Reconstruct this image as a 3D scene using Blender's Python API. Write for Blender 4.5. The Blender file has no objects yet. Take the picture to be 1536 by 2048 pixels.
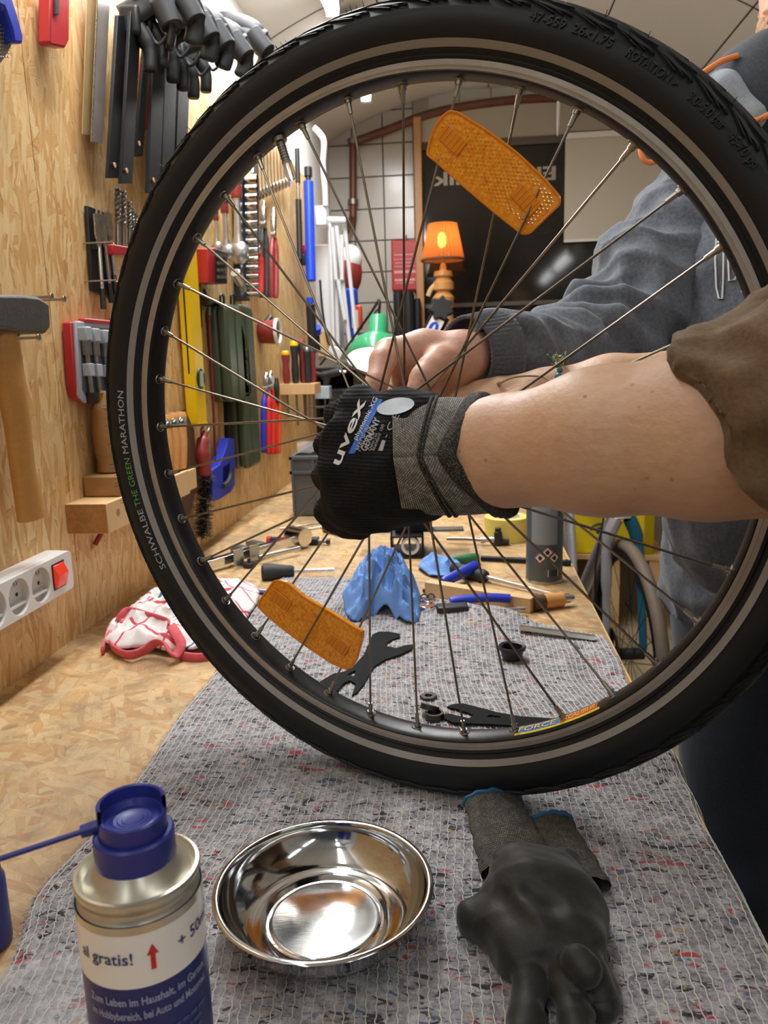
import bpy, bmesh, math, random
import numpy as np
from mathutils import Vector, Matrix, Quaternion, noise as mnoise
from math import sin, cos, pi, radians, degrees, sqrt, atan2, hypot

# ------------------------------------------------------------------ camera, world, lamps, exposure
TABLE_Z = 0.90
CAM_H = TABLE_Z + 0.3895
FPX = 1570.0
CAM_M = Matrix(((0.9943923907, -0.0079551391, -0.1054537296),
                (0.1019215644, -0.1938995615, 0.9757125370),
                (-0.0282093609, -0.9809891313, -0.1920014483)))   # (right, down, forward) -> world
scene = bpy.context.scene
col = scene.collection
cam_data = bpy.data.cameras.new('camera')
cam_data.sensor_fit = 'VERTICAL'
cam_data.lens = 4.25
cam_data.sensor_height = 4.25 * 2048 / FPX
cam_data.sensor_width = cam_data.sensor_height * 0.75
cam_data.clip_start = 0.01
cam_data.dof.use_dof = True
cam_data.dof.focus_distance = 0.66
cam_data.dof.aperture_fstop = 2.2
cam = bpy.data.objects.new('camera', cam_data)
col.objects.link(cam)
r_, d_, f_ = (CAM_M.col[i] for i in range(3))
mw = Matrix.Identity(4)
for i in range(3):
    mw[i][0] = r_[i]; mw[i][1] = -d_[i]; mw[i][2] = -f_[i]
mw[2][3] = CAM_H
cam.matrix_world = mw
scene.camera = cam

world = bpy.data.worlds.new('room_air'); scene.world = world
world.use_nodes = True
world.node_tree.nodes['Background'].inputs[0].default_value = (0.78, 0.82, 0.88, 1)
world.node_tree.nodes['Background'].inputs[1].default_value = 0.07

scene.view_settings.view_transform = 'Standard'
scene.view_settings.look = 'None'
scene.view_settings.gamma = 1.0
scene.view_settings.use_curve_mapping = False
scene.view_settings.exposure = -0.08
TUBE_X, TUBE_Z = -0.397, CAM_H + 1.05
TUBE_POWER = 16.0
TUBES = [(-2.3, -1.1), (-0.75, 0.45), (0.85, 2.64), (2.86, 3.46)]   # ceiling tubes, from / to along the room; the first is unseen added fill
FILL_TUBES = [(-2.2, -1.0), (-0.7, 0.5)]                             # unseen row added as fill on the other side of the vault
SIDE_X, SIDE_Z = 0.95, CAM_H + 0.90
def tube_light(y0, y1):
    ld = bpy.data.lights.new('tube_glow', 'AREA'); ld.shape = 'RECTANGLE'
    ld.size = 0.09; ld.size_y = y1 - y0; ld.energy = TUBE_POWER * (y1 - y0) / 1.2; ld.color = (0.97, 0.985, 1.0)
    o = bpy.data.objects.new('tube_glow', ld); col.objects.link(o)
    o.location = (TUBE_X + 0.012, (y0 + y1) / 2, TUBE_Z - 0.045)
    o.rotation_euler = (0, radians(4), 0)
for (a_, b_), k_ in zip(TUBES, (0.25, 0.16, 1.45, 0.8)):
    tube_light(a_, b_); col.objects[-1].data.energy *= k_
for a_, b_ in FILL_TUBES:  # added fill from the right, tilted towards the tool wall
    tube_light(a_, b_); o_ = col.objects[-1]; o_.location.x = SIDE_X - 0.012; o_.location.z = SIDE_Z - 0.045; o_.rotation_euler = (0, radians(25), 0); o_.data.energy *= 0.20
# ------------------------------------------------------------------ helpers
WALL_X = -0.573
def cam_ray(px, py):
    return CAM_M @ Vector(((px - 768) / FPX, (py - 1024) / FPX, 1.0))
CO = Vector((0, 0, CAM_H))
def U(px, py, d): return CO + cam_ray(px, py) * d
def WP(px, py, off=0.0):
    v = cam_ray(px, py); return CO + v * ((WALL_X + off) / v.x)
def TP(px, py, h=0.0):
    v = cam_ray(px, py); return CO + v * ((TABLE_Z + h - CAM_H) / v.z)
def YP(px, py, Y):
    v = cam_ray(px, py); return CO + v * (Y / v.y)
WALLR = Matrix(((0, 0, 1), (1, 0, 0), (0, 1, 0)))     # local x along the wall, y up, z out of the wall
def RZ(deg): return Matrix.Rotation(radians(deg), 3, 'Z')
def RX(deg): return Matrix.Rotation(radians(deg), 3, 'X')
def RY(deg): return Matrix.Rotation(radians(deg), 3, 'Y')
def frame_z(zdir, xhint=(1, 0, 0)):
    z = Vector(zdir).normalized(); x = Vector(xhint); x = x - x.dot(z) * z
    if x.length < 1e-6: x = Vector((0, 1, 0)) - Vector((0, 1, 0)).dot(z) * z
    x.normalize(); y = z.cross(x)
    return Matrix((x, y, z)).transposed()
def frame_x(xdir, zhint=(0, 0, 1)):
    x = Vector(xdir).normalized(); z = Vector(zhint); z = z - z.dot(x) * x; z.normalize(); y = z.cross(x)
    return Matrix((x, y, z)).transposed()
def srgb(h):
    h = h.lstrip('#'); o = []
    for i in (0, 2, 4):
        c = int(h[i:i + 2], 16) / 255
        o.append(c / 12.92 if c <= 0.04045 else ((c + 0.055) / 1.055) ** 2.4)
    return tuple(o) + (1.0,)

class MB:
    def __init__(s): s.v = []; s.f = []; s.m = []; s.xf = None
    def add(s, vs, fs, mi=0):
        b = len(s.v)
        if s.xf is not None: vs = [s.xf @ Vector(p) for p in vs]
        s.v.extend([tuple(p) for p in vs]); s.f.extend([tuple(b + i for i in f) for f in fs]); s.m.extend([mi] * len(fs))
        return s
    def box(s, c, size, rot=None, mi=0, taper=1.0):
        x, y, z = [k / 2 for k in size]; c = Vector(c)
        vs = [Vector((sx * x * (taper if sz > 0 else 1), sy * y * (taper if sz > 0 else 1), sz * z)) for sz in (-1, 1) for sy in (-1, 1) for sx in (-1, 1)]
        if rot is not None: vs = [rot @ p for p in vs]
        return s.add([c + p for p in vs], [(0, 2, 3, 1), (4, 5, 7, 6), (0, 1, 5, 4), (2, 6, 7, 3), (0, 4, 6, 2), (1, 3, 7, 5)], mi)
    def box2(s, lo, hi, mi=0):
        return s.box([(a + b) / 2 for a, b in zip(lo, hi)], [abs(b - a) for a, b in zip(lo, hi)], None, mi)
    def cyl(s, a, b, r0, r1=None, n=16, caps=True, mi=0):
        a = Vector(a); b = Vector(b); r1 = r0 if r1 is None else r1
        R = frame_z(b - a)
        vs = [a + R @ Vector((r0 * cos(2 * pi * i / n), r0 * sin(2 * pi * i / n), 0)) for i in range(n)]
        vs += [b + R @ Vector((r1 * cos(2 * pi * i / n), r1 * sin(2 * pi * i / n), 0)) for i in range(n)]
        fs = [(i, (i + 1) % n, n + (i + 1) % n, n + i) for i in range(n)]
        if caps: fs += [tuple(range(n - 1, -1, -1)), tuple(range(n, 2 * n))]
        return s.add(vs, fs, mi)
    def tube(s, path, r, n=8, closed=False, caps=True, mi=0, flat=None, up=None):
        P = [Vector(p) for p in path]; m = len(P)
        rs = list(r) if hasattr(r, '__len__') else [r] * m
        vs = []; X = None
        for i in range(m):
            if closed: t = P[(i + 1) % m] - P[i - 1]
            else: t = P[min(i + 1, m - 1)] - P[max(i - 1, 0)]
            if t.length < 1e-9: t = Vector((0, 0, 1))
            t.normalize()
            if X is None:
                X = Vector(up) if up is not None else (Vector((0, 0, 1)) if abs(t.z) < 0.9 else Vector((1, 0, 0)))
            X = X - X.dot(t) * t; X.normalize(); Y = t.cross(X)
            for k in range(n):
                a = 2 * pi * k / n
                fx = flat[0] if flat else 1; fy = flat[1] if flat else 1
                vs.append(P[i] + X * (rs[i] * fx * cos(a)) + Y * (rs[i] * fy * sin(a)))
        fs = []
        for i in range(m if closed else m - 1):
            j = (i + 1) % m
            for k in range(n): fs.append((i * n + k, i * n + (k + 1) % n, j * n + (k + 1) % n, j * n + k))
        if caps and not closed: fs += [tuple(range(n - 1, -1, -1)), tuple((m - 1) * n + k for k in range(n))]
        return s.add(vs, fs, mi)
    def lathe(s, prof, n=32, c=(0, 0, 0), R=None, closed=False, mi=0, a0=0.0, a1=2 * pi, mifun=None):
        c = Vector(c); R = R or Matrix.Identity(3); full = abs(a1 - a0 - 2 * pi) < 1e-6
        m = len(prof); na = n if full else n + 1
        vs = []
        for i in range(na):
            a = a0 + (a1 - a0) * i / n
            for (r, z) in prof: vs.append(c + R @ Vector((r * cos(a), r * sin(a), z)))
        for i in range(n):
            j = (i + 1) % na
            for k in range(m if closed else m - 1):
                l = (k + 1) % m
                if prof[k][0] < 1e-9 and prof[l][0] < 1e-9: continue
                f = (i * m + k, j * m + k, j * m + l, i * m + l)
                s_ = (mifun(k) if mifun else mi)
                s.f.append(None); s.m.append(s_); s.f[-1] = ('L', f)
        b = len(s.v)
        if s.xf is not None: vs = [s.xf @ p for p in vs]
        s.v.extend([tuple(p) for p in vs])
        s.f = [tuple(b + q for q in f[1]) if f[0] == 'L' else f for f in s.f]
        return s
    def prism(s, poly, z0, z1, mi=0, R=None, c=(0, 0, 0)):
        n = len(poly); c = Vector(c)
        vs = [Vector((x, y, z0)) for x, y in poly] + [Vector((x, y, z1)) for x, y in poly]
        if R is not None: vs = [R @ p for p in vs]
        vs = [c + p for p in vs]
        fs = [tuple(range(n - 1, -1, -1)), tuple(range(n, 2 * n))] + [(i, (i + 1) % n, n + (i + 1) % n, n + i) for i in range(n)]
        return s.add(vs, fs, mi)
    def plate(s, outer, holes, z0, z1, mi=0):
        """flat plate with holes, triangulated by a filled curve-free bmesh fill"""
        bm = bmesh.new()
        for loop in [outer] + holes:
            vv = [bm.verts.new((x, y, 0)) for x, y in loop]
            for i in range(len(vv)): bm.edges.new((vv[i], vv[(i + 1) % len(vv)]))
        r = bmesh.ops.triangle_fill(bm, use_beauty=True, use_dissolve=False, edges=bm.edges[:])
        bm.verts.index_update()
        tri = [[v.index for v in f.verts] for f in bm.faces]
        nrm = [f.normal.z for f in bm.faces]
        pts = [v.co.copy() for v in bm.verts]; n = len(pts)
        bm.free()
        vs = [(p.x, p.y, z1) for p in pts] + [(p.x, p.y, z0) for p in pts]
        fs = []
        for t, q in zip(tri, nrm):
            a = t if q > 0 else t[::-1]
            fs.append(tuple(a)); fs.append(tuple(n + i for i in a[::-1]))
        k = 0
        for li, loop in enumerate([outer] + holes):
            m = len(loop)
            ar = sum(loop[i][0] * loop[(i + 1) % m][1] - loop[(i + 1) % m][0] * loop[i][1] for i in range(m))
            for i in range(m):
                a, b = k + i, k + (i + 1) % m
                q = (n + a, n + b, b, a)
                if (ar < 0) != (li > 0): q = q[::-1]
                fs.append(q)
            k += m
        return s.add(vs, fs, mi)
    def ball(s, c, r, nu=16, nv=10, R=None, mi=0):
        c = Vector(c); r = (r, r, r) if not hasattr(r, '__len__') else r
        vs = [];
        for j in range(nv + 1):
            t = pi * j / nv
            for i in range(nu):
                a = 2 * pi * i / nu
                p = Vector((r[0] * sin(t) * cos(a), r[1] * sin(t) * sin(a), r[2] * cos(t)))
                vs.append(c + (R @ p if R is not None else p))
        fs = []
        for j in range(nv):
            for i in range(nu):
                k = (i + 1) % nu
                if j == 0: fs.append((j * nu + i, (j + 1) * nu + i, (j + 1) * nu + k))
                elif j == nv - 1: fs.append((j * nu + i, (j + 1) * nu + i, j * nu + k))
                else: fs.append((j * nu + i, (j + 1) * nu + i, (j + 1) * nu + k, j * nu + k))
        return s.add(vs, fs, mi)
    def grid(s, pts, mi=0, thick=0):
        n, m = len(pts), len(pts[0])
        vs = [p for row in pts for p in row]
        fs = [(i * m + j, (i + 1) * m + j, (i + 1) * m + j + 1, i * m + j + 1) for i in range(n - 1) for j in range(m - 1)]
        return s.add(vs, fs, mi)
    def mesh(s, name):
        me = bpy.data.meshes.new(name); me.from_pydata(s.v, [], s.f); me.update()
        return me

def finish(o, smooth=40, bevel=0, seg=2, solid=0, sub=0):
    me = o.data
    if smooth is not None:
        me.polygons.foreach_set('use_smooth', [True] * len(me.polygons))
        try: me.set_sharp_from_angle(angle=radians(smooth))
        except Exception: pass
    if solid:
        m = o.modifiers.new('thickness', 'SOLIDIFY'); m.thickness = abs(solid); m.offset = -1 if solid > 0 else 1
    if bevel:
        m = o.modifiers.new('edges', 'BEVEL'); m.width = bevel; m.segments = seg; m.limit_method = 'ANGLE'; m.angle_limit = radians(35)
        m.harden_normals = False
    if sub:
        m = o.modifiers.new('sub', 'SUBSURF'); m.levels = sub; m.render_levels = sub
    return o

def grid_uv(me, n, m):
    """uv layer for a mesh made by MB.grid with n x m points"""
    uv = me.uv_layers.new(name='uv')
    for lp in me.loops: i, j = divmod(lp.vertex_index, m); uv.data[lp.index].uv = (j / (m - 1), i / (n - 1))
def meta(o, label=None, cat=None, group=None, kind=None):
    if label: o['label'] = label
    if cat: o['category'] = cat
    if group: o['group'] = group
    if kind: o['kind'] = kind
    return o
def place(o, loc, rot):
    m = (rot if rot is not None else Matrix.Identity(3)).to_4x4(); m.translation = Vector(loc); o.matrix_world = m
def link_mesh(name, me, mats, parent=None):
    o = bpy.data.objects.new(name, me); col.objects.link(o)
    mats = mats if isinstance(mats, (list, tuple)) else [mats]
    if len(me.materials) == 0:
        for m in mats: me.materials.append(m)
    if parent is not None: o.parent = parent
    return o
def part(name, mb, mats, parent, smooth=40, bevel=0, seg=2, solid=0, sub=0, label=None, kind=None):
    if isinstance(mb, MB):
        me = mb.mesh(name); mi = mb.m
    else: me = mb; mi = None
    o = link_mesh(name, me, mats, parent)
    if mi and max(mi) > 0: me.polygons.foreach_set('material_index', mi)
    finish(o, smooth, bevel, seg, solid, sub)
    meta(o, label=label, kind=kind)
    return o
def thing(name, label, cat, loc=(0, 0, 0), rot=None, group=None):
    o = bpy.data.objects.new(name, None); o.empty_display_size = 0.02; col.objects.link(o)
    place(o, loc, rot)
    return meta(o, label, cat, group)
def solo(name, mb, mats, label, cat, loc=(0, 0, 0), rot=None, group=None, kind=None, **kw):
    o = part(name, mb, mats, None, **kw); place(o, loc, rot)
    return meta(o, label, cat, group, kind)
def clone(root, label, loc, rot=None):
    r = root.copy(); col.objects.link(r); place(r, loc, rot)
    r['label'] = label
    for ch in root.children:
        c = ch.copy(); col.objects.link(c); c.parent = r
        for g in ch.children:
            d = g.copy(); col.objects.link(d); d.parent = c
    return r
def struct(name, mb, mats, parent=None, **kw):
    o = part(name, mb, mats, parent, **kw)
    if parent is None: o['kind'] = 'structure'
    return o

def text_mesh(txt, size=1.0, extrude=0.0, align='LEFT', font_shear=0.0, bold=0.0, res=3):
    cu = bpy.data.curves.new('t', 'FONT'); cu.body = txt; cu.size = size; cu.extrude = extrude
    cu.align_x = align; cu.resolution_u = res; cu.shear = font_shear; cu.offset = bold
    o = bpy.data.objects.new('t', cu); col.objects.link(o)
    dg = bpy.context.evaluated_depsgraph_get()
    me = bpy.data.meshes.new_from_object(o.evaluated_get(dg))
    bpy.data.objects.remove(o); bpy.data.curves.remove(cu)
    return me
def text_part(txt, size, fn, name, mat, parent, extrude=0.0, align='LEFT', bold=0.0, cuts=0, width=None, shear=0.0):
    """text mesh whose vertices are mapped by fn(x, y, z)"""
    me = text_mesh(txt, size, extrude, align, shear, bold)
    if cuts:
        bm = bmesh.new(); bm.from_mesh(me)
        x0 = min(v.co.x for v in bm.verts); x1 = max(v.co.x for v in bm.verts)
        for i in range(1, cuts):
            g = bm.verts[:] + bm.edges[:] + bm.faces[:]
            bmesh.ops.bisect_plane(bm, geom=g, plane_co=(x0 + (x1 - x0) * i / cuts, 0, 0), plane_no=(1, 0, 0))
        bm.to_mesh(me); bm.free()
    xs = [v.co.x for v in me.vertices]
    sx = 1.0
    if width and xs: sx = width / max(1e-9, (max(xs) - min(xs)))
    for v in me.vertices: v.co = fn(v.co.x * sx, v.co.y, v.co.z)
    me.name = name
    return part(name, me, mat, parent, smooth=None)

# ---- smooth solids from capsules and ellipsoids (signed distance, surface nets)
def sdf_mesh(prims, vox, name='body', disp=None, cut=None):
    """prims: ('c', a, b, ra, rb, k) capsule | ('e', c, (rx,ry,rz), R, k) ellipsoid | ('-', prim) subtract"""
    lo = np.array([1e9] * 3); hi = -lo
    for p in prims:
        if p[0] == 'c':
            for q, r in ((p[1], p[3]), (p[2], p[4])):
                lo = np.minimum(lo, np.array(q) - r); hi = np.maximum(hi, np.array(q) + r)
        elif p[0] == 'e':
            m = max(p[2]); lo = np.minimum(lo, np.array(p[1]) - m); hi = np.maximum(hi, np.array(p[1]) + m)
    pad = vox * 4; lo = lo - pad; hi = hi + pad
    n = np.ceil((hi - lo) / vox).astype(int) + 1
    D = np.full(n, 1.0, dtype=np.float32)
    ax = [lo[i] + vox * np.arange(n[i]) for i in range(3)]
    for p in prims:
        sub = p[0] == '-'
        q = p[1] if sub else p
        k = q[-1]
        if q[0] == 'c':
            a = np.array(q[1], float); b = np.array(q[2], float); m = max(q[3], q[4]) + k + vox * 5
            l2 = np.minimum(a, b) - m; h2 = np.maximum(a, b) + m
        else:
            m = max(q[2]) + k + vox * 5; a = np.array(q[1], float); l2 = a - m; h2 = a + m
        i0 = np.maximum(((l2 - lo) / vox).astype(int), 0); i1 = np.minimum(((h2 - lo) / vox).astype(int) + 2, n)
        if (i1 <= i0).any(): continue
        X, Y, Z = np.meshgrid(ax[0][i0[0]:i1[0]], ax[1][i0[1]:i1[1]], ax[2][i0[2]:i1[2]], indexing='ij')
        if q[0] == 'c':
            d = b - a; L2 = max(d @ d, 1e-12)
            t = np.clip(((X - a[0]) * d[0] + (Y - a[1]) * d[1] + (Z - a[2]) * d[2]) / L2, 0, 1)
            dist = np.sqrt((X - a[0] - t * d[0]) ** 2 + (Y - a[1] - t * d[1]) ** 2 + (Z - a[2] - t * d[2]) ** 2) - (q[3] + (q[4] - q[3]) * t)
        else:
            R = np.array(q[3]) if q[3] is not None else np.eye(3); rr = np.array(q[2], float)
            lx = (X - a[0]) * R[0, 0] + (Y - a[1]) * R[1, 0] + (Z - a[2]) * R[2, 0]
            ly = (X - a[0]) * R[0, 1] + (Y - a[1]) * R[1, 1] + (Z - a[2]) * R[2, 1]
            lz = (X - a[0]) * R[0, 2] + (Y - a[1]) * R[1, 2] + (Z - a[2]) * R[2, 2]
            k0 = np.sqrt((lx / rr[0]) ** 2 + (ly / rr[1]) ** 2 + (lz / rr[2]) ** 2)
            k1 = np.sqrt((lx / rr[0] ** 2) ** 2 + (ly / rr[1] ** 2) ** 2 + (lz / rr[2] ** 2) ** 2)
            dist = k0 * (k0 - 1) / np.maximum(k1, 1e-9)
        S = (slice(i0[0], i1[0]), slice(i0[1], i1[1]), slice(i0[2], i1[2])); cur = D[S]
        if sub:
            if k > 0:
                h = np.maximum(k - np.abs(cur + dist), 0) / k; D[S] = np.maximum(cur, -dist) + h * h * k * 0.25
            else: D[S] = np.maximum(cur, -dist)
        elif k > 0:
            h = np.maximum(k - np.abs(cur - dist), 0) / k; D[S] = np.minimum(cur, dist) - h * h * k * 0.25
        else: D[S] = np.minimum(cur, dist)
    if cut is not None:      # cut: list of (point, normal): keep the side opposite to normal
        X, Y, Z = np.meshgrid(*ax, indexing='ij')
        for pt, nr in cut:
            nr = np.array(nr, float); nr /= np.linalg.norm(nr)
            D = np.maximum(D, (X - pt[0]) * nr[0] + (Y - pt[1]) * nr[1] + (Z - pt[2]) * nr[2])
    ins = D < 0
    c = np.zeros(np.array(D.shape) - 1, np.int32); acc = np.zeros(tuple(np.array(D.shape) - 1) + (3,), np.float32); cnt = np.zeros(np.array(D.shape) - 1, np.float32)
    nx, ny, nz = D.shape
    def cn(dx, dy, dz, A): return A[dx:nx - 1 + dx, dy:ny - 1 + dy, dz:nz - 1 + dz]
    E = []
    for dx in (0, 1):
        for dy in (0, 1): E += [((dx, dy, 0), (dx, dy, 1)), ((dx, 0, dy), (dx, 1, dy)), ((0, dx, dy), (1, dx, dy))]
    for e0, e1 in E:
        a = cn(*e0, D); b = cn(*e1, D); m = (a < 0) != (b < 0)
        t = np.where(m, a / np.where(m, a - b, 1), 0)
        for i in range(3): acc[..., i] += np.where(m, e0[i] + t * (e1[i] - e0[i]), 0)
        cnt += m
    act = cnt > 0
    idx = np.full(act.shape, -1, np.int64); idx[act] = np.arange(act.sum())
    cell = np.argwhere(act)
    V = lo + vox * (cell + acc[act] / cnt[act][:, None])
    F = []
    for axis in range(3):
        sl0 = [slice(None)] * 3; sl1 = [slice(None)] * 3; sl0[axis] = slice(0, -1); sl1[axis] = slice(1, None)
        a = ins[tuple(sl0)]; b = ins[tuple(sl1)]; ch = np.argwhere(a != b)
        o1, o2 = [(1, 2), (2, 0), (0, 1)][axis]
        ok = (ch[:, o1] > 0) & (ch[:, o2] > 0); ch = ch[ok]
        if len(ch) == 0: continue
        flip = a[tuple(ch.T)]
        def at(d1, d2):
            q = ch.copy(); q[:, o1] -= d1; q[:, o2] -= d2
            q = np.minimum(q, np.array(idx.shape) - 1); return idx[tuple(q.T)]
        Q = np.stack([at(1, 1), at(0, 1), at(0, 0), at(1, 0)], 1)
        Q[~flip] = Q[~flip][:, ::-1]
        F.append(Q[(Q >= 0).all(1)])
    F = np.concatenate(F)
    if disp is not None: V = disp(V)
    me = bpy.data.meshes.new(name)
    me.vertices.add(len(V)); me.vertices.foreach_set('co', V.astype(np.float32).ravel())
    me.loops.add(len(F) * 4); me.loops.foreach_set('vertex_index', F.astype(np.int32).ravel())
    me.polygons.add(len(F)); me.polygons.foreach_set('loop_start', np.arange(0, len(F) * 4, 4, dtype=np.int32))
    me.polygons.foreach_set('use_smooth', np.ones(len(F), bool))
    me.update(); me.validate()
    return me
def chain(pts, rs, k):
    return [('c', tuple(pts[i]), tuple(pts[i + 1]), rs[i], rs[i + 1], k) for i in range(len(pts) - 1)]
def smooth_path(pts, n=6):
    P = [Vector(p) for p in pts]; out = []
    for i in range(len(P) - 1):
        p0 = P[max(i - 1, 0)]; p1 = P[i]; p2 = P[i + 1]; p3 = P[min(i + 2, len(P) - 1)]
        for j in range(n):
            t = j / n
            out.append(0.5 * ((2 * p1) + (p2 - p0) * t + (2 * p0 - 5 * p1 + 4 * p2 - p3) * t * t + (3 * p1 - p0 - 3 * p2 + p3) * t ** 3))
    out.append(P[-1]); return out
def rrect(w, h, r, n=4, cx=0, cy=0):
    o = []
    for sx, sy, a in ((1, 1, 0), (-1, 1, 90), (-1, -1, 180), (1, -1, 270)):
        for i in range(n + 1):
            t = radians(a + 90 * i / n); o.append((cx + sx * (w / 2 - r) + r * cos(t), cy + sy * (h / 2 - r) + r * sin(t)))
    return o
def circle(r, n=20, cx=0, cy=0): return [(cx + r * cos(2 * pi * i / n), cy + r * sin(2 * pi * i / n)) for i in range(n)]
# ------------------------------------------------------------------ materials
MATS = {}
class NT:
    def __init__(s, name):
        s.mat = bpy.data.materials.new(name); s.mat.use_nodes = True
        s.t = s.mat.node_tree; s.n = s.t.nodes; s.l = s.t.links
        s.b = s.n['Principled BSDF']
    def node(s, kind, **kw):
        nd = s.n.new(kind)
        for k, v in kw.items(): setattr(nd, k, v)
        return nd
    def link(s, a, b): s.l.new(a, b)
    def val(s, sock, v):
        if isinstance(v, (int, float)): sock.default_value = v
        elif isinstance(v, (tuple, list)): sock.default_value = v
        else: s.link(v, sock)
    def math(s, op, a, b=0.0, c=0.0, clamp=False):
        m = s.node('ShaderNodeMath', operation=op, use_clamp=clamp)
        for i, q in enumerate((a, b, c)):
            s.val(m.inputs[i], q)
        return m.outputs[0]
    def mix(s, f, a, b, mode='MIX'):
        m = s.node('ShaderNodeMix', data_type='RGBA', blend_type=mode)
        s.val(m.inputs[0], f); s.val(m.inputs[6], a); s.val(m.inputs[7], b); return m.outputs[2]
    def ramp(s, f, stops, interp='LINEAR'):
        r = s.node('ShaderNodeValToRGB'); r.color_ramp.interpolation = interp
        e = r.color_ramp.elements
        while len(e) > 1: e.remove(e[-1])
        e[0].position = stops[0][0]; e[0].color = stops[0][1]
        for p, c in stops[1:]:
            q = e.new(p); q.color = c
        s.link(f, r.inputs[0]); return r.outputs[0]
    def coords(s, scale=(1, 1, 1), rot=(0, 0, 0), loc=(0, 0, 0), src='Object', vec=None):
        if vec is None:
            tc = s.node('ShaderNodeTexCoord'); vec = tc.outputs[src]
        m = s.node('ShaderNodeMapping'); s.link(vec, m.inputs[0])
        m.inputs['Location'].default_value = loc; m.inputs['Rotation'].default_value = rot; m.inputs['Scale'].default_value = scale
        return m.outputs[0]
    def noise(s, vec, scale, detail=3, rough=0.5, dist=0.0, out=0):
        n = s.node('ShaderNodeTexNoise'); s.link(vec, n.inputs['Vector']); n.inputs['Scale'].default_value = scale
        n.inputs['Detail'].default_value = detail; n.inputs['Roughness'].default_value = rough; n.inputs['Distortion'].default_value = dist
        return n.outputs[out]
    def voro(s, vec, scale=1.0, feature='F1', dim='3D', out='Color', rnd=1.0):
        n = s.node('ShaderNodeTexVoronoi', feature=feature, voronoi_dimensions=dim); s.link(vec, n.inputs['Vector'])
        n.inputs['Scale'].default_value = scale; n.inputs['Randomness'].default_value = rnd
        return n.outputs[out]
    def wave(s, vec, scale, dist=0.0, dirn='X', prof='SIN'):
        n = s.node('ShaderNodeTexWave', wave_type='BANDS', bands_direction=dirn, wave_profile=prof); s.link(vec, n.inputs['Vector'])
        n.inputs['Scale'].default_value = scale; n.inputs['Distortion'].default_value = dist; return n.outputs[1]
    def bump(s, h, strength=0.3, dist=0.002, normal=None):
        b = s.node('ShaderNodeBump'); b.inputs['Strength'].default_value = strength; b.inputs['Distance'].default_value = dist
        s.link(h, b.inputs['Height'])
        if normal is not None: s.link(normal, b.inputs['Normal'])
        return b.outputs[0]
    def out(s, color=None, rough=None, metal=None, normal=None, **kw):
        B = s.b.inputs
        if color is not None: s.val(B['Base Color'], color)
        if rough is not None: s.val(B['Roughness'], rough)
        if metal is not None: s.val(B['Metallic'], metal)
        if normal is not None: s.link(normal, B['Normal'])
        for k, v in kw.items():
            s.val(B[k.replace('_', ' ')], v)
        return s.mat

def pm(name, colr, rough=0.5, metal=0.0, var=0.12, vs=30.0, bump=0.0, bs=200.0, stretch=(1, 1, 1), **kw):
    """plain procedural surface: a colour with soft variation and optional fine relief"""
    if name in MATS: return MATS[name]
    t = NT(name); c = srgb(colr) if isinstance(colr, str) else colr
    v = t.coords(stretch)
    nz = t.noise(v, vs, 4, 0.6)
    f = t.math('MULTIPLY_ADD', nz, 2 * var, 1 - var)
    colv = t.mix(1.0, c, t.node('ShaderNodeCombineXYZ').outputs[0], 'MULTIPLY') if False else None
    m = t.node('ShaderNodeVectorMath', operation='SCALE'); m.inputs[0].default_value = c[:3]; t.link(f, m.inputs['Scale'])
    nr = None
    if bump > 0: nr = t.bump(t.noise(v, bs, 3, 0.6), bump, 0.001)
    rg = t.math('MULTIPLY_ADD', nz, 0.16, rough - 0.08, clamp=True)
    MATS[name] = t.out(m.outputs[0], rg, metal, nr, **kw)
    return MATS[name]

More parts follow.
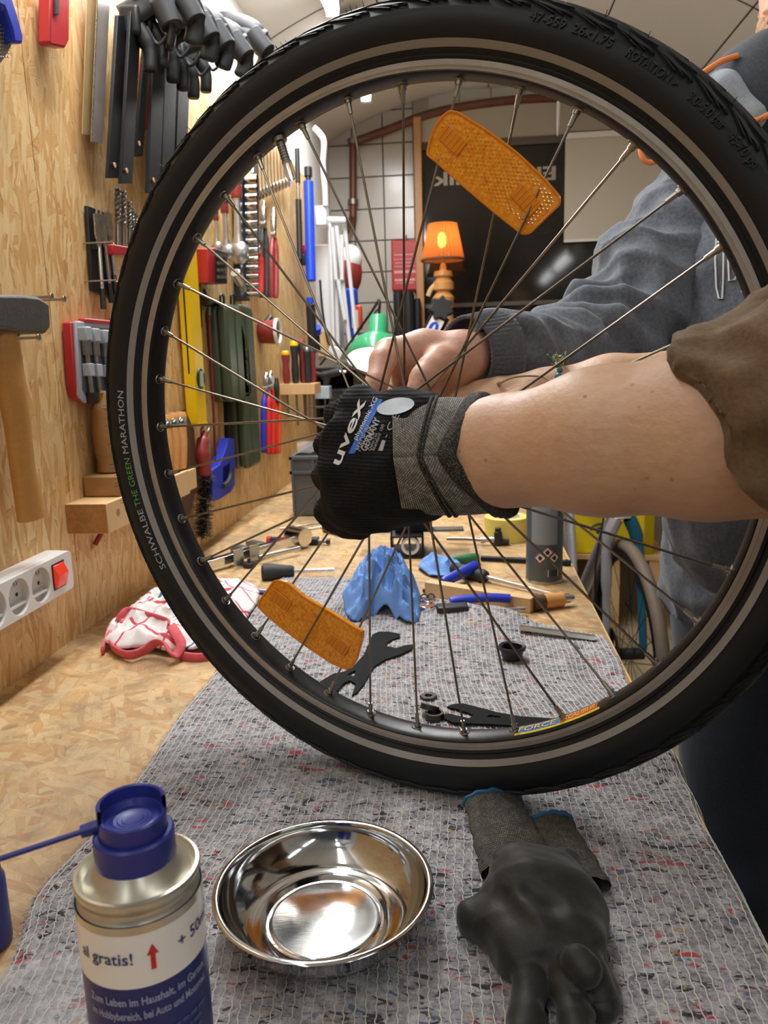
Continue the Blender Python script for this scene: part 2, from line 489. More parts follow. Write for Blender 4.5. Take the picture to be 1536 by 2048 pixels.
def osb(name, ax, worn=0.0, seed=0.0, bright=1.0, size=1.0):
    t = NT(name)
    tc = t.node('ShaderNodeTexCoord'); sp = t.node('ShaderNodeSeparateXYZ'); t.link(tc.outputs['Object'], sp.inputs[0])
    cb = t.node('ShaderNodeCombineXYZ'); t.link(sp.outputs[ax[0]], cb.inputs[0]); t.link(sp.outputs[ax[1]], cb.inputs[1])
    base = cb.outputs[0]
    wob = t.noise(base, 10, 2, 0.5, out=1)
    w2 = t.node('ShaderNodeVectorMath', operation='MULTIPLY_ADD'); t.link(wob, w2.inputs[0]); w2.inputs[1].default_value = (0.018, 0.018, 0); t.link(base, w2.inputs[2])
    wv = w2.outputs[0]
    stops = [(0.0, srgb('#8e5c2a')), (0.12, srgb('#b9844a')), (0.3, srgb('#d5a565')), (0.55, srgb('#e4bc82')), (0.8, srgb('#efd29c')), (0.93, srgb('#d89f54')), (1.0, srgb('#a66c34'))]
    colr = None; hgt = None
    ANG = [(88, 9.5, 62, 0), (68, 10, 58, 0.40), (109, 9, 66, 0.5), (20, 11, 70, 0.74), (-38, 10, 64, 0.70), (82, 8, 90, 0.66), (95, 20, 150, 0.62), (75, 26, 170, 0.72)] if worn == 0 else [(20, 9.5, 50, 0), (75, 10, 52, 0.40), (130, 9, 48, 0.5), (-15, 11, 56, 0.55), (48, 10, 60, 0.62), (100, 8, 80, 0.66), (35, 30, 130, 0.60), (115, 26, 150, 0.62), (160, 34, 140, 0.66)]
    for i, (ang, sx, sy, thr) in enumerate(ANG):
        v = t.coords((1, 1, 1), (0, 0, radians(-ang)), (seed + i * 3.1, i * 1.7 + seed, 0), vec=wv)
        v = t.coords((sx * size, sy * size, 1), vec=v)
        vc = t.voro(v, 1.0, 'F1', '2D', 'Color')
        s3 = t.node('ShaderNodeSeparateColor'); t.link(vc, s3.inputs[0])
        g = t.coords((5, 90, 1), vec=v); grain = t.noise(t.coords((1.2, 7, 1), vec=v), 1.0, 6, 0.75)
        val = t.math('ADD', t.math('MULTIPLY', s3.outputs[0], 0.55), t.math('MULTIPLY_ADD', grain, 1.1, -0.30), clamp=True)
        c = t.ramp(val, stops)
        ed = t.voro(v, 1.0, 'DISTANCE_TO_EDGE', '2D', 'Distance')
        em = t.math('LESS_THAN', ed, 0.035)
        em = t.math('MULTIPLY', em, t.math('GREATER_THAN', s3.outputs[2], 0.62))
        c = t.mix(t.math('MULTIPLY', em, 0.32), c, srgb('#6d4a28'))
        if colr is None: colr = c; hgt = s3.outputs[1]
        else:
            mk = t.math('GREATER_THAN', s3.outputs[1], thr)
            colr = t.mix(mk, colr, c); hgt = t.math('ADD', t.math('MULTIPLY', hgt, t.math('SUBTRACT', 1.0, mk)), t.math('MULTIPLY', mk, s3.outputs[2]))
    fine = t.noise(t.coords((1, 1, 1), vec=base), 420, 3, 0.7)
    colr = t.mix(t.math('MULTIPLY_ADD', fine, 0.5, -0.12, clamp=True), colr, t.mix(1.0, colr, (0.62, 0.55, 0.46, 1), 'MULTIPLY'))
    if bright != 1.0: colr = t.mix(1.0, colr, (bright, bright, bright, 1), 'MULTIPLY')
    if worn > 0:
        st = t.noise(t.coords((3.0, 1.4, 1), vec=base), 2.2, 5, 0.62)
        f = t.math('MULTIPLY', t.ramp(st, [(0.38, (0, 0, 0, 1)), (0.60, (1, 1, 1, 1))]), worn)
        colr = t.mix(f, colr, t.mix(0.6, colr, srgb('#77695c')))
        sm = t.noise(t.coords((1, 1, 1), (0, 0, 0), (5, 2, 0), vec=base), 26, 5, 0.7); colr = t.mix(t.math('MULTIPLY', t.ramp(sm, [(0.48, (0, 0, 0, 1)), (0.70, (1, 1, 1, 1))]), 0.55), colr, srgb('#756552'))
        fl = t.noise(t.coords((1, 3, 1), (0, 0, 0.9), (1, 7, 0), vec=base), 18, 3, 0.6); colr = t.mix(t.math('MULTIPLY', t.ramp(fl, [(0.62, (0, 0, 0, 1)), (0.70, (1, 1, 1, 1))]), 0.6), colr, srgb('#b9702f'))
    nr = t.bump(t.math('ADD', t.math('MULTIPLY', hgt, 0.7), t.math('MULTIPLY', fine, 0.3)), 0.35, 0.0012)
    return t.out(colr, 0.52, 0.0, nr)

def knit(name, c1, c2, scale, axis='X', rough=0.85, mixamt=0.5):
    t = NT(name); v = t.coords()
    a = t.wave(v, scale, 1.2, 'X'); b = t.wave(v, scale * 0.8, 1.2, 'Y'); c = t.wave(v, scale * 0.9, 1.0, 'Z')
    h = t.math('MULTIPLY', t.math('MULTIPLY', a, b), c)
    sp = t.noise(v, scale * 2.2, 2, 0.6)
    f = t.math('MULTIPLY', t.math('GREATER_THAN', sp, 1 - mixamt), 1.0)
    colr = t.mix(f, srgb(c1), srgb(c2))
    nr = t.bump(t.noise(v, scale * 2.2, 2, 0.5), 0.5, 0.0008)
    return t.out(colr, rough, 0.0, nr)

M_OSB_WALL = osb('osb_wall_board', (1, 2), 0.0, 1.3)
M_OSB_TOP = osb('osb_bench_top', (0, 1), 0.9, 7.7, 0.90, 0.8)
M_WOOD_EDGE = pm('cut_board_edge', '#d9b076', 0.6, 0, 0.25, 60, 0.3, 300, (1, 1, 6))
M_PINE = pm('pine_wood', '#dcb582', 0.5, 0, 0.16, 24, 0.15, 160, (8, 1, 8))
M_PINE_END = pm('pine_end_grain', '#a8763f', 0.7, 0, 0.5, 130, 0.5, 260)
M_BEECH = pm('beech_wood', '#d59a58', 0.38, 0, 0.14, 22, 0.1, 160, (8, 8, 1))
M_ASH = pm('hammer_handle_wood', '#b98544', 0.32, 0, 0.2, 26, 0.12, 160, (9, 9, 1))
M_OLDWOOD = pm('old_plane_wood', '#9c7446', 0.45, 0, 0.25, 30, 0.2, 160, (5, 5, 1))
M_STEEL = pm('steel', '#b9b9b7', 0.28, 1.0, 0.12, 60)
M_CHROME = pm('chrome', '#d6d8da', 0.12, 1.0, 0.06, 40)
M_DULL = pm('dull_steel', '#8d8a84', 0.42, 1.0, 0.25, 70, 0.1, 400)
M_DARKSTEEL = pm('dark_steel', '#4a4743', 0.45, 1.0, 0.25, 70, 0.1, 400)
M_IRON = pm('hammer_iron', '#5d5a57', 0.6, 0.7, 0.4, 60, 0.35, 260)
M_ZINC = pm('zinc_plate', '#a9b2b6', 0.3, 1.0, 0.15, 30)
M_ALU = pm('aluminium', '#c6c7c8', 0.33, 1.0, 0.1, 50)
M_SPOKE = pm('spoke_steel', '#8a8378', 0.30, 1.0, 0.18, 120)
M_BRASS = pm('nickel_nipple', '#aaa59a', 0.35, 1.0, 0.2, 200)
M_BLACKM = pm('black_painted_steel', '#101113', 0.45, 0.0, 0.3, 60, 0.06, 400, Specular_IOR_Level=0.3)
M_BLACKOX = pm('blackened_steel', '#141517', 0.75, 0.0, 0.3, 60, 0.06, 400, Specular_IOR_Level=0.15)
M_BLACKP = pm('black_plastic', '#1b1c1e', 0.45, 0.0, 0.25, 60, 0.05, 400)
M_BLACKG = pm('black_grip_rubber', '#26272a', 0.62, 0.0, 0.25, 60, 0.1, 500)
M_GREYP = pm('dark_grey_plastic', '#55585d', 0.5, 0.0, 0.15, 40, 0.05, 400)
M_LGREYP = pm('light_grey_plastic', '#a5abb1', 0.42, 0.0, 0.08, 40)
M_WHITEP = pm('white_plastic', '#eae9e6', 0.32, 0.0, 0.05, 20)
M_WHITEE = pm('white_enamel', '#d8dadb', 0.35, 0.0, 0.06, 20)
M_REDP = pm('red_plastic', '#b3262b', 0.38, 0.0, 0.12, 30)
M_REDG = pm('red_grip', '#8e2f2c', 0.45, 0.0, 0.2, 60)
M_REDB = pm('bright_red_grip', '#d8281f', 0.4, 0.0, 0.1, 40)
M_ORANGER = pm('orange_red_grip', '#dd4a22', 0.4, 0.0, 0.1, 40)
M_BLUEP = pm('blue_plastic', '#2338b4', 0.36, 0.0, 0.12, 40)
M_BLUEB = pm('bright_blue_plastic', '#1c49d2', 0.36, 0.0, 0.12, 40)
M_NAVY = pm('navy_plastic', '#262f80', 0.36, 0.0, 0.12, 40)
M_YEL = pm('yellow_paint', '#ecc20e', 0.34, 0.0, 0.07, 20)
M_YELC = pm('yellow_crate_plastic', '#e3c714', 0.42, 0.0, 0.08, 20)
M_OLIVE = pm('olive_case_plastic', '#47513c', 0.34, 0.0, 0.08, 20, 0.05, 300)
M_GREENE = pm('green_enamel', '#2f9463', 0.22, 0.0, 0.05, 20)
M_GREENP = pm('green_plastic', '#2b6b3d', 0.4, 0.0, 0.12, 40)
M_COPPER = pm('copper_pipe', '#6b4636', 0.45, 0.4, 0.35, 30, 0.1, 200)
M_TAPE = pm('masking_tape', '#e3cf6a', 0.6, 0.0, 0.07, 60)
M_TAPEIN = pm('tape_core_card', '#d8d2c4', 0.7, 0.0, 0.07, 60)
M_RUST = pm('rusty_steel', '#6a5340', 0.6, 0.7, 0.35, 80, 0.3, 400)
M_RUBBER = pm('tyre_rubber', '#191c20', 0.55, 0.0, 0.22, 45, 0.05, 500, Specular_IOR_Level=0.32)
M_TREAD = pm('tread_rubber', '#1c2024', 0.55, 0.0, 0.25, 60, 0.12, 600, Specular_IOR_Level=0.4)
M_REFLS = pm('reflex_stripe', '#8f8c86', 0.5, 0.0, 0.06, 60)
M_RIMBLK = pm('black_anodised_rim', '#1f1f20', 0.36, 0.35, 0.4, 70, 0.08, 300)
M_BRAKE = pm('worn_brake_track', '#a19e98', 0.42, 0.55, 0.3, 40, 0.1, 500)
M_PRINTW = pm('white_print', '#d9dad8', 0.6, 0.0, 0.04, 60)
M_PRINTGY = pm('grey_print', '#a9abad', 0.6, 0.0, 0.04, 60)
M_PRINTG = pm('green_print', '#5f9a46', 0.6, 0.0, 0.05, 60)
M_PRINTR = pm('red_print', '#c42a2a', 0.5, 0.0, 0.05, 60)
M_PRINTB = pm('blue_print', '#2f6fce', 0.6, 0.0, 0.05, 60)
M_PRINTN = pm('navy_print', '#22306f', 0.5, 0.0, 0.05, 60)
M_PRINTY = pm('yellow_print', '#f0d81f', 0.45, 0.0, 0.05, 60)
M_PRINTO = pm('orange_print', '#e8541f', 0.45, 0.0, 0.05, 60)
M_PRINTK = pm('black_print', '#141416', 0.5, 0.0, 0.05, 60)

def fabric(name, c1, c2, sc=160, bump=0.35, rough=0.9, big=9):
    t = NT(name); v = t.coords()
    a = t.noise(v, sc, 4, 0.75); b = t.noise(v, big, 4, 0.6)
    f = t.math('ADD', t.math('MULTIPLY', a, 0.75), t.math('MULTIPLY', b, 0.45))
    colr = t.mix(t.ramp(f, [(0.38, (0, 0, 0, 1)), (0.82, (1, 1, 1, 1))]), srgb(c1), srgb(c2))
    nr = t.bump(a, bump, 0.0012)
    return t.out(colr, rough, 0.0, nr, Sheen_Weight=0.15)
M_HOODIE = fabric('grey_melange_sweat', '#3e444d', '#767d88', 240)
M_RIB = fabric('grey_rib_knit', '#3c4048', '#666b74', 300)
M_BROWN = fabric('brown_canvas', '#4a3822', '#745a3b', 300, 0.5)
M_JEANS = fabric('dark_denim', '#161b26', '#2a3242', 300, 0.3)
M_BLACKCLOTH = fabric('black_trouser_cloth', '#0c0d0f', '#17181a', 200, 0.3)
M_ORANGETRIM = pm('orange_trim_cord', '#e98a4c', 0.7, 0, 0.1, 60, 0.2, 400)
def glove_knit():
    t = NT('black_glove_knit'); v = t.coords()
    a = t.noise(v, 500, 4, 0.75); w = t.wave(v, 125, 1.5, 'Z')
    c = t.mix(t.ramp(a, [(0.4, (0, 0, 0, 1)), (0.8, (1, 1, 1, 1))]), srgb('#0d0e10'), srgb('#232528'))
    return t.out(c, 0.85, 0.0, t.bump(t.math('ADD', t.math('MULTIPLY', w, 0.8), t.math('MULTIPLY', a, 0.4)), 0.6, 0.0008), Specular_IOR_Level=0.25)
M_GLOVEK = glove_knit()
M_GLOVED = fabric('black_glove_dip', '#131514', '#252826', 300, 0.25, 0.55, 20)
M_CUFF = knit('salt_pepper_cuff', '#121213', '#8b8982', 420, mixamt=0.50)
M_CUFF2 = knit('dark_knit_cuff', '#101112', '#5b584e', 520, mixamt=0.46)
def brick_knit(name, c1, c2, gap, cols, rows):
    t = NT(name); tc = t.node('ShaderNodeTexCoord'); v = t.coords((cols, rows, 1), vec=tc.outputs['UV'])
    b = t.node('ShaderNodeTexBrick'); t.link(v, b.inputs['Vector']); b.inputs['Color1'].default_value = srgb(c1); b.inputs['Color2'].default_value = srgb(c2); b.inputs['Mortar'].default_value = srgb(gap)
    b.inputs['Scale'].default_value = 1.0; b.inputs['Mortar Size'].default_value = 0.12; b.inputs['Mortar Smooth'].default_value = 0.3; b.inputs['Bias'].default_value = 0.0; b.inputs['Brick Width'].default_value = 0.9; b.inputs['Row Height'].default_value = 0.6
    n = t.noise(t.coords((1, 1, 1)), 120, 3, 0.6); c = t.mix(t.ramp(n, [(0.38, (0, 0, 0, 1)), (0.62, (0.4, 0.4, 0.4, 1))]), b.outputs[0], srgb(gap))
    return t.out(c, 0.85, 0, t.bump(t.math('SUBTRACT', 1.0, b.outputs[1]), 0.6, 0.0008))
M_CUFFB = brick_knit('speckled_cuff_knit', '#bdbbb2', '#8f8d85', '#111112', 110, 24)
M_CUFFC = brick_knit('dark_cuff_knit', '#7d796c', '#55524a', '#0c0d0d', 84, 26)
M_HEMB = pm('blue_hem_stitch', '#1f5f86', 0.75, 0, 0.15, 120, 0.3, 600)

def skin(name, tone, blot):
    t = NT(name); v = t.coords()
    a = t.noise(v, 18, 4, 0.6); b = t.noise(v, 260, 3, 0.6)
    colr = t.mix(t.ramp(a, [(0.35, (0, 0, 0, 1)), (0.7, (1, 1, 1, 1))]), srgb(tone), srgb(blot))
    fr = t.voro(v, 62, 'F1', '3D', 'Distance'); fm = t.math('LESS_THAN', fr, 0.075)
    colr = t.mix(t.math('MULTIPLY', fm, 0.55), colr, srgb('#8a5636'))
    md = t.noise(t.coords((1, 1, 3)), 70, 4, 0.65); colr = t.mix(t.math('MULTIPLY', t.ramp(md, [(0.42, (0, 0, 0, 1)), (0.68, (1, 1, 1, 1))]), 0.35), colr, srgb('#b98a70'))
    nr = t.bump(t.math('ADD', b, t.math('MULTIPLY', md, 0.8)), 0.4, 0.0009)
    return t.out(colr, 0.52, 0.0, nr, Subsurface_Weight=0.06, Subsurface_Radius=(0.012, 0.005, 0.003), Subsurface_Scale=0.5)
M_SKIN = skin('skin_forearm', '#cfaa8a', '#c49a80')
M_SKIN2 = skin('skin_hand', '#d3a88f', '#cb937f')
M_NAIL = pm('fingernail', '#d3a196', 0.3, 0, 0.06, 60)
# ------------------------------------------------------------------ room
BACK_Y = 4.05
M_PLASTER = pm('white_plaster', '#d9d6cf', 0.75, 0, 0.05, 6, 0.15, 60)
M_PLASTERB = pm('beige_plaster', '#a59c8c', 0.75, 0, 0.08, 6, 0.15, 60)
M_PANEL = pm('ceiling_panel_white', '#dedbd5', 0.5, 0, 0.04, 5)
M_JOINT = pm('dark_joint', '#5f5a52', 0.8, 0, 0.1, 20)
M_TILE = pm('cream_wall_tile', '#b9b4a8', 0.22, 0, 0.05, 5)
M_FLOORT = pm('worn_stone_floor', '#b3a283', 0.6, 0, 0.3, 9, 0.3, 60)
M_FRAMEW = pm('window_frame_wood', '#b98a58', 0.45, 0, 0.15, 16, 0.1, 90, (8, 8, 1))
def glass_dark():
    t = NT('night_window_glass'); v = t.coords()
    nz = t.noise(v, 2.5, 4, 0.6)
    c = t.ramp(nz, [(0.3, srgb('#17140f')), (0.75, srgb('#2e2a24'))])
    return t.out(c, 0.06, 0.0, None)
M_NIGHT = glass_dark()
mb = MB(); mb.box2((-0.75, -3.0, -0.05), (2.0, BACK_Y + 0.1, -0.012)); floor = struct('floor', mb, M_JOINT)
tile_me = None
for i in range(6):
    for j in range(12):
        x = 0.22 + i * 0.30; y = 0.5 + j * 0.30
        if tile_me is None:
            mb = MB(); mb.box((0, 0, -0.006), (0.292, 0.292, 0.012)); o = part('tile', mb, M_FLOORT, floor, bevel=0.003, seg=1); tile_me = o.data
        else:
            o = link_mesh('tile', tile_me, M_FLOORT, floor)
        o.location = (x + 0.15, y + 0.15, 0)
wl = MB(); wl.box2((-0.74, -3.0, 0), (-0.66, BACK_Y, CAM_H + 1.035)); wall_left = struct('wall_left', wl, M_PLASTER)
# OSB sheets screwed to the left wall
for y0, y1 in ((-0.35, 1.068), (1.070, 2.318), (2.320, 2.98)):
    mb = MB(); mb.box2((WALL_X - 0.018, y0, TABLE_Z - 0.25), (WALL_X, y1, CAM_H + 0.65)); part('osb_board', mb, M_OSB_WALL, wall_left, smooth=None)
mb = MB()
for y in (-0.2, 1.07, 2.3, 2.9): mb.box2((-0.66, y - 0.025, TABLE_Z - 0.2), (WALL_X - 0.018, y + 0.025, CAM_H + 0.64))
part('batten', mb, M_PINE, wall_left)
wb = MB(); wb.box2((-0.74, BACK_Y, 0), (2.0, BACK_Y + 0.1, CAM_H + 1.30)); wall_back = struct('wall_back', wb, M_PLASTERB)
wr = MB(); wr.box2((1.72, -3.0, 0), (1.80, BACK_Y, CAM_H + 0.1)); struct('wall_right', wr, M_PLASTERB)
# vaulted ceiling of joined panels
VC = Vector((0.121, 0, CAM_H - 0.391)); VR = 1.627
def vault(a, y, r=VR): return Vector((VC.x + r * cos(radians(a)), y, VC.z + r * sin(radians(a))))
mb = MB(); rows = []
for i in range(41):
    a = 119.5 - (119.5 - 2) * i / 40; rows.append([vault(a, -3.0, VR + 0.012), vault(a, BACK_Y, VR + 0.012)])
mb.grid(rows); ceiling = struct('ceiling', mb, M_JOINT)
A0, A1, NA, DY = 119.0, 4.0, 8, 0.62
pm_me = None
for j in range(12):
    y0 = BACK_Y - 0.005 - (j + 1) * DY
    for i in range(NA):
        if pm_me is None or True:
            pass
        a_s = A0 + (A1 - A0) * i / NA; a_e = A0 + (A1 - A0) * (i + 1) / NA
        g = 0.10
        key = i
        if j == 0:
            mb = MB(); rr = []
            for r in (VR, VR + 0.01):
                rr.append([[vault(a_s - g + (a_e - a_s + 2 * g) * k / 6, y, r) - Vector((0, BACK_Y, 0)) for y in (BACK_Y - 0.005 - DY + 0.004, BACK_Y - 0.009)] for k in range(7)])
            mb.grid(rr[0])
            o = part('panel', mb, M_PANEL, ceiling); MATS['pan%d' % i] = o.data; o.location = (0, BACK_Y, 0)
        else:
            o = link_mesh('panel', MATS['pan%d' % i], M_PANEL, ceiling); o.location = (0, BACK_Y - j * DY, 0)
# cream tiles on the back wall
def back_x(px): return YP(px, 500, BACK_Y).x
def back_z(py): return YP(780, py, BACK_Y).z
TS = 0.1485
tx0 = back_x(831) - 4 * TS; tz0 = back_z(287)
tile2 = None
for i in range(4):
    for j in range(-14, 2):
        if i == 0 and j > -2: continue
        x = tx0 + (i + 0.5) * TS; z = tz0 + (j + 0.5) * TS
        if tile2 is None:
            mb = MB(); mb.box((0, -0.004, 0), (TS - 0.007, 0.008, TS - 0.007)); o = part('tile', mb, M_TILE, wall_back, bevel=0.0015, seg=1); tile2 = o.data
        else: o = link_mesh('tile', tile2, M_TILE, wall_back)
        o.location = (x, BACK_Y, z)
mb = MB(); mb.box2((tx0, BACK_Y - 0.002, tz0 - 14 * TS), (tx0 + 4 * TS, BACK_Y + 0.001, tz0 + 2 * TS)); part('grout', mb, M_JOINT, wall_back)
for i in range(7):       # row of tiles above the window
    o = link_mesh('tile', tile2, M_TILE, wall_back); o.location = (back_x(861) + (i + 0.5) * TS, BACK_Y, back_z(222))
# window with a dark pane, wooden post and header
wx0, wx1 = back_x(846), back_x(1420); wz1, wz0 = back_z(298), back_z(860)
mb = MB(); mb.box2((wx0, BACK_Y - 0.012, wz0), (wx1, BACK_Y - 0.004, wz1)); win = struct('window_1', mb, M_NIGHT)
mb = MB(); mb.box2((back_x(833), BACK_Y - 0.07, wz0 - 0.3), (back_x(848), BACK_Y, wz1 + 0.12)); part('frame_post', mb, M_FRAMEW, win, bevel=0.004)
mb = MB(); mb.box2((wx0, BACK_Y - 0.03, wz1 - 0.02), (wx1, BACK_Y, wz1 + 0.01)); part('frame_head', mb, M_JOINT, win)
mb = MB(); mb.box2((wx0, BACK_Y - 0.05, wz1 + 0.01), (wx1 + 0.3, BACK_Y, wz1 + 0.155)); part('header', mb, M_PLASTERB, win, bevel=0.004)
mb = MB(); mb.box2((wx0, BACK_Y - 0.03, back_z(620)), (wx1, BACK_Y, back_z(612))); part('glazing_bar', mb, M_JOINT, win)
def mirror_txt(x, y, z): return Vector((back_x(1112) - x, BACK_Y - 0.0135, back_z(377) + y))
text_part('Elektronik', 0.085, mirror_txt, 'lettering', pm('window_letter', '#a9a290', 0.6), win, width=back_x(1112) - back_x(870), bold=0.002)
# roller blind hanging in front of the pane
bl = thing('roller_blind', 'plain off-white blind lowered over part of the dark window', 'blind', (back_x(1215), BACK_Y - 0.03, back_z(497)))
bz = back_z(303) - back_z(497); bw = back_x(1330) - back_x(1126)
mb = MB(); mb.box2((-bw * 0.44, -0.004, 0), (bw * 0.56, 0.0, bz)); part('cloth', mb, pm('blind_cloth', '#cfc8b6', 0.7, 0, 0.03, 8), bl)
mb = MB(); mb.box2((-bw * 0.44, -0.012, -0.012), (bw * 0.56, 0.004, 0.0)); part('bottom_rail', mb, M_WHITEP, bl)
mb = MB(); mb.box2((-bw * 0.44, -0.02, bz), (bw * 0.56, 0.012, bz + 0.03)); part('roller', mb, M_WHITEP, bl)
# copper pipes following the vault and dropping down the corner
cp = thing('copper_pipe', 'brown copper pipe running down the tiled corner and along the vault', 'pipe', (0, 0, 0))
top = YP(706, 285, BACK_Y - 0.05)
mb = MB(); mb.tube(smooth_path([top, YP(706, 430, BACK_Y - 0.05), YP(703, 440, BACK_Y - 0.06), YP(692, 462, BACK_Y - 0.15)], 5), 0.018, 12); part('drop_pipe', mb, M_COPPER, cp)
mb = MB(); mb.tube(smooth_path([top + Vector((0, 0, 0.0)), YP(780, 258, BACK_Y - 0.05), YP(860, 228, BACK_Y - 0.05), YP(960, 208, BACK_Y - 0.05), YP(1100, 196, BACK_Y - 0.05), YP(1300, 200, BACK_Y - 0.05)], 6), 0.020, 12); part('arch_pipe', mb, M_COPPER, cp)
mb = MB()
for yy in (283, 404):
    mb = MB(); p = YP(706, yy, BACK_Y - 0.05); mb.cyl(p - Vector((0, 0, 0.012)), p + Vector((0, 0, 0.012)), 0.026, n=14); part('collar', mb, M_DULL, cp)
# fluorescent tubes in white battens
t_ = NT('tube_phosphor'); t_.b.inputs['Emission Color'].default_value = (1, 0.98, 0.94, 1); t_.b.inputs['Emission Strength'].default_value = 7.0
M_TUBE = t_.out((0.9, 0.9, 0.9, 1), 0.5)
LAB = ['fluorescent tube lamp on the vault far behind the camera', 'fluorescent tube lamp on the vault just behind the camera', 'nearer glowing fluorescent tube lamp cut off by the top of the picture', 'farther glowing fluorescent tube lamp seen through the wheel']
LAB += ['fluorescent tube lamp on the right of the vault, far behind the camera', 'fluorescent tube lamp on the right of the vault above the camera']
for (y0, y1), lb, lx, lz in zip(TUBES + FILL_TUBES, LAB, [TUBE_X] * 4 + [SIDE_X] * 2, [TUBE_Z] * 4 + [SIDE_Z] * 2):  # first lamp and the right-hand pair are added fill
    tl = thing('tube_lamp', lb, 'ceiling lamp', (lx, y0, lz), None, 'fluorescent tubes along the vault')
    mb = MB(); mb.box2((-0.04, -0.02, 0.028), (0.03, y1 - y0 + 0.02, 0.075)); part('housing', mb, M_WHITEE, tl, bevel=0.006)
    for q in (0.1, y1 - y0 - 0.2): mb = MB(); mb.box2((-0.02, q, 0.07), (0.02, q + 0.1, 0.092)); part('bracket', mb, M_WHITEE, tl)
    mb = MB(); mb.cyl((0, 0.02, 0), (0, y1 - y0 - 0.02, 0), 0.021, n=16); part('tube', mb, M_TUBE, tl, label='glowing white tube')
    for q in (-0.01, y1 - y0 - 0.02): mb = MB(); mb.box2((-0.02, q, -0.02), (0.02, q + 0.03, 0.03)); part('end_cap', mb, M_WHITEE, tl)
# ------------------------------------------------------------------ bench and felt blanket
BE = 0.193
wb_ = thing('workbench', 'long workbench with an oriented strand board top along the tool wall', 'workbench', (0, 0, 0))
mb = MB(); mb.box2((WALL_X, -0.45, TABLE_Z - 0.022), (BE, 2.78, TABLE_Z)); part('bench_top', mb, M_OSB_TOP, wb_, smooth=None)
mb = MB(); mb.box2((BE, -0.45, TABLE_Z - 0.0225), (BE + 0.0025, 2.78, TABLE_Z - 0.0004)); part('edge_strip', mb, M_WOOD_EDGE, wb_)
mb = MB(); mb.box2((BE - 0.07, -0.40, TABLE_Z - 0.11), (BE - 0.03, 2.74, TABLE_Z - 0.022)); part('apron', mb, M_PINE, wb_)
for y in (-0.35, 1.15, 2.68):
    for x in (WALL_X + 0.04, BE - 0.09):
        mb = MB(); mb.box2((x - 0.035, y - 0.035, 0), (x + 0.035, y + 0.035, TABLE_Z - 0.022)); part('leg', mb, M_PINE, wb_, bevel=0.003)

def felt():
    t = NT('recycled_felt'); v = t.coords()
    a = t.noise(v, 75, 5, 0.75); b = t.noise(v, 9, 4, 0.6); f2 = t.noise(t.coords((1, 2.2, 1), (0, 0, 0.25)), 190, 4, 0.7)
    base = t.ramp(a, [(0.30, srgb('#5f5f64')), (0.44, srgb('#96959a')), (0.56, srgb('#bab8ba')), (0.72, srgb('#dbd8d6'))])
    base = t.mix(t.ramp(f2, [(0.52, (0, 0, 0, 1)), (0.66, (0.75, 0.75, 0.75, 1))]), base, srgb('#4c4a4f'))
    base = t.mix(t.ramp(t.noise(t.coords((1, 1, 1), (0, 0, 0), (3, 1, 0)), 150, 3, 0.7), [(0.58, (0, 0, 0, 1)), (0.66, (0.8, 0.8, 0.8, 1))]), base, srgb('#d9d3cf'))
    base = t.mix(t.ramp(b, [(0.5, (0, 0, 0, 1)), (0.72, (0.4, 0.4, 0.4, 1))]), base, srgb('#83828a'))
    def fleck(seed, sc, lo, hi, c, base, strv=(1, 2.4, 1)):
        vv = t.coords(strv, (0, 0, seed), (seed * 3, seed, 0))
        n = t.noise(vv, sc, 3, 0.55, 0.6)
        m = t.ramp(n, [(lo, (0, 0, 0, 1)), (hi, (1, 1, 1, 1))])
        return t.mix(m, base, srgb(c))
    base = fleck(0.3, 70, 0.60, 0.64, '#1f1f24', base)
    base = fleck(1.9, 110, 0.62, 0.66, '#35363d', base)
    base = fleck(2.6, 38, 0.65, 0.69, '#bf3f48', base)
    base = fleck(0.9, 60, 0.69, 0.71, '#c2323a', base)
    base = fleck(4.1, 40, 0.69, 0.72, '#b3924e', base)
    base = fleck(5.2, 46, 0.66, 0.70, '#46627f', base)
    base = fleck(6.3, 30, 0.68, 0.73, '#b58583', base)
    st = t.noise(t.coords((5, 1.2, 1), (0, 0, -0.5), (0.3, 0.2, 0)), 2.4, 3, 0.5)
    base = t.mix(t.ramp(st, [(0.62, (0, 0, 0, 1)), (0.76, (0.6, 0.6, 0.6, 1))]), base, srgb('#3c3c40'))
    nr = t.bump(t.math('ADD', a, t.math('MULTIPLY', f2, 0.8)), 0.9, 0.004)
    return t.out(base, 0.95, 0.0, nr, Sheen_Weight=0.2)
M_FELT = felt()
M_THREAD = pm('white_stitch_thread', '#d8d4cc', 0.8, 0, 0.1, 200)
LE = [TP(-260, 2300), TP(-60, 2070), TP(40, 1890), TP(75, 1790), TP(190, 1665), TP(290, 1540), TP(362, 1430), TP(432, 1345), TP(500, 1225), TP(560, 1160)]
RE = [Vector((0.235, 0.17, 0)), Vector((0.235, 0.30, 0)), Vector((0.236, 0.42, 0)), Vector((0.240, 0.52, 0)), Vector((0.236, 0.60, 0)), Vector((0.232, 0.66, 0)), Vector((0.222, 0.74, 0)), TP(1262, 1385), TP(1238, 1330), TP(1205, 1275)]
LE = smooth_path(LE, 12); RE = smooth_path(RE, 12)
def far_dip(u, t):   # the far hem wanders: forward near the rag, back at the right
    return 0.0
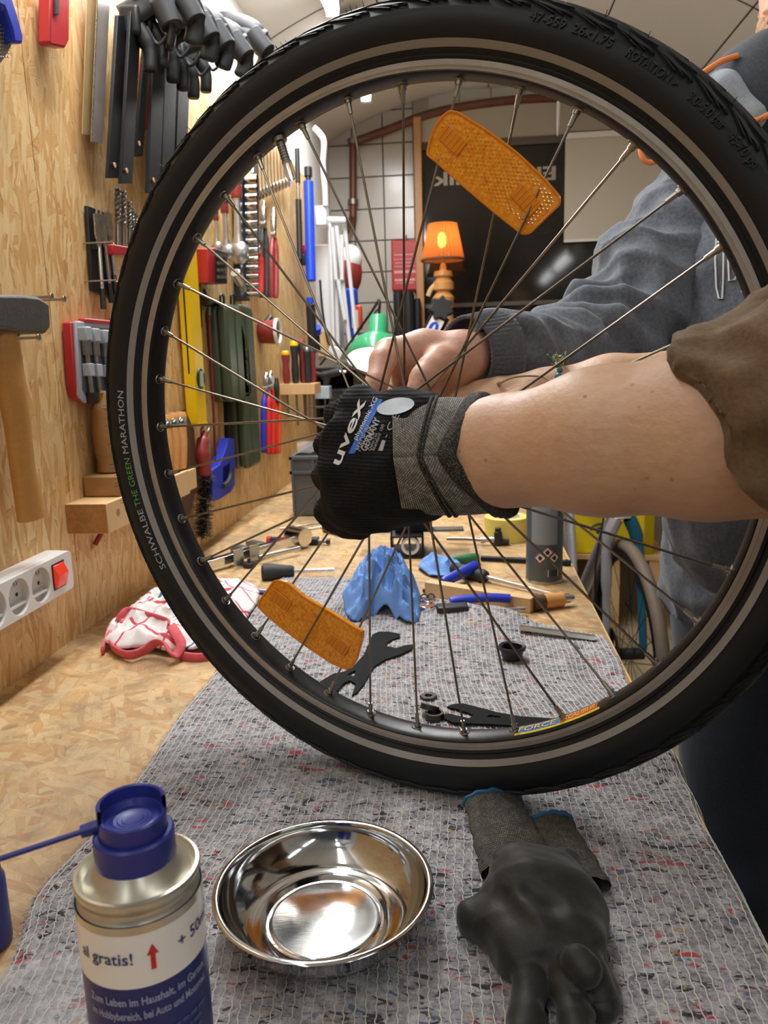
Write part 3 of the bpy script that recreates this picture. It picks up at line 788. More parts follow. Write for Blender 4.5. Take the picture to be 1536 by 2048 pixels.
def felt_surf(u, t):
    """u across 0..1, t along 0..1 -> point on the blanket"""
    s = t * (len(LE) - 1); i = min(int(s), len(LE) - 2); f = s - i
    a = LE[i].lerp(LE[i + 1], f); b = RE[i].lerp(RE[i + 1], f)
    p = a.lerp(b, u)
    far = max(0.0, (t - 0.86) / 0.14)
    p.y += far * far * 0.10 * max(0, 1 - abs(u - 0.30) / 0.34)          # bump of cloth behind the towel
    w = 0.0
    w += 0.006 * max(0, mnoise.noise(Vector((p.x * 6, p.y * 9, 0.3))))
    w += 0.016 * math.exp(-(((p.x - 0.02) - 0.35 * (p.y - 1.0)) ** 2) / 0.0016) * math.exp(-((p.y - 1.17) ** 2) / 0.008)
    w += 0.013 * math.exp(-(((p.y - 0.70) - 0.25 * (p.x - 0.16)) ** 2) / 0.0006) * math.exp(-((p.x - 0.175) ** 2) / 0.004)
    w += 0.014 * math.exp(-((p.y - 1.16) ** 2) / 0.0018) * math.exp(-((p.x + 0.02) ** 2) / 0.03)
    w *= min(1.0, max(0.0, (p.y - 0.60) / 0.10))
    w += 0.0012 * mnoise.noise(Vector((p.x * 60, p.y * 60, 1.7)))
    edge = min(1.0, min(u, 1 - t, 1) / 0.015)
    z = TABLE_Z + 0.0008 + 0.0042 * edge + w * min(1, edge)
    x = p.x
    over = x - (BE - 0.004)
    if over > 0:        # hangs over the bench edge
        x = BE - 0.004 + 0.016 * sin(min(over / 0.02, pi / 2)); z -= max(0, over - 0.006) * 1.05 + 0.004 * min(1, over / 0.01)
        x += 0.004 * mnoise.noise(Vector((p.y * 22, over * 10, 4.0)))
    return Vector((x, p.y, z))
NU, NV = 150, 190
mb = MB(); mb.grid([[felt_surf(i / NU, j / NV) for j in range(NV + 1)] for i in range(NU + 1)])
blk = solo('felt_blanket', mb, M_FELT, 'grey recycled felt blanket with white stitching spread over the bench under the wheel', 'blanket', smooth=180, solid=0.0)
from mathutils.bvhtree import BVHTree
FELT_BVH = BVHTree.FromPolygons([v.co.copy() for v in blk.data.vertices], [tuple(p.vertices) for p in blk.data.polygons])
def felt_h(x, y):
    h = FELT_BVH.ray_cast(Vector((x, y, 2.0)), Vector((0, 0, -1)))
    return (h[0].z - TABLE_Z) if h[0] is not None else 0.0
# rows of white chain stitch
mb = MB(); vs = []; fs = []
rr_ = random.Random(4)
NR = 84
for k in range(NR):
    u = (k + 0.5) / NR; prev = None
    M_ = 240
    for j in range(M_ + 1):
        t = 0.004 + 0.992 * j / M_
        uu = min(0.998, max(0.002, u + 0.0011 * sin(j * 2.1 + k) + 0.0016 * mnoise.noise(Vector((k * 3.1, t * 30, 0)))))
        p = felt_surf(uu, t); p.z += 0.0007 + 0.0005 * (j % 2)
        w = 0.00034
        b = len(vs); vs += [p + Vector((-w, 0, -0.0006)), p + Vector((0, 0, 0.0002)), p + Vector((w, 0, -0.0006))]
        if j > 0: fs += [(b - 3, b, b + 1, b - 2), (b - 2, b + 1, b + 2, b - 1)]
mb.add(vs, fs)
part('stitching', mb, M_THREAD, blk, smooth=180, label='rows of white stitching thread', kind='stuff')
# loose fibres standing off the hem
mb = MB(); rr_ = random.Random(8)
for k in range(900):
    s = rr_.random()
    if s < 0.5: u, t = 0.0, rr_.random()
    elif s < 0.75: u, t = rr_.random(), 1.0
    else: u, t = 1.0, rr_.random()
    p = felt_surf(min(.999, max(.001, u)), min(.999, max(.001, t)))
    d = Vector((rr_.uniform(-1, 1), rr_.uniform(-1, 1), rr_.uniform(0, 0.7))); d.normalize()
    if u == 0.0: d.x = -abs(d.x)
    if t == 1.0: d.y = abs(d.y)
    if u == 1.0: d.x = abs(d.x)
    L = rr_.uniform(0.003, 0.009); s_ = d.cross(Vector((0, 0, 1))) * 0.0003
    m_ = p + d * L * 0.6; e = p + d * L + Vector((0, 0, -0.003)); e.z = max(e.z, TABLE_Z + 0.0005) if e.x < BE else e.z
    mb.add([p - s_, p + s_, m_ + s_, m_ - s_, e], [(0, 1, 2, 3), (3, 2, 4)])
part('fringe', mb, pm('felt_fibre', '#aaa3a0', 0.9), blk, smooth=None, kind='stuff')
# ------------------------------------------------------------------ bicycle wheel
WC = Vector((-0.04663052, 0.65309962, CAM_H - 0.06315306))
WR = Matrix(((0.926931, -0.165261, 0.336879), (-0.325503, 0.092498, 0.941006), (-0.186672, -0.981903, 0.031946)))
wheel = thing('bicycle_wheel', 'black bicycle wheel with orange reflectors held upright on the felt blanket', 'wheel', WC, WR)
def pol(r, a, z): return Vector((r * cos(a), r * sin(a), z))
# tyre: closed cross-section (near side is -z)
half = [(0.2772, 0.0108), (0.2778, 0.0126), (0.2795, 0.0136), (0.2806, 0.0130), (0.2818, 0.0140), (0.2833, 0.0153), (0.2862, 0.0176), (0.2890, 0.0196), (0.2925, 0.0216), (0.2965, 0.0231), (0.3005, 0.0236), (0.3045, 0.0231), (0.3072, 0.0222), (0.3080, 0.0222), (0.3088, 0.0215), (0.3130, 0.0188), (0.3170, 0.0146), (0.3196, 0.0096), (0.3207, 0.0045)]
prof = [(r, -z) for r, z in half] + [(0.3209, 0.0)] + [(r, z) for r, z in reversed(half)]
NT_ = 220
mb = MB(); mb.lathe(prof + [(0.274, 0.009), (0.274, -0.009)], NT_, closed=True)
tyre = part('tyre', mb, M_RUBBER, wheel, smooth=50)
# reflex stripes on both sidewalls
for s in (-1, 1):
    mb = MB(); mb.lathe([(0.2840, s * 0.01615), (0.2862, s * 0.0181), (0.2887, s * 0.0199)], NT_)
    part('reflective_stripe', mb, M_REFLS, tyre, label='grey reflective stripe')
# tread: slanted shoulder blocks and a centre row
def tsurf(a, w, lift=0.0):
    """w: signed arc position across the tread, +-1 at the moulded ridge"""
    t = abs(w); zz = 0.0222 * sin(t * 1.22) / sin(1.22); r = 0.3209 - (0.3209 - 0.3085) * (1 - cos(t * 1.28)) / (1 - cos(1.28))
    n = Vector((1, 0)) if t < 1e-6 else Vector((cos(t * 1.15), sin(t * 1.15) * (1 if w > 0 else -1)))
    return pol(r + n.x * lift, a, zz * (1 if w > 0 else -1) + n.y * lift)
mb = MB(); NB = 64
def tblock(a0, w0, a1, w1, da, lift):
    """slanted bar from (a0,w0) to (a1,w1), half-width da in angle"""
    K = 3; rows = []
    vs = []
    for i in range(K + 1):
        f = i / K; a = a0 + (a1 - a0) * f; w = w0 + (w1 - w0) * f
        for q, l in ((-da, -0.0004), (-da * 0.8, lift), (da * 0.8, lift), (da, -0.0004)): vs.append(tsurf(a + q, w, l))
    fs = []
    for i in range(K):
        for q in range(3): fs.append((i * 4 + q, (i + 1) * 4 + q, (i + 1) * 4 + q + 1, i * 4 + q + 1))
    fs += [(0, 1, 2, 3), (K * 4 + 3, K * 4 + 2, K * 4 + 1, K * 4)]
    mb.add(vs, fs)
P2 = 2 * pi / NB
for k in range(NB):
    a = k * P2
    for s in (-1, 1):
        o = a + (0 if s > 0 else P2 / 2)
        tblock(o, s * 0.16, o + P2 * 0.85, s * 0.56, P2 * 0.30, 0.0022)
        tblock(o + P2 * 0.25, s * 0.62, o + P2 * 0.95, s * 0.80, P2 * 0.24, 0.0016)
        for q in range(3): tblock(o + P2 * (0.05 + 0.2 * q), s * 0.60, o + P2 * (0.75 + 0.2 * q), s * (0.90 - 0.03 * q), P2 * 0.035, 0.0014)
        tblock(o + P2 * 0.1, s * 0.02, o + P2 * 0.5, s * 0.13, P2 * 0.26, 0.0022)
part('tread', mb, M_TREAD, tyre, smooth=30)
mb = MB(); rr_ = random.Random(3)
for k in range(260):     # moulding hairs
    a = rr_.random() * 2 * pi; w = rr_.choice((-0.5, 0.5, 0.2, -0.2, 0.8, -0.8)); p = tsurf(a, w, 0.001); q = tsurf(a, w, rr_.uniform(0.004, 0.007)); q += pol(0, 0, 0)
    mb.cyl(p, q, 0.00035, 0.0002, n=4)
part('moulding_hairs', mb, M_TREAD, tyre, kind='stuff')
def side_map(r0, a0, lift=0.0):
    """map flat text onto the near sidewall: x along increasing angle, y outwards"""
    P = [(r, z) for r, z in half]
    L = [0.0]
    for i in range(1, len(P)): L.append(L[-1] + hypot(P[i][0] - P[i - 1][0], P[i][1] - P[i - 1][1]))
    i0 = max(i for i in range(len(P)) if P[i][0] <= r0); s0 = L[i0] + (L[i0 + 1] - L[i0]) * (r0 - P[i0][0]) / (P[i0 + 1][0] - P[i0][0])
    def fn(x, y, z):
        s = s0 + y; j = 0
        while j < len(L) - 2 and L[j + 1] < s: j += 1
        f = (s - L[j]) / (L[j + 1] - L[j]); r = P[j][0] + (P[j + 1][0] - P[j][0]) * f; zz = P[j][1] + (P[j + 1][1] - P[j][1]) * f
        tx = P[j + 1][0] - P[j][0]; tz = P[j + 1][1] - P[j][1]; q = hypot(tx, tz); nr, nz = -tz / q, tx / q
        if nz < 0: nr, nz = -nr, -nz
        k = lift + z
        return pol(r + nr * k, a0 + x / r0, -(zz + nz * k))
    return fn
def arc_text(txt, size, r, a_from, a_to, name, mat, lift, ext=0.0, bold=0.0):
    w = radians(a_to - a_from) * r
    text_part(txt, size, side_map(r, radians(a_from), lift), name, mat, tyre, extrude=ext, width=w, bold=bold, cuts=24)
arc_text('SCHWALBE', 0.0080, 0.2915, 142.0, 154.3, 'lettering', M_PRINTGY, 0.0005)
arc_text('THE GREEN', 0.0080, 0.2915, 155.0, 164.4, 'lettering', M_PRINTG, 0.0005)
arc_text('MARATHON', 0.0080, 0.2915, 165.2, 177.0, 'lettering', M_PRINTGY, 0.0005)
arc_text('47-559  26x1.75', 0.0085, 0.3030, -80.0, -68.7, 'moulded_lettering', M_TREAD, 0.0003, 0.0010)
arc_text('ROTATION >', 0.0085, 0.3030, -66.6, -59.2, 'moulded_lettering', M_TREAD, 0.0003, 0.0010)
arc_text('3.0-5.0 bar   45-70 psi', 0.0085, 0.3030, -57.3, -45.6, 'moulded_lettering', M_TREAD, 0.0003, 0.0010)
# rim
rim_prof = [(0.2775, -0.0120), (0.2705, -0.0118), (0.2700, -0.0121), (0.2690, -0.0112), (0.2672, -0.0070), (0.2662, 0.0), (0.2672, 0.0070), (0.2690, 0.0112), (0.2700, 0.0121), (0.2705, 0.0118), (0.2775, 0.0120), (0.2775, 0.0095), (0.273, 0.008), (0.273, -0.008), (0.2775, -0.0095)]
mb = MB(); mb.lathe(rim_prof, NT_, closed=True); rim = part('rim', mb, M_RIMBLK, wheel, smooth=35)
for s in (-1, 1):
    mb = MB(); mb.lathe([(0.2774, s * 0.01215), (0.2738, s * 0.01210), (0.2736, s * 0.0124), (0.2733, s * 0.01215), (0.2708, s * 0.01205)], NT_)
    part('brake_track', mb, M_BRAKE, rim, label='worn metal brake track')
# hub
hub_prof = [(0.0045, -0.062), (0.0045, -0.050), (0.0085, -0.0495), (0.0085, -0.045), (0.0130, -0.044), (0.0155, -0.037), (0.0265, -0.0362), (0.0265, -0.0328), (0.0165, -0.0315), (0.0135, -0.022), (0.0135, 0.022), (0.0165, 0.0315), (0.0265, 0.0328), (0.0265, 0.0362), (0.0155, 0.037), (0.0130, 0.044), (0.0085, 0.045), (0.0085, 0.0495), (0.0045, 0.050), (0.0045, 0.062)]
mb = MB(); mb.lathe([(0, -0.062)] + hub_prof + [(0, 0.062)], 40); part('hub', mb, M_DULL, wheel)
# spokes: 36, three-cross
A0 = -pi / 2; FR = 0.0225
nip_me = None
for i in range(36):
    th = A0 - radians(10) * i
    k = i % 4; near = k in (0, 2); sgn = -1 if k in (0, 1) else 1
    fz = (-0.0345 if near else 0.0345) + (0.0022 if (i // 4) % 2 else -0.0022)
    ha = th + sgn * radians(60)
    h = pol(FR, ha, fz); n = pol(0.2666, th, -0.0015 if near else 0.0015); d = (n - h).normalized()
    mb = MB(); mb.cyl(h, n - d * 0.010, 0.00105, n=8); mb.cyl(h + Vector((0, 0, -0.003)), h + Vector((0, 0, 0.003)), 0.0011, n=6)
    sp = part('spoke', mb, M_SPOKE, wheel)
    mb = MB(); mb.cyl(n - d * 0.0125, n - d * 0.0035, 0.0018, 0.0021, n=8); mb.cyl(n - d * 0.004, n + d * 0.002, 0.0028, 0.0030, n=10)
    part('nipple', mb, M_BRASS, sp)
    mb = MB(); Rn = frame_z(-pol(1, th, 0)); mb.lathe([(0.0032, -0.0005), (0.0046, 0.0006), (0.0052, -0.0008)], 14, pol(0.2664, th, 0), Rn)
    part('eyelet', mb, M_DULL, sp)
# valve with clear dust cap
va = atan2(-0.21747, -0.15149); vd = -pol(1, va, 0); vb = pol(0.2668, va, 0); tip = Vector((-0.1374, -0.1900, 0.0)); 
vd = (tip - vb).normalized()
mb = MB(); mb.cyl(vb - vd * 0.002, vb + vd * 0.003, 0.0062, n=16); mb.cyl(vb, vb + vd * 0.020, 0.0032, n=14)
for q in range(7): mb.cyl(vb + vd * (0.004 + q * 0.0023), vb + vd * (0.0052 + q * 0.0023), 0.0037, n=12)
vl = part('valve', mb, M_DULL, wheel)
t_ = NT('clear_cap_plastic'); M_CLEAR = t_.out((0.95, 0.96, 0.96, 1), 0.12, 0.0, None, Transmission_Weight=0.85, IOR=1.4)
mb = MB(); mb.lathe([(0.0042, 0.0), (0.0042, 0.010), (0.0034, 0.0145), (0, 0.016)], 16, vb + vd * 0.0195, frame_z(vd)); part('dust_cap', mb, M_CLEAR, vl)
# rim decal on the inner face
def rim_map(a0, sgn=1):
    def fn(x, y, z):
        zz = 0.0005 + y; r = 0.2662 + 0.0010 * (zz / 0.007) if zz < 0.007 else 0.2672 + (zz - 0.007) * 0.43
        return pol(r - 0.0004 - z, a0 - x / 0.2665, zz)
    return fn
def dec(a_from, a_to, w0, w1, mat, name, lift=0.0):
    mb = MB(); g = []
    for i in range(13):
        a = radians(a_from + (a_to - a_from) * i / 12); row = []
        for j in range(4):
            w = w0 + (w1 - w0) * j / 3; r = 0.2662 + abs(w) / 0.007 * 0.0010 if abs(w) < 0.007 else 0.2672 + (abs(w) - 0.007) * 0.43
            row.append(pol(r - 0.0003 - lift, a, w))
        g.append(row)
    mb.grid(g); part(name, mb, mat, rim, smooth=180, label='printed rim sticker')
dec(43.0, 50.5, -0.0075, 0.0005, M_PRINTO, 'decal'); dec(50.5, 59.0, -0.0075, 0.0005, M_PRINTB, 'decal')
dec(42.5, 59.5, -0.0095, -0.0075, M_PRINTY, 'decal'); dec(42.5, 59.2, 0.0005, 0.0022, M_PRINTY, 'decal')
def dmap(x, y, z):
    w = -0.0068 + y
    r = 0.2662 + abs(w) / 0.007 * 0.0010
    return pol(r - 0.0008, radians(59.0) - x / 0.2665, w)
text_part('FORCE', 0.0085, dmap, 'decal_lettering', M_PRINTY, rim, width=0.034, cuts=8)
text_part('EXCALIBUR', 0.0085, lambda x, y, z: dmap(x + 0.0385, y, z), 'decal_lettering', M_PRINTY, rim, width=0.034, cuts=8)
# orange spoke reflectors
def orange():
    t = NT('orange_reflector'); v = t.coords()
    vo = t.voro(v, 330, 'F1', '3D', 'Distance')
    c = t.ramp(vo, [(0.15, srgb('#ffbe40')), (0.5, srgb('#ffa81c')), (0.9, srgb('#ea8c06'))])
    return t.out(c, 0.16, 0.0, None, Transmission_Weight=0.25, IOR=1.45, Coat_Weight=0.6)
M_ORANGE = orange()
t_ = NT('orange_clear'); M_ORANGE2 = t_.out(srgb('#fb9c14'), 0.12, 0, None, Transmission_Weight=0.3, IOR=1.45, Coat_Weight=0.4)
def reflector(pts, slot_pts, z0, z1):
    c = sum((Vector((x, y, 0)) for x, y in pts), Vector()) / len(pts)
    P = [Vector((x, y, 0)) for x, y in pts]
    rnd = []
    n = len(P)
    for i in range(n):
        p = P[i]; a = (P[i - 1] - p); b = (P[(i + 1) % n] - p); rr = min(0.004, a.length * 0.3, b.length * 0.3); a.normalize(); b.normalize()
        for k in range(4):
            f = k / 3; rnd.append(((p + a * rr).lerp(p, f)).lerp(p.lerp(p + b * rr, f), f))
    body = MB(); ring = [(p.x, p.y) for p in rnd]
    body.prism(ring, z0, z1)
    ro = part('reflector', body, M_ORANGE, wheel, bevel=0.0012, label='orange plastic spoke reflector')
    # rim frame of the reflector
    fr = MB(); m = len(rnd)
    fr.tube([p + Vector((0, 0, z0)) for p in rnd], 0.0011, 6, closed=True); part('border', fr, M_ORANGE2, ro)
    # prism bumps
    bumps = MB(); xs = [p[0] for p in ring]; ys = [p[1] for p in ring]
    def inside(x, y, mrg):
        s = True
        for i in range(m):
            a = ring[i]; b = ring[(i + 1) % m]; e = hypot(b[0] - a[0], b[1] - a[1])
            if e < 1e-7: continue
            cr = ((b[0] - a[0]) * (y - a[1]) - (b[1] - a[1]) * (x - a[0])) / e
            if cr * orient < mrg: return False
        return True
    ar = sum(ring[i][0] * ring[(i + 1) % m][1] - ring[(i + 1) % m][0] * ring[i][1] for i in range(m)); orient = 1 if ar > 0 else -1
    st = 0.0030; j = 0; y = min(ys)
    while y < max(ys):
        x = min(xs) + (st / 2 if j % 2 else 0)
        while x < max(xs):
            clear = all((Vector((x, y, 0)) - (Vector((q[0], q[1], 0)))).length > 0.011 for q in slot_pts)
            if clear and inside(x, y, 0.0035):
                hexa = [(x + 0.00125 * cos(k * pi / 3), y + 0.00125 * sin(k * pi / 3)) for k in range(6)]
                bumps.add([(hx, hy, z0 + 0.0001) for hx, hy in hexa] + [(x, y, z0 - 0.0007)], [(k, 6, (k + 1) % 6) for k in range(6)])
            x += st
        y += st * 0.87; j += 1
    part('prisms', bumps, M_ORANGE, ro, smooth=None, kind='stuff')
    for q in slot_pts:
        cl = MB(); ang = q[2]
        R = RZ(ang)
        cl.box((q[0], q[1], z0 - 0.0006), (0.022, 0.012, 0.0024), R)
        for k in range(5): cl.box(Vector((q[0], q[1], z0 - 0.0016)) + R @ Vector((-0.008 + 0.004 * k, 0, 0)), (0.0012, 0.011, 0.0012), R)
        part('clip', cl, M_ORANGE2, ro, bevel=0.0006)
def wheel_px(pts, z):
    out = []; Ri = WR.transposed(); o = Ri @ (CO - WC)
    for x, y in pts:
        v = Ri @ cam_ray(x, y); t = (z - o.z) / v.z; q = o + v * t; out.append((q.x, q.y))
    return out
up_pts = wheel_px([(899, 222), (917, 226), (980, 265), (1035, 307), (1087, 356), (1120, 395), (1118, 409), (1060, 465), (1046, 468), (1035, 460), (986, 421), (921, 366), (873, 323), (855, 309), (857, 296), (865, 266), (880, 238)], -0.0100)
lo_pts = wheel_px([(550, 1160), (574, 1166), (606, 1194), (662, 1226), (703, 1252), (724, 1264), (724, 1279), (713, 1319), (702, 1336), (692, 1337), (662, 1325), (606, 1287), (562, 1254), (533, 1230), (516, 1213), (519, 1202)], -0.0030)
usl = wheel_px([(905, 280), (1052, 400)], -0.01); lsl = wheel_px([(563, 1200), (677, 1288)], -0.003)
reflector(up_pts, [(*usl[0], 35), (*usl[1], 38)], -0.0100, -0.0045)
reflector(lo_pts, [(*lsl[0], 22), (*lsl[1], 22)], -0.0030, 0.0030)
# ------------------------------------------------------------------ people
from mathutils.bvhtree import BVHTree
def displace(me, fn):
    n = len(me.vertices); V = np.zeros(n * 3, np.float32); N = np.zeros(n * 3, np.float32)
    me.vertices.foreach_get('co', V); me.vertices.foreach_get('normal', N)
    V = V.reshape(-1, 3); N = N.reshape(-1, 3)
    V2 = V + N * fn(V)[:, None]
    me.vertices.foreach_set('co', V2.astype(np.float32).ravel()); me.update(); return me
def wrinkle(seed, scale, n=7):
    rs = np.random.RandomState(seed); K = rs.normal(size=(n, 3)); K /= np.linalg.norm(K, axis=1)[:, None]; K *= scale * rs.uniform(0.6, 1.7, size=(n, 1)); ph = rs.uniform(0, 6.28, n)
    return lambda V: np.sin(V @ K.T + ph).mean(1)
def creases(seed, scale, n=5):
    rs = np.random.RandomState(seed); K = rs.normal(size=(n, 3)); K /= np.linalg.norm(K, axis=1)[:, None]; K *= scale * rs.uniform(0.6, 1.5, size=(n, 1)); ph = rs.uniform(0, 6.28, n); w = wrinkle(seed + 7, scale * 0.8)
    return lambda V: (1 - np.abs(np.sin(V @ K.T + ph + 1.5 * w(V)[:, None]))).mean(1) - 0.36
def folds(a, b, period, amp, seed, slant=0.6):
    """soft ridges running around a limb from a to b"""
    a = np.array(a); d = np.array(b) - a; L = np.linalg.norm(d); d = d / L
    s = np.cross(d, (0.2, 0.3, 1.0)); s /= np.linalg.norm(s); w1 = wrinkle(seed, 14); w2 = wrinkle(seed + 1, 30)
    def fn(V):
        t = (V - a) @ d; q = (V - a) @ s
        ph = (t + slant * q) / period * 6.28 + 2.2 * w1(V)
        r = np.sin(ph); r = np.sign(r) * np.abs(r) ** 0.8
        win = np.clip(np.minimum(t, L - t) / 0.03 + 0.6, 0, 1)
        return amp * win * (r * (0.55 + 0.6 * w2(V)) + 0.5 * w2(V))
    return fn
def bvh_of(me):
    return BVHTree.FromPolygons([v.co.copy() for v in me.vertices], [tuple(p.vertices) for p in me.polygons])
def hit(bvh, px, py, lift=0.0006):
    d = cam_ray(px, py).normalized(); h = bvh.ray_cast(CO, d)
    if h[0] is None: return None
    n = h[1] if h[1].dot(d) < 0 else -h[1]
    return h[0] + n * lift
def print_text(bvh, txt, size_px, org, ang, name, mat, parent, width=None, bold=0.0, lift=0.0006, shear=0.0):
    ca, sa = cos(radians(ang)), sin(radians(ang)); last = [None]
    def fn(x, y, z):
        px = org[0] + x * ca - y * sa; py = org[1] - x * sa - y * ca
        p = hit(bvh, px, py, lift)
        if p is None: p = last[0] or U(px, py, 0.55)
        last[0] = p
        return p
    return text_part(txt, size_px, fn, name, mat, parent, width=width, bold=bold, cuts=10, shear=shear)
def print_poly(bvh, pts, name, mat, parent, n=10, m=4, lift=0.0005):
    """quad patch given by four pixel corners"""
    a, b, c, d = [Vector((p[0], p[1])) for p in pts]; g = []; last = None
    for i in range(n + 1):
        row = []
        for j in range(m + 1):
            q = a.lerp(b, i / n).lerp(d.lerp(c, i / n), j / m); p = hit(bvh, q.x, q.y, lift)
            if p is None: p = last
            last = p; row.append(p)
        g.append(row)
    mb = MB(); mb.grid(g); return part(name, mb, mat, parent, smooth=180)

def head_frame(fwd):
    f = Vector(fwd).normalized(); s = Vector((0, 0, 1)).cross(f).normalized(); u = f.cross(s)
    return Matrix((s, f, u)).transposed()          # local x side, y forward, z up
def head_prims(H, R):
    P = lambda x, y, z: tuple(H + R @ Vector((x, y, z)))
    o = [('e', P(0, -0.008, 0.020), (0.076, 0.096, 0.100), R, 0.02), ('e', P(0, 0.030, -0.055), (0.058, 0.062, 0.062), R, 0.03), ('e', P(0, 0.066, -0.092), (0.026, 0.022, 0.020), R, 0.025)]
    o += [('c', P(0, 0.088, 0.012), P(0, 0.108, -0.026), 0.008, 0.012, 0.012), ('c', P(-0.035, 0.080, 0.026), P(0.035, 0.080, 0.026), 0.010, 0.010, 0.014)]
    for s in (-1, 1):
        o += [('-', ('e', P(s * 0.031, 0.098, 0.004), (0.014, 0.016, 0.010), R, 0.010)), ('e', P(s * 0.079, -0.004, -0.004), (0.009, 0.018, 0.030), R, 0.008)]
    o += [('c', P(-0.020, 0.092, -0.056), P(0.020, 0.092, -0.056), 0.006, 0.006, 0.006), ('c', P(-0.017, 0.090, -0.067), P(0.017, 0.090, -0.067), 0.0065, 0.0065, 0.004)]
    return o
def head_parts(H, R, parent, hair_mat):
    for s in (-1, 1):
        mb = MB(); c = H + R @ Vector((s * 0.031, 0.0775, 0.004)); mb.ball(c, 0.0115, 14, 10); e = part('eye', mb, pm('eye_white', '#e6e2dc', 0.25), parent)
        mb = MB(); mb.ball(c + R @ Vector((0, 0.0078, -0.001)), 0.0060, 12, 8); part('iris', mb, pm('iris_brown', '#4a3524', 0.2), e)
        mb = MB(); mb.tube([H + R @ Vector((s * x, y, z)) for x, y, z in ((0.014, 0.093, 0.024), (0.030, 0.092, 0.030), (0.048, 0.080, 0.025))], [0.003, 0.004, 0.002], 6); part('eyebrow', mb, hair_mat, parent)
    P = lambda x, y, z: tuple(H + R @ Vector((x, y, z)))
    part('hair', displace(sdf_mesh([('e', P(0, -0.018, 0.036), (0.086, 0.100, 0.098), R, 0.0), ('-', ('e', P(0, 0.105, -0.035), (0.090, 0.070, 0.105), R, 0.02))], 0.006, 'hair'), lambda V: 0.004 * creases(15, 150)(V)), hair_mat, parent, smooth=180)
# ---- person in the brown jacket: only the arms reach into the picture
p2 = thing('person', 'person in a brown jacket, bare forearm and black glove gripping the wheel hub', 'person', (0, 0, 0))
LW = U(905, 905, 0.538); LF1 = U(1000, 902, 0.517); LF2 = U(1200, 884, 0.472); LE_ = U(1420, 866, 0.442); LEL = U(1600, 850, 0.43)
LS = Vector((0.45, 0.24, 1.43)); RS = Vector((0.63, 0.56, 1.43)); NECK = (LS + RS) / 2 + Vector((0.01, 0, 0.06))
RF = U(890, 806, 0.735); RK = U(965, 793, 0.735); RW = U(1095, 786, 0.725); RE1 = U(1220, 778, 0.71); REL = U(1450, 775, 0.70)
PEL = Vector((0.60, 0.36, 0.93))
body = []
body += chain([LW, LF1], [0.0265, 0.0350], 0.01)
body += chain([LF1, LF2, LE_, LEL], [0.0345, 0.0425, 0.0475, 0.047], 0.012)
body += chain([LEL, LS], [0.045, 0.055], 0.02)
body += chain([U(800, 915, 0.556), LW], [0.020, 0.0265], 0.01)
# bare right hand and forearm behind the spokes
body += chain([RK, RW, RE1, REL], [0.016, 0.0215, 0.029, 0.037], 0.012)
body += chain([REL, RS], [0.042, 0.055], 0.02)
for q, (e0, e1, r) in enumerate([((948, 792, 0.742), (884, 808, 0.745), 0.0085), ((950, 803, 0.728), (878, 822, 0.728), 0.009), ((955, 812, 0.716), (886, 832, 0.715), 0.0085), ((960, 822, 0.706), (902, 838, 0.704), 0.0075)]):
    a = U(*e0); b = U(*e1); m = a.lerp(b, 0.5) + Vector((0, 0, 0.003))
    body += chain([RW.lerp(RK, 0.75), a, m, b], [0.014, 0.0105, r + 0.0008, r - 0.0015], 0.006)
body += chain([U(1040, 800, 0.705), U(985, 826, 0.694), U(940, 846, 0.690)], [0.013, 0.0105, 0.0085], 0.006)
# torso, head and legs out of frame
body += chain([PEL + Vector((-0.06, -0.08, 0)), LS + Vector((0.06, 0.06, -0.08))], [0.13, 0.13], 0.06)
body += chain([PEL + Vector((0.03, 0.10, 0)), RS + Vector((-0.02, -0.07, -0.08))], [0.13, 0.13], 0.06)
body += chain([LS, RS], [0.065, 0.065], 0.05)
HD = NECK + Vector((-0.02, 0.01, 0.17))
body += chain([NECK - Vector((0, 0, 0.05)), HD - Vector((0, 0, 0.07))], [0.062, 0.058], 0.03)
HR2 = head_frame((-0.85, 0.45, -0.25)); body += head_prims(HD, HR2)
me = sdf_mesh(body, 0.0042, 'body')
displace(me, lambda V: 0.0008 * wrinkle(5, 60)(V))
b2 = part('body', me, M_SKIN, p2, smooth=180, label='pale freckled forearms and bare hand')
# fine hairs on the forearm
mb = MB(); rr_ = random.Random(12); bva = bvh_of(me); axa = (LF2 - LW).normalized()
for k in range(900):
    px = rr_.uniform(900, 1390); py = rr_.uniform(690, 1040); d = cam_ray(px, py).normalized(); h = bva.ray_cast(CO, d)
    if h[0] is None or h[3] > 0.62: continue
    n = h[1] if h[1].dot(d) < 0 else -h[1]; g = (-axa * rr_.uniform(0.3, 1.0) + Vector((0, 0, -1)) * rr_.uniform(-0.3, 0.8)); g = (g - g.dot(n) * n).normalized()
    L = rr_.uniform(0.003, 0.008); p = h[0]; q = p + g * L * 0.5 + n * 0.0007; e = p + g * L + n * 0.0009; w_ = g.cross(n) * 0.00003
    mb.add([p - w_, p + w_, q + w_, q - w_, e], [(0, 1, 2, 3), (3, 2, 4)])
part('arm_hair', mb, pm('arm_hair', '#a08060', 0.6), b2, smooth=None, kind='stuff')
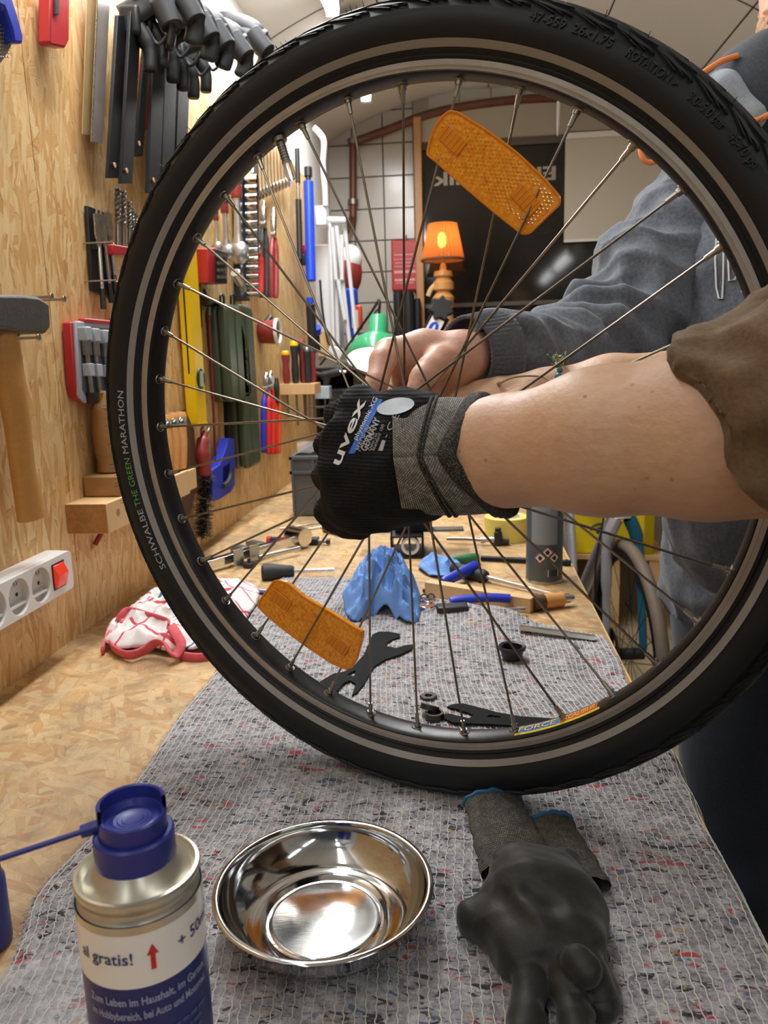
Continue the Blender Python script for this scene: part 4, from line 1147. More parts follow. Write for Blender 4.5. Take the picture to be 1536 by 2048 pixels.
# rolled brown sleeve, jacket and black trousers
def hem_sleeve():
    A = LE_; B = LEL
    pr = chain([LE_.lerp(LF2, 0.05), LEL], [0.0575, 0.062], 0.01) + chain([LEL, LEL.lerp(LS, 0.5), LS], [0.066, 0.072, 0.085], 0.03)
    nrm = (LF2 - LE_).normalized(); nrm = (nrm + Vector((0.10, 0.0, -0.55))).normalized()
    me = sdf_mesh(pr, 0.0036, 'sleeve', cut=[(U(1440, 850, 0.40), nrm)])
    f = folds(LE_, LS, 0.045, 0.0085, 11, 0.9); g = wrinkle(3, 160)
    c1 = creases(101, 75); displace(me, lambda V: f(V) + 0.003 * g(V) + 0.020 * c1(V)); return me
slv = part('sleeve', hem_sleeve(), M_BROWN, p2, smooth=180, label='rolled-up brown canvas sleeve')
pr = chain([PEL + Vector((-0.06, -0.09, 0.02)), LS + Vector((0.06, 0.06, -0.06))], [0.155, 0.155], 0.05) + chain([PEL + Vector((0.03, 0.11, 0.02)), RS + Vector((-0.02, -0.07, -0.06))], [0.155, 0.155], 0.05) + chain([LS + Vector((0.02, 0.02, 0)), RS], [0.09, 0.09], 0.05) + chain([RS, RS.lerp(REL, 0.8)], [0.085, 0.07], 0.04)
part('jacket', displace(sdf_mesh(pr, 0.012, 'jacket'), lambda V: 0.008 * wrinkle(21, 25)(V)), M_BROWN, p2, smooth=180)
pr = []
for s, y in ((0, 0.25), (1, 0.50)):
    hip = Vector((0.58, 0.28 + s * 0.16, 0.90)); kn = Vector((0.54, y, 0.50)); an = Vector((0.58, y, 0.12)); pr += chain([hip, kn, an], [0.112, 0.078, 0.062], 0.04)
part('trousers', displace(sdf_mesh(pr, 0.012, 'trousers'), lambda V: 0.006 * wrinkle(22, 30)(V)), M_BLACKCLOTH, p2, smooth=180)
HAIR = pm('brown_hair', '#4a3523', 0.6, 0, 0.3, 90, 0.4, 200, (1, 1, 0.2))
head_parts(HD, HR2, p2, HAIR)
# gloved fist
gl = []
wr = U(852, 905, 0.532)
mcp = [(722, 818, 0.560), (694, 872, 0.551), (683, 937, 0.549), (694, 998, 0.556)]
pip = [(684, 836, 0.590), (664, 892, 0.582), (660, 956, 0.580), (664, 1020, 0.582)]
dip = [(704, 838, 0.622), (690, 890, 0.618), (688, 955, 0.614), (690, 1047, 0.606)]
tip = [(742, 850, 0.618), (730, 900, 0.612), (730, 965, 0.606), (720, 1056, 0.592)]
for i in range(4):
    base = U(838, 850 + i * 36, 0.540 - (0.004 if i in (1, 2) else 0))
    gl += chain([base, U(*mcp[i])], [0.018, 0.0158], 0.013)
    gl += chain([U(*mcp[i]), U(*pip[i])], [0.0158, 0.0126], 0.004)
    gl += chain([U(*pip[i]), U(*dip[i]), U(*tip[i])], [0.0126, 0.0115, 0.0105], 0.002)
gl += chain([U(835, 870, 0.545), U(800, 940, 0.545)], [0.026, 0.028], 0.02)
gl += chain([U(845, 985, 0.552), U(740, 1012, 0.565)], [0.020, 0.018], 0.016)      # heel of the hand
gl += chain([U(830, 1000, 0.560), U(720, 1030, 0.572)], [0.012, 0.013], 0.012)
gl += chain([U(830, 850, 0.57), U(775, 830, 0.60), U(745, 860, 0.625)], [0.018, 0.0145, 0.012], 0.012)   # thumb behind
gl += chain([U(760, 900, 0.575), U(770, 960, 0.575)], [0.022, 0.022], 0.02)
me = sdf_mesh(gl, 0.0021, 'glove')
gw = wrinkle(31, 330); gw2 = creases(33, 110)
displace(me, lambda V: 0.0007 * gw(V) + 0.006 * gw2(V))
glove = part('glove', me, M_GLOVEK, p2, smooth=180, label='black knitted work glove with printed back')
bv = bvh_of(me)
# cuff
def cuff_pt(s, ph, dr=0.0):
    c, sn = cos(ph), sin(ph)
    L = 118 - 8 * c * abs(c) + (48 if sn > 0 else 100) * abs(sn) ** 1.3 + (60 if c < 0 else 0) * abs(c)
    R = 107 + 7 * sin(s * pi) + 4 * s + dr
    px = 786 + s * L + 8 * abs(sn) - 10 * (1 - s) * (sn)
    cy = 916 - 6 * s; cd = 0.540 - 0.010 * s
    return U(px, cy - R * 1.02 * sn, cd - (R / 1570 * 0.53) * 0.88 * c)
NC = 48
mb = MB(); rows = [[cuff_pt(s / 16, 2 * pi * k / NC) for k in range(NC + 1)] for s in range(17)]
mb.grid(rows); cf = part('cuff', mb, M_CUFFB, glove, smooth=180, solid=0.002, label='grey speckled knit cuff'); grid_uv(cf.data, 17, NC + 1)
mb = MB()
for s, r in ((0.45, 0.0012), (0.51, 0.0012), (0.90, 0.0034), (1.0, 0.0050), (0.95, 0.0042)):
    mb.tube([cuff_pt(s, 2 * pi * k / NC, 1 if s < 0.6 else 0) for k in range(NC)], r, 8, closed=True)
part('cuff_hem', mb, M_CUFF2, glove, smooth=180)
# printed back of the glove
print_text(bv, 'uvex', 31, (679, 935), 68, 'glove_print', M_PRINTW, glove, width=140, bold=0.5)
print_poly(bv, [(697, 908), (752, 797), (766, 800), (710, 907)], 'glove_print', M_PRINTB, glove, 12, 3)
print_text(bv, 'phynomic XG', 13, (715, 882), 63, 'glove_print', M_PRINTW, glove, width=92, lift=0.0012)
def badge():
    mb = MB(); c = hit(bv, 792, 815, 0.0014); ring = []; vs = [c]
    for k in range(28):
        a = 2 * pi * k / 28; x = 37 * cos(a); y = 16 * sin(a); p = hit(bv, 792 + x * cos(0.2) + y * sin(0.2), 815 - x * sin(0.2) + y * cos(0.2), 0.0014); vs.append(p if p else vs[-1])
    mb.add(vs, [(0, 1 + k, 1 + (k + 1) % 28) for k in range(28)]); part('glove_badge', mb, pm('badge_print', '#c3cfdb', 0.6, 0, 0.08, 300), glove, smooth=180)
badge()
print_text(bv, 'MADE IN', 17, (722, 904), 66, 'glove_print', M_PRINTGY, glove, width=52)
print_text(bv, 'GERMANY', 18, (733, 904), 66, 'glove_print', M_PRINTGY, glove, width=70, bold=0.4)
print_text(bv, 'Oeko-Tex', 9, (742, 903), 68, 'glove_print', M_PRINTGY, glove, width=38)
print_text(bv, 'Standard 100', 9, (749, 903), 68, 'glove_print', M_PRINTGY, glove, width=56)
print_text(bv, '- C E', 17, (775, 878), 62, 'glove_print', M_PRINTGY, glove, width=52)
print_poly(bv, [(757, 902), (765, 880), (772, 882), (766, 902)], 'glove_print', M_PRINTGY, glove, 4, 3)
# string and beaded bracelet on the bare wrist
mb = MB(); sp_ = [U(998, 768, 0.715), U(1020, 757, 0.708), U(1050, 752, 0.705), U(1085, 754, 0.702), U(1105, 765, 0.690)]
mb.tube(smooth_path(sp_, 6), 0.0009, 6); mb.ball(U(998, 767, 0.714), 0.0022, 8, 6); part('string', mb, pm('hemp_string', '#a58a70', 0.85), p2, label='thin knotted string bracelet')
mb = MB(); rr_ = random.Random(5)
rg = frame_x((RE1 - RW).normalized()); cen = U(1120, 781, 0.718)
for k in range(26):
    a = 2 * pi * k / 26; p = cen + rg @ Vector((0.002 * rr_.uniform(-1, 1), 0.0285 * cos(a), 0.0285 * sin(a)))
    mb.ball(p, rr_.uniform(0.0024, 0.0042), 7, 5, mi=rr_.randrange(4))
for k in range(30):
    a = rr_.uniform(0.6, 2.4); p = cen + rg @ Vector((rr_.uniform(-0.006, 0.006), 0.030 * cos(a), 0.030 * sin(a))); q = p + Vector((rr_.uniform(-0.006, 0.006), rr_.uniform(-0.006, 0.004), rr_.uniform(0, 0.007)))
    mb.cyl(p, q, 0.0007, n=5, mi=rr_.randrange(4))
part('bead_bracelet', mb, [pm('bead_yellow', '#b9a23a', 0.5), pm('bead_teal', '#4b8a8c', 0.5), pm('bead_olive', '#6a6b2c', 0.5), pm('bead_pale', '#b9c6cf', 0.4)], p2, label='colourful threaded bead bracelet')

# ---- person in the grey hooded sweatshirt behind the wheel
p1 = thing('person', 'person in a grey hooded sweatshirt with orange piping reaching behind the wheel', 'person', (0, 0, 0))
SH = U(1410, 440, 1.03); EL = U(1215, 700, 0.93); WRI = U(925, 714, 0.745); SH2 = SH + Vector((0.36, 0.10, 0.0)); EL2 = SH2 + Vector((0.10, -0.08, -0.28)); WR2 = EL2 + Vector((-0.12, -0.20, -0.06))
CH = (SH + SH2) / 2; P1 = Vector((CH.x + 0.0, CH.y + 0.03, 0.92))
hb = []
hb += chain([WRI, WRI.lerp(EL, 0.3), EL, SH], [0.0215, 0.025, 0.030, 0.040], 0.02)
hb += chain([WR2, EL2, SH2], [0.024, 0.037, 0.045], 0.02)
hb += chain([WR2, WR2 + Vector((-0.05, -0.05, -0.02))], [0.024, 0.03], 0.02)
# right hand seen from the thumb side
hb += chain([WRI, U(850, 702, 0.748), U(778, 704, 0.742)], [0.0215, 0.0190, 0.0135], 0.010)
hb += chain([WRI, U(860, 722, 0.765), U(800, 728, 0.768)], [0.0215, 0.019, 0.014], 0.012)
hb += chain([U(912, 730, 0.738), U(880, 725, 0.722), U(862, 738, 0.708), U(846, 757, 0.700), U(831, 778, 0.695)], [0.018, 0.0150, 0.0122, 0.0112, 0.0085], 0.006)   # thumb
hb += chain([U(776, 707, 0.738), U(765, 722, 0.722), U(754, 765, 0.708), U(716, 812, 0.700)], [0.0138, 0.0118, 0.0104, 0.0082], 0.004)   # index
hb += chain([U(796, 722, 0.772), U(790, 752, 0.772), U(786, 792, 0.755), U(778, 822, 0.740)], [0.0130, 0.0108, 0.0095, 0.008], 0.003)
hb += chain([U(818, 736, 0.785), U(815, 768, 0.788), U(812, 806, 0.772), U(806, 828, 0.760)], [0.0125, 0.0104, 0.0092, 0.008], 0.003)
hb += chain([U(890, 745, 0.750), U(862, 770, 0.770), U(858, 815, 0.775)], [0.017, 0.0125, 0.0085], 0.008)
hb += chain([U(900, 745, 0.745), U(890, 795, 0.752)], [0.018, 0.012], 0.010)
HD1 = U(1640, -90, 1.06)
hb += chain([P1 + Vector((-0.03, 0, 0.04)), SH + Vector((0.11, 0.02, -0.05))], [0.100, 0.100], 0.05) + chain([P1 + Vector((0.07, 0.02, 0.04)), SH2 + Vector((-0.10, 0, -0.05))], [0.100, 0.100], 0.05) + chain([SH, SH2], [0.05, 0.05], 0.04)
NK = (SH + SH2) / 2 + Vector((-0.02, -0.02, 0.09))
hb += chain([NK - Vector((0, 0, 0.08)), HD1 + Vector((0.02, 0.03, -0.06))], [0.06, 0.058], 0.03)
HR1 = head_frame((-0.80, -0.58, -0.22)); hb += head_prims(HD1, HR1)
me = sdf_mesh(hb, 0.0030, 'body')
bd1 = part('body', me, M_SKIN2, p1, smooth=180, label='bare hand with the thumb pressed down')
bv1 = bvh_of(me)
# thumb nail
mb = MB(); g = []
for i in range(7):
    row = []
    for j in range(7):
        u = (i / 6 - 0.5) * 2; v = (j / 6 - 0.5) * 2; k = sqrt(max(0, 1 - 0.35 * v * v)); m = sqrt(max(0, 1 - 0.35 * u * u))
        x = u * 13 * k; y = v * 9 * m; a = radians(52)
        p = hit(bv1, 832 - x * cos(a) * 0.9 + y * sin(a), 771 + x * sin(a) * 0.9 + y * cos(a), 0.0008); row.append(p if p else (row[-1] if row else (g[-1][0] if g else U(832, 771, 0.7))))
    g.append(row)
mb.grid(g); part('fingernail', mb, M_NAIL, p1, smooth=180)
BP = lambda x, y, z: tuple(HD1 + HR1 @ Vector((x, y, z)))
part('beard', displace(sdf_mesh([('e', BP(0, 0.040, -0.080), (0.062, 0.058, 0.050), HR1, 0.0), ('e', BP(0, 0.062, -0.100), (0.036, 0.034, 0.034), HR1, 0.02), ('c', BP(-0.066, 0.005, -0.015), BP(-0.055, 0.03, -0.07), 0.014, 0.02, 0.01), ('c', BP(0.066, 0.005, -0.015), BP(0.055, 0.03, -0.07), 0.014, 0.02, 0.01), ('-', ('e', BP(0, 0.100, -0.040), (0.040, 0.04, 0.034), HR1, 0.01))], 0.0035, 'beard'), lambda V: 0.006 * creases(77, 420)(V)), pm('blond_beard', '#a98768', 0.8, 0, 0.4, 260, 0.8, 500), p1, smooth=180)
head_parts(HD1, HR1, p1, HAIR)
# sweatshirt
TL = U(1335, 700, 1.0)
hd = []
hd += chain([P1 + Vector((-0.045, -0.01, 0.02)), SH + Vector((0.10, 0.01, -0.07))], [0.148, 0.140], 0.04) + chain([P1 + Vector((0.09, 0.02, 0.02)), SH2 + Vector((-0.09, 0, -0.07))], [0.150, 0.140], 0.04)
hd += chain([SH + Vector((0.05, 0.0, -0.0)), SH2], [0.085, 0.085], 0.06)
hd += chain([U(1504, 430, 0.99), U(1498, 560, 0.955), U(1498, 760, 0.945), U(1490, 1040, 0.96)], [0.085, 0.094, 0.098, 0.10], 0.015)
hd += chain([P1 + Vector((-0.050, -0.035, 0.02)), P1 + Vector((0.08, -0.04, 0.02))], [0.125, 0.125], 0.03)
me = sdf_mesh(hd, 0.006, 'torso', cut=[((0, 0, P1.z - 0.055), (0, 0, -1))])
displace(me, lambda V: 0.010 * wrinkle(41, 30)(V) + 0.016 * creases(43, 45)(V))
torso = part('sweatshirt', me, M_HOODIE, p1, smooth=180, label='grey melange sweatshirt front')
bvt = bvh_of(me)
ar = chain([WRI.lerp(EL, 0.30), WRI.lerp(EL, 0.62), EL], [0.041, 0.047, 0.058], 0.02) + chain([EL + Vector((0.0, 0, 0.008)), EL.lerp(SH, 0.5), SH], [0.060, 0.072, 0.088], 0.03)
ar += [('e', tuple(U(1150, 650, 0.885)), (0.028, 0.022, 0.016), None, 0.015)]
me = sdf_mesh(ar, 0.0036, 'sleeve')
f1 = folds(WRI, EL, 0.042, 0.0110, 51, -0.8); f2 = folds(EL, SH, 0.085, 0.010, 57, 0.5); c2_ = creases(111, 55)
displace(me, lambda V: f1(V) + f2(V) + 0.018 * c2_(V))
part('sleeve', me, M_HOODIE, torso, smooth=180, label='grey sleeve bunched at the elbow')
ar = chain([WR2, EL2, SH2], [0.044, 0.058, 0.085], 0.03)
part('sleeve', displace(sdf_mesh(ar, 0.006, 'sleeve'), folds(WR2, SH2, 0.06, 0.005, 61)), M_HOODIE, torso, smooth=180)
# ribbed cuff with real ribs
ax_ = (EL - WRI).normalized(); fr = frame_z(ax_); mb = MB(); NRB = 56; rows = []
c0 = WRI + ax_ * 0.004
for i in range(9):
    s = i / 8; row = []
    for k in range(NRB * 2 + 1):
        a = 2 * pi * k / (NRB * 2); r = (0.0325 + 0.006 * s) * (1 + 0.10 * 0) + (0.0008 if k % 2 else -0.0004)
        row.append(c0 + ax_ * (0.045 * s) + fr @ Vector((r * cos(a) * 0.95, r * sin(a) * 1.08, 0)))
    rows.append(row)
mb.grid(rows); part('ribbed_cuff', mb, M_RIB, torso, smooth=60, solid=0.003)
# hood around the neck with orange piping
hood = chain([U(1470, 250, 0.98), U(1490, 175, 0.97), U(1535, 130, 0.97)], [0.035, 0.040, 0.036], 0.03) + chain([U(1500, 215, 0.96), U(1590, 240, 0.95)], [0.040, 0.045], 0.03) + chain([U(1560, 140, 0.99), U(1660, 110, 1.06)], [0.040, 0.05], 0.03) + chain([U(1440, 300, 1.02), U(1430, 240, 1.03), U(1450, 190, 1.04)], [0.03, 0.03, 0.03], 0.02)
hc = (SH + SH2) / 2 + Vector((-0.01, 0.01, 0.085)); hood += chain([hc + Vector((0.105 * cos(a), 0.10 * sin(a), 0.025 * sin(a))) for a in [k * 2 * pi / 10 for k in range(11)]], [0.040] * 11, 0.03)
part('hood', displace(sdf_mesh(hood, 0.005, 'hood'), lambda V: 0.005 * wrinkle(71, 35)(V)), fabric('dark_hood_cloth', '#2c3039', '#4a505a', 240), torso, smooth=180, label='dark grey hood folded at the neck')
lining = chain([U(1308, 304, 0.972), U(1350, 262, 0.970), U(1412, 215, 0.965)], [0.012, 0.026, 0.030], 0.02) + chain([U(1405, 170, 0.95), U(1440, 185, 0.94), U(1500, 235, 0.93)], [0.010, 0.022, 0.018], 0.02)
part('hood_lining', displace(sdf_mesh(lining, 0.004, 'hood_lining'), lambda V: 0.004 * wrinkle(72, 50)(V)), fabric('pale_hood_lining', '#8c98a6', '#b5c0ca', 240), torso, smooth=180, label='pale blue-grey hood lining')
mb = MB()
for pts, d in ([[(1385, 160), (1418, 138), (1445, 122), (1475, 112)], 0.93], [[(1500, 245), (1522, 238), (1545, 225)], 0.90], [[(1283, 290), (1282, 305), (1288, 320), (1300, 325), (1315, 320), (1325, 305)], 0.96]):
    mb = MB(); mb.tube(smooth_path([U(x, y, d) for x, y in pts], 5), 0.0035, 8); part('piping', mb, M_ORANGETRIM, torso, label='orange piping')
mb = MB(); g = [U(x, y, 0.968) for x, y in [(1285, 285), (1284, 306), (1290, 318), (1302, 321), (1316, 316), (1330, 300), (1320, 280)]]
mb.add([p for p in g] + [p + Vector((0.004, 0.012, 0)) for p in g], [tuple(range(7)), tuple(range(13, 6, -1))] + [(i, (i + 1) % 7, 7 + (i + 1) % 7, 7 + i) for i in range(7)]); part('hood_tab', mb, M_HOODIE, torso)
# outlined print on the chest
mb = MB()
for loop in [[(1434, 470), (1431, 520), (1433, 575), (1438, 597), (1445, 598), (1447, 560), (1448, 500), (1447, 470)], [(1459, 470), (1457, 520), (1459, 562), (1470, 560), (1478, 545), (1484, 520), (1480, 470)], [(1484, 584), (1490, 576), (1494, 566), (1498, 586), (1486, 585)]]:
    P_ = [hit(bvt, x, y, 0.001) for x, y in loop]; P_ = [p for p in P_ if p]
    if len(P_) > 2: mb.tube(P_, 0.0011, 6, closed=True)
if mb.v: part('chest_print', mb, M_PRINTW, torso, label='white outlined print')
# dark jeans
jn = []
for s, dx in ((0, -0.060), (1, 0.115)):
    jn += chain([P1 + Vector((dx, -0.02, -0.03)), Vector((P1.x + dx * 1.05, P1.y - 0.05, 0.48)), Vector((P1.x + dx, P1.y, 0.10))], [0.125, 0.085, 0.065], 0.03)
part('jeans', displace(sdf_mesh(jn, 0.008, 'jeans'), lambda V: 0.006 * wrinkle(81, 35)(V)), M_JEANS, p1, smooth=180, label='dark blue jeans')
mb = MB()
for s, dx in ((0, -0.10), (1, 0.11)):
    an = Vector((P1.x + dx, P1.y + 0.02, 0)); d = Vector((-0.35, -0.93, 0)); sd = Vector((0.93, -0.35, 0)); poly = []
    mb2 = MB(); mb2.box(an + d * 0.06 + Vector((0, 0, 0.045)), (0.10, 0.28, 0.09), RZ(-20)); part('shoe', mb2, M_BLACKP, p1, bevel=0.03, seg=3)
mb2 = MB()
for y in (0.25, 0.50):
    mb2 = MB(); mb2.box((0.52, y + 0.02, 0.05), (0.28, 0.10, 0.10), RZ(-12)); part('shoe', mb2, M_BLACKP, p2, bevel=0.03, seg=3)
# ------------------------------------------------------------------ things on the bench
FZ = 0.0050     # top of the felt above the bench
def tz(p, z): return Vector((p.x, p.y, TABLE_Z + z))
def facing(p): return atan2(-p.y, -p.x)       # azimuth towards the camera
def cyl_text(txt, size, r, az, z, name, mat, parent, width=None, align='CENTER', bold=0.0, tilt=0.0):
    def fn(x, y, zz): a = az + x / r; return Vector((r * cos(a), r * sin(a), z + y + tilt * x))
    return text_part(txt, size, fn, name, mat, parent, align=align, width=width, bold=bold, cuts=14)
def cyl_band(r, z0, z1, name, mat, parent, a0=0, a1=2 * pi, n=48):
    mb = MB(); mb.lathe([(r, z0), (r, z1)], n, a0=a0, a1=a1); return part(name, mb, mat, parent, smooth=180)

# blue spray can in the foreground
c = tz(Vector((-0.1546, 0.3139, 0)), felt_h(-0.1546, 0.3139) + 0.0003)
can = thing('spray_can', 'blue and white spray can with a blue nozzle in the near left corner', 'spray can', c)
az = facing(c); R_ = 0.0285; HT = 0.1545
mb = MB(); mb.lathe([(0, 0.0), (0.020, 0.001), (0.0265, 0.0), (0.0285, 0.002), (R_, HT - 0.012), (R_ - 0.0006, HT - 0.0105)], 64); part('can_body', mb, pm('can_navy_lacquer', '#262f6e', 0.3, 0.2, 0.12, 10), can)
mb = MB(); mb.lathe([(R_ - 0.0006, HT - 0.0105), (R_ - 0.0018, HT - 0.0085), (R_ - 0.0016, HT - 0.006), (R_ - 0.0004, HT - 0.004), (R_ + 0.0002, HT - 0.0015), (R_ - 0.0004, HT), (R_ - 0.0018, HT + 0.0002), (R_ - 0.0028, HT - 0.002), (0.0245, HT - 0.004), (0.0215, HT - 0.0015), (0.0185, HT + 0.005), (0.0165, HT + 0.008), (0.010, HT + 0.0095)], 64)
part('shoulder', mb, pm('tinplate', '#c3bfb0', 0.30, 0.65, 0.12, 40), can, label='bare tinplate shoulder and rim')
cyl_band(R_ + 0.0002, HT - 0.041, HT - 0.0145, 'white_band', M_WHITEP, can)
cyl_band(R_ + 0.00025, HT - 0.0145, HT - 0.0105, 'steel_band', pm('tinplate', '#b9b5a4', 0.24, 1.0), can)
cyl_text('al gratis!', 0.0082, R_ + 0.0005, az - 0.66, HT - 0.0285, 'lettering', M_PRINTN, can, bold=0.0001)
cyl_text('+ 50ml  gratis!', 0.0082, R_ + 0.0005, az + 0.50, HT - 0.0285, 'lettering', M_PRINTN, can, align='LEFT', bold=0.0001)
mb = MB(); aw = [(-0.0011, -0.0085), (0.0011, -0.0085), (0.0011, -0.001), (0.0026, -0.001), (0, 0.0042), (-0.0026, -0.001), (-0.0011, -0.001)]
mb.add([Vector(((R_ + 0.0005) * cos(az + 0.10 + x / R_), (R_ + 0.0005) * sin(az + 0.10 + x / R_), HT - 0.0245 + y)) for x, y in aw], [(0, 1, 2, 6), (6, 2, 3, 4, 5)]); part('arrow', mb, M_PRINTR, can, smooth=None)
zz = HT - 0.0495
for i, (tx, sz) in enumerate([('Zum Leben im Haushalt, im Garten,', 0.0056), ('im Hobbybereich, bei Auto und Motorrad.', 0.0056)]):
    cyl_text(tx, sz, R_ + 0.0004, az + 0.02, zz - i * 0.0072, 'lettering', pm('pale_print', '#9ba3c4', 0.5), can, width=0.060, bold=0.0001)
for i in range(9):
    cyl_text('lubricates and protects metal and rubber parts in house and garden'[i * 2:i * 2 + 44], 0.0031, R_ + 0.0004, az + 0.02, zz - 0.0185 - i * 0.0046 - (0.004 if i > 3 else 0), 'lettering', pm('dim_print', '#4f5c94', 0.5), can, width=0.050) if False else None
mb = MB()
for i in range(9):
    z = zz - 0.0175 - i * 0.0046 - (0.0045 if i > 3 else 0); rr_ = random.Random(i); a = -0.85
    while a < 0.85:
        w = rr_.uniform(0.05, 0.2); rr2 = R_ + 0.0004
        mb.add([Vector((rr2 * cos(az + q), rr2 * sin(az + q), z + h)) for h in (0, 0.0017) for q in (a, a + w / 2, a + w)], [(0, 1, 4, 3), (1, 2, 5, 4)]); a += w + 0.035
part('small_print', mb, pm('dim_print', '#46528a', 0.5), can, smooth=None, kind='stuff')
# nozzle cap
mb = MB(); z = HT + 0.004
mb.lathe([(0.0182, z), (0.0182, z + 0.0135), (0.0172, z + 0.0145), (0.0155, z + 0.0145), (0.0155, z)], 48, closed=True); part('collar', mb, M_NAVY, can)
mb = MB(); mb.lathe([(0.0152, z + 0.0140), (0.0152, z + 0.0225), (0.0146, z + 0.0232), (0.0132, z + 0.0226), (0.0120, z + 0.0200), (0.0090, z + 0.0200), (0.0086, z + 0.0203), (0.0070, z + 0.0200), (0.0066, z + 0.0203), (0.005, z + 0.0200), (0.0046, z + 0.0203), (0.003, z + 0.02), (0, z + 0.0201)], 48)
part('actuator', mb, M_NAVY, can)
mb = MB(); mb.lathe([(0.0154, z + 0.020), (0.0154, z + 0.0290), (0.0146, z + 0.0296), (0.0137, z + 0.0290), (0.0137, z + 0.020)], 30, closed=True, a0=az + 1.5, a1=az + 5.0); part('guard', mb, M_NAVY, can)
p0 = Vector((0.0152 * cos(az - 2.0), 0.0152 * sin(az - 2.0), z + 0.0165)); far = (U(-25, 1726, 0.352) - c)
d = (far - p0).normalized()
mb = MB(); mb.cyl(p0 - d * 0.003, p0 + d * 0.009, 0.0035, 0.0030, n=16); part('spout', mb, M_NAVY, can)
mb = MB(); mb.cyl(p0 + d * 0.006, far, 0.0013, n=10); part('straw', mb, M_NAVY, can, label='long thin blue straw')
# second can cut by the left edge of the picture
c2 = tz(TP(-35, 1890), 0.0005)
cn2 = thing('spray_can', 'navy can with a black cap cut off by the left picture edge', 'spray can', c2)
mb = MB(); mb.lathe([(0, 0), (0.0185, 0), (0.0195, 0.002), (0.0195, 0.048), (0.017, 0.053)], 40); part('can_body', mb, M_NAVY, cn2)
mb = MB(); mb.lathe([(0.0175, 0.051), (0.0175, 0.060), (0.014, 0.065), (0, 0.066)], 40); part('cap', mb, M_BLACKP, cn2)
# crinkled clear bag at the near corner
t_ = NT('clear_film'); M_FILM = t_.out((0.93, 0.95, 0.97, 1), 0.12, 0, None, Transmission_Weight=0.6, IOR=1.15, Alpha=0.35)
def sheet(name, cx, cy, w, h, fn, mat, label, cat, n=40, m=40, rot=0, **kw):
    mb = MB(); g = []
    for i in range(n + 1):
        row = []
        for j in range(m + 1):
            x = (i / n - 0.5) * w; y = (j / m - 0.5) * h; row.append(Vector((x, y, fn(x, y))))
        g.append(row)
    mb.grid(g); return solo(name, mb, mat, label, cat, (cx, cy, TABLE_Z), RZ(rot), **kw)
p = TP(60, 2060)
sheet('plastic_bag', p.x, p.y, 0.13, 0.09, lambda x, y: FZ + 0.0045 + 0.006 * abs(mnoise.noise(Vector((x * 50, y * 30, 2)))) + 0.010 * max(0, 1 - (y / 0.02) ** 2) * 0.6, M_FILM, 'crinkled clear plastic film in the near left corner', 'plastic bag', rot=25, smooth=30, n=30, m=30)

# magnetic parts bowl
c = tz(Vector((-0.1006, 0.4748, 0)), max(felt_h(-0.1006 + 0.03 * cos(k), 0.4748 + 0.03 * sin(k)) for k in range(7)) + 0.0003)
bowl = thing('parts_bowl', 'shiny round stainless steel parts bowl on the felt', 'bowl', c)
Rb = 0.0735; hb_ = 0.0305
def brushed(name, colr, rough, ring=260):
    t = NT(name); v = t.coords(); ln = t.node('ShaderNodeVectorMath', operation='LENGTH'); 
    nz = t.noise(v, 60, 4, 0.6); r = t.math('MULTIPLY_ADD', nz, 0.05, rough)
    return t.out(srgb(colr), r, 1.0, t.bump(t.noise(t.coords((1, 6, 1)), 90, 4, 0.7), 0.05, 0.0005))
M_INOX = brushed('polished_inox', '#c6c9cb', 0.06)
prof = [(0.0, 0.0036), (0.008, 0.00355), (0.016, 0.0034), (0.024, 0.00315), (0.031, 0.0028), (0.036, 0.0027), (0.0372, 0.0027), (0.0382, 0.0025), (0.0392, 0.0017), (0.0408, 0.0017), (0.0420, 0.0032), (0.050, 0.0036), (0.0565, 0.0062), (0.0635, 0.0125), (0.0690, 0.0205), (0.0708, 0.0270), (0.0712, 0.0300), (0.0718, 0.0306), (0.0752, 0.0304), (0.0758, 0.0296), (0.0750, 0.0288), (0.0726, 0.0265), (0.0700, 0.0190), (0.0640, 0.0105), (0.056, 0.0045), (0.046, 0.0018), (0.0, 0.0014)]
mb = MB(); mb.lathe(prof, 96); part('bowl_shell', mb, M_INOX, bowl, smooth=60)
mb = MB(); mb.lathe([(0, 0.0), (0.030, 0.0), (0.034, 0.0004), (0.034, 0.0015), (0, 0.0015)], 48); part('magnet_foot', mb, M_BLACKP, bowl)

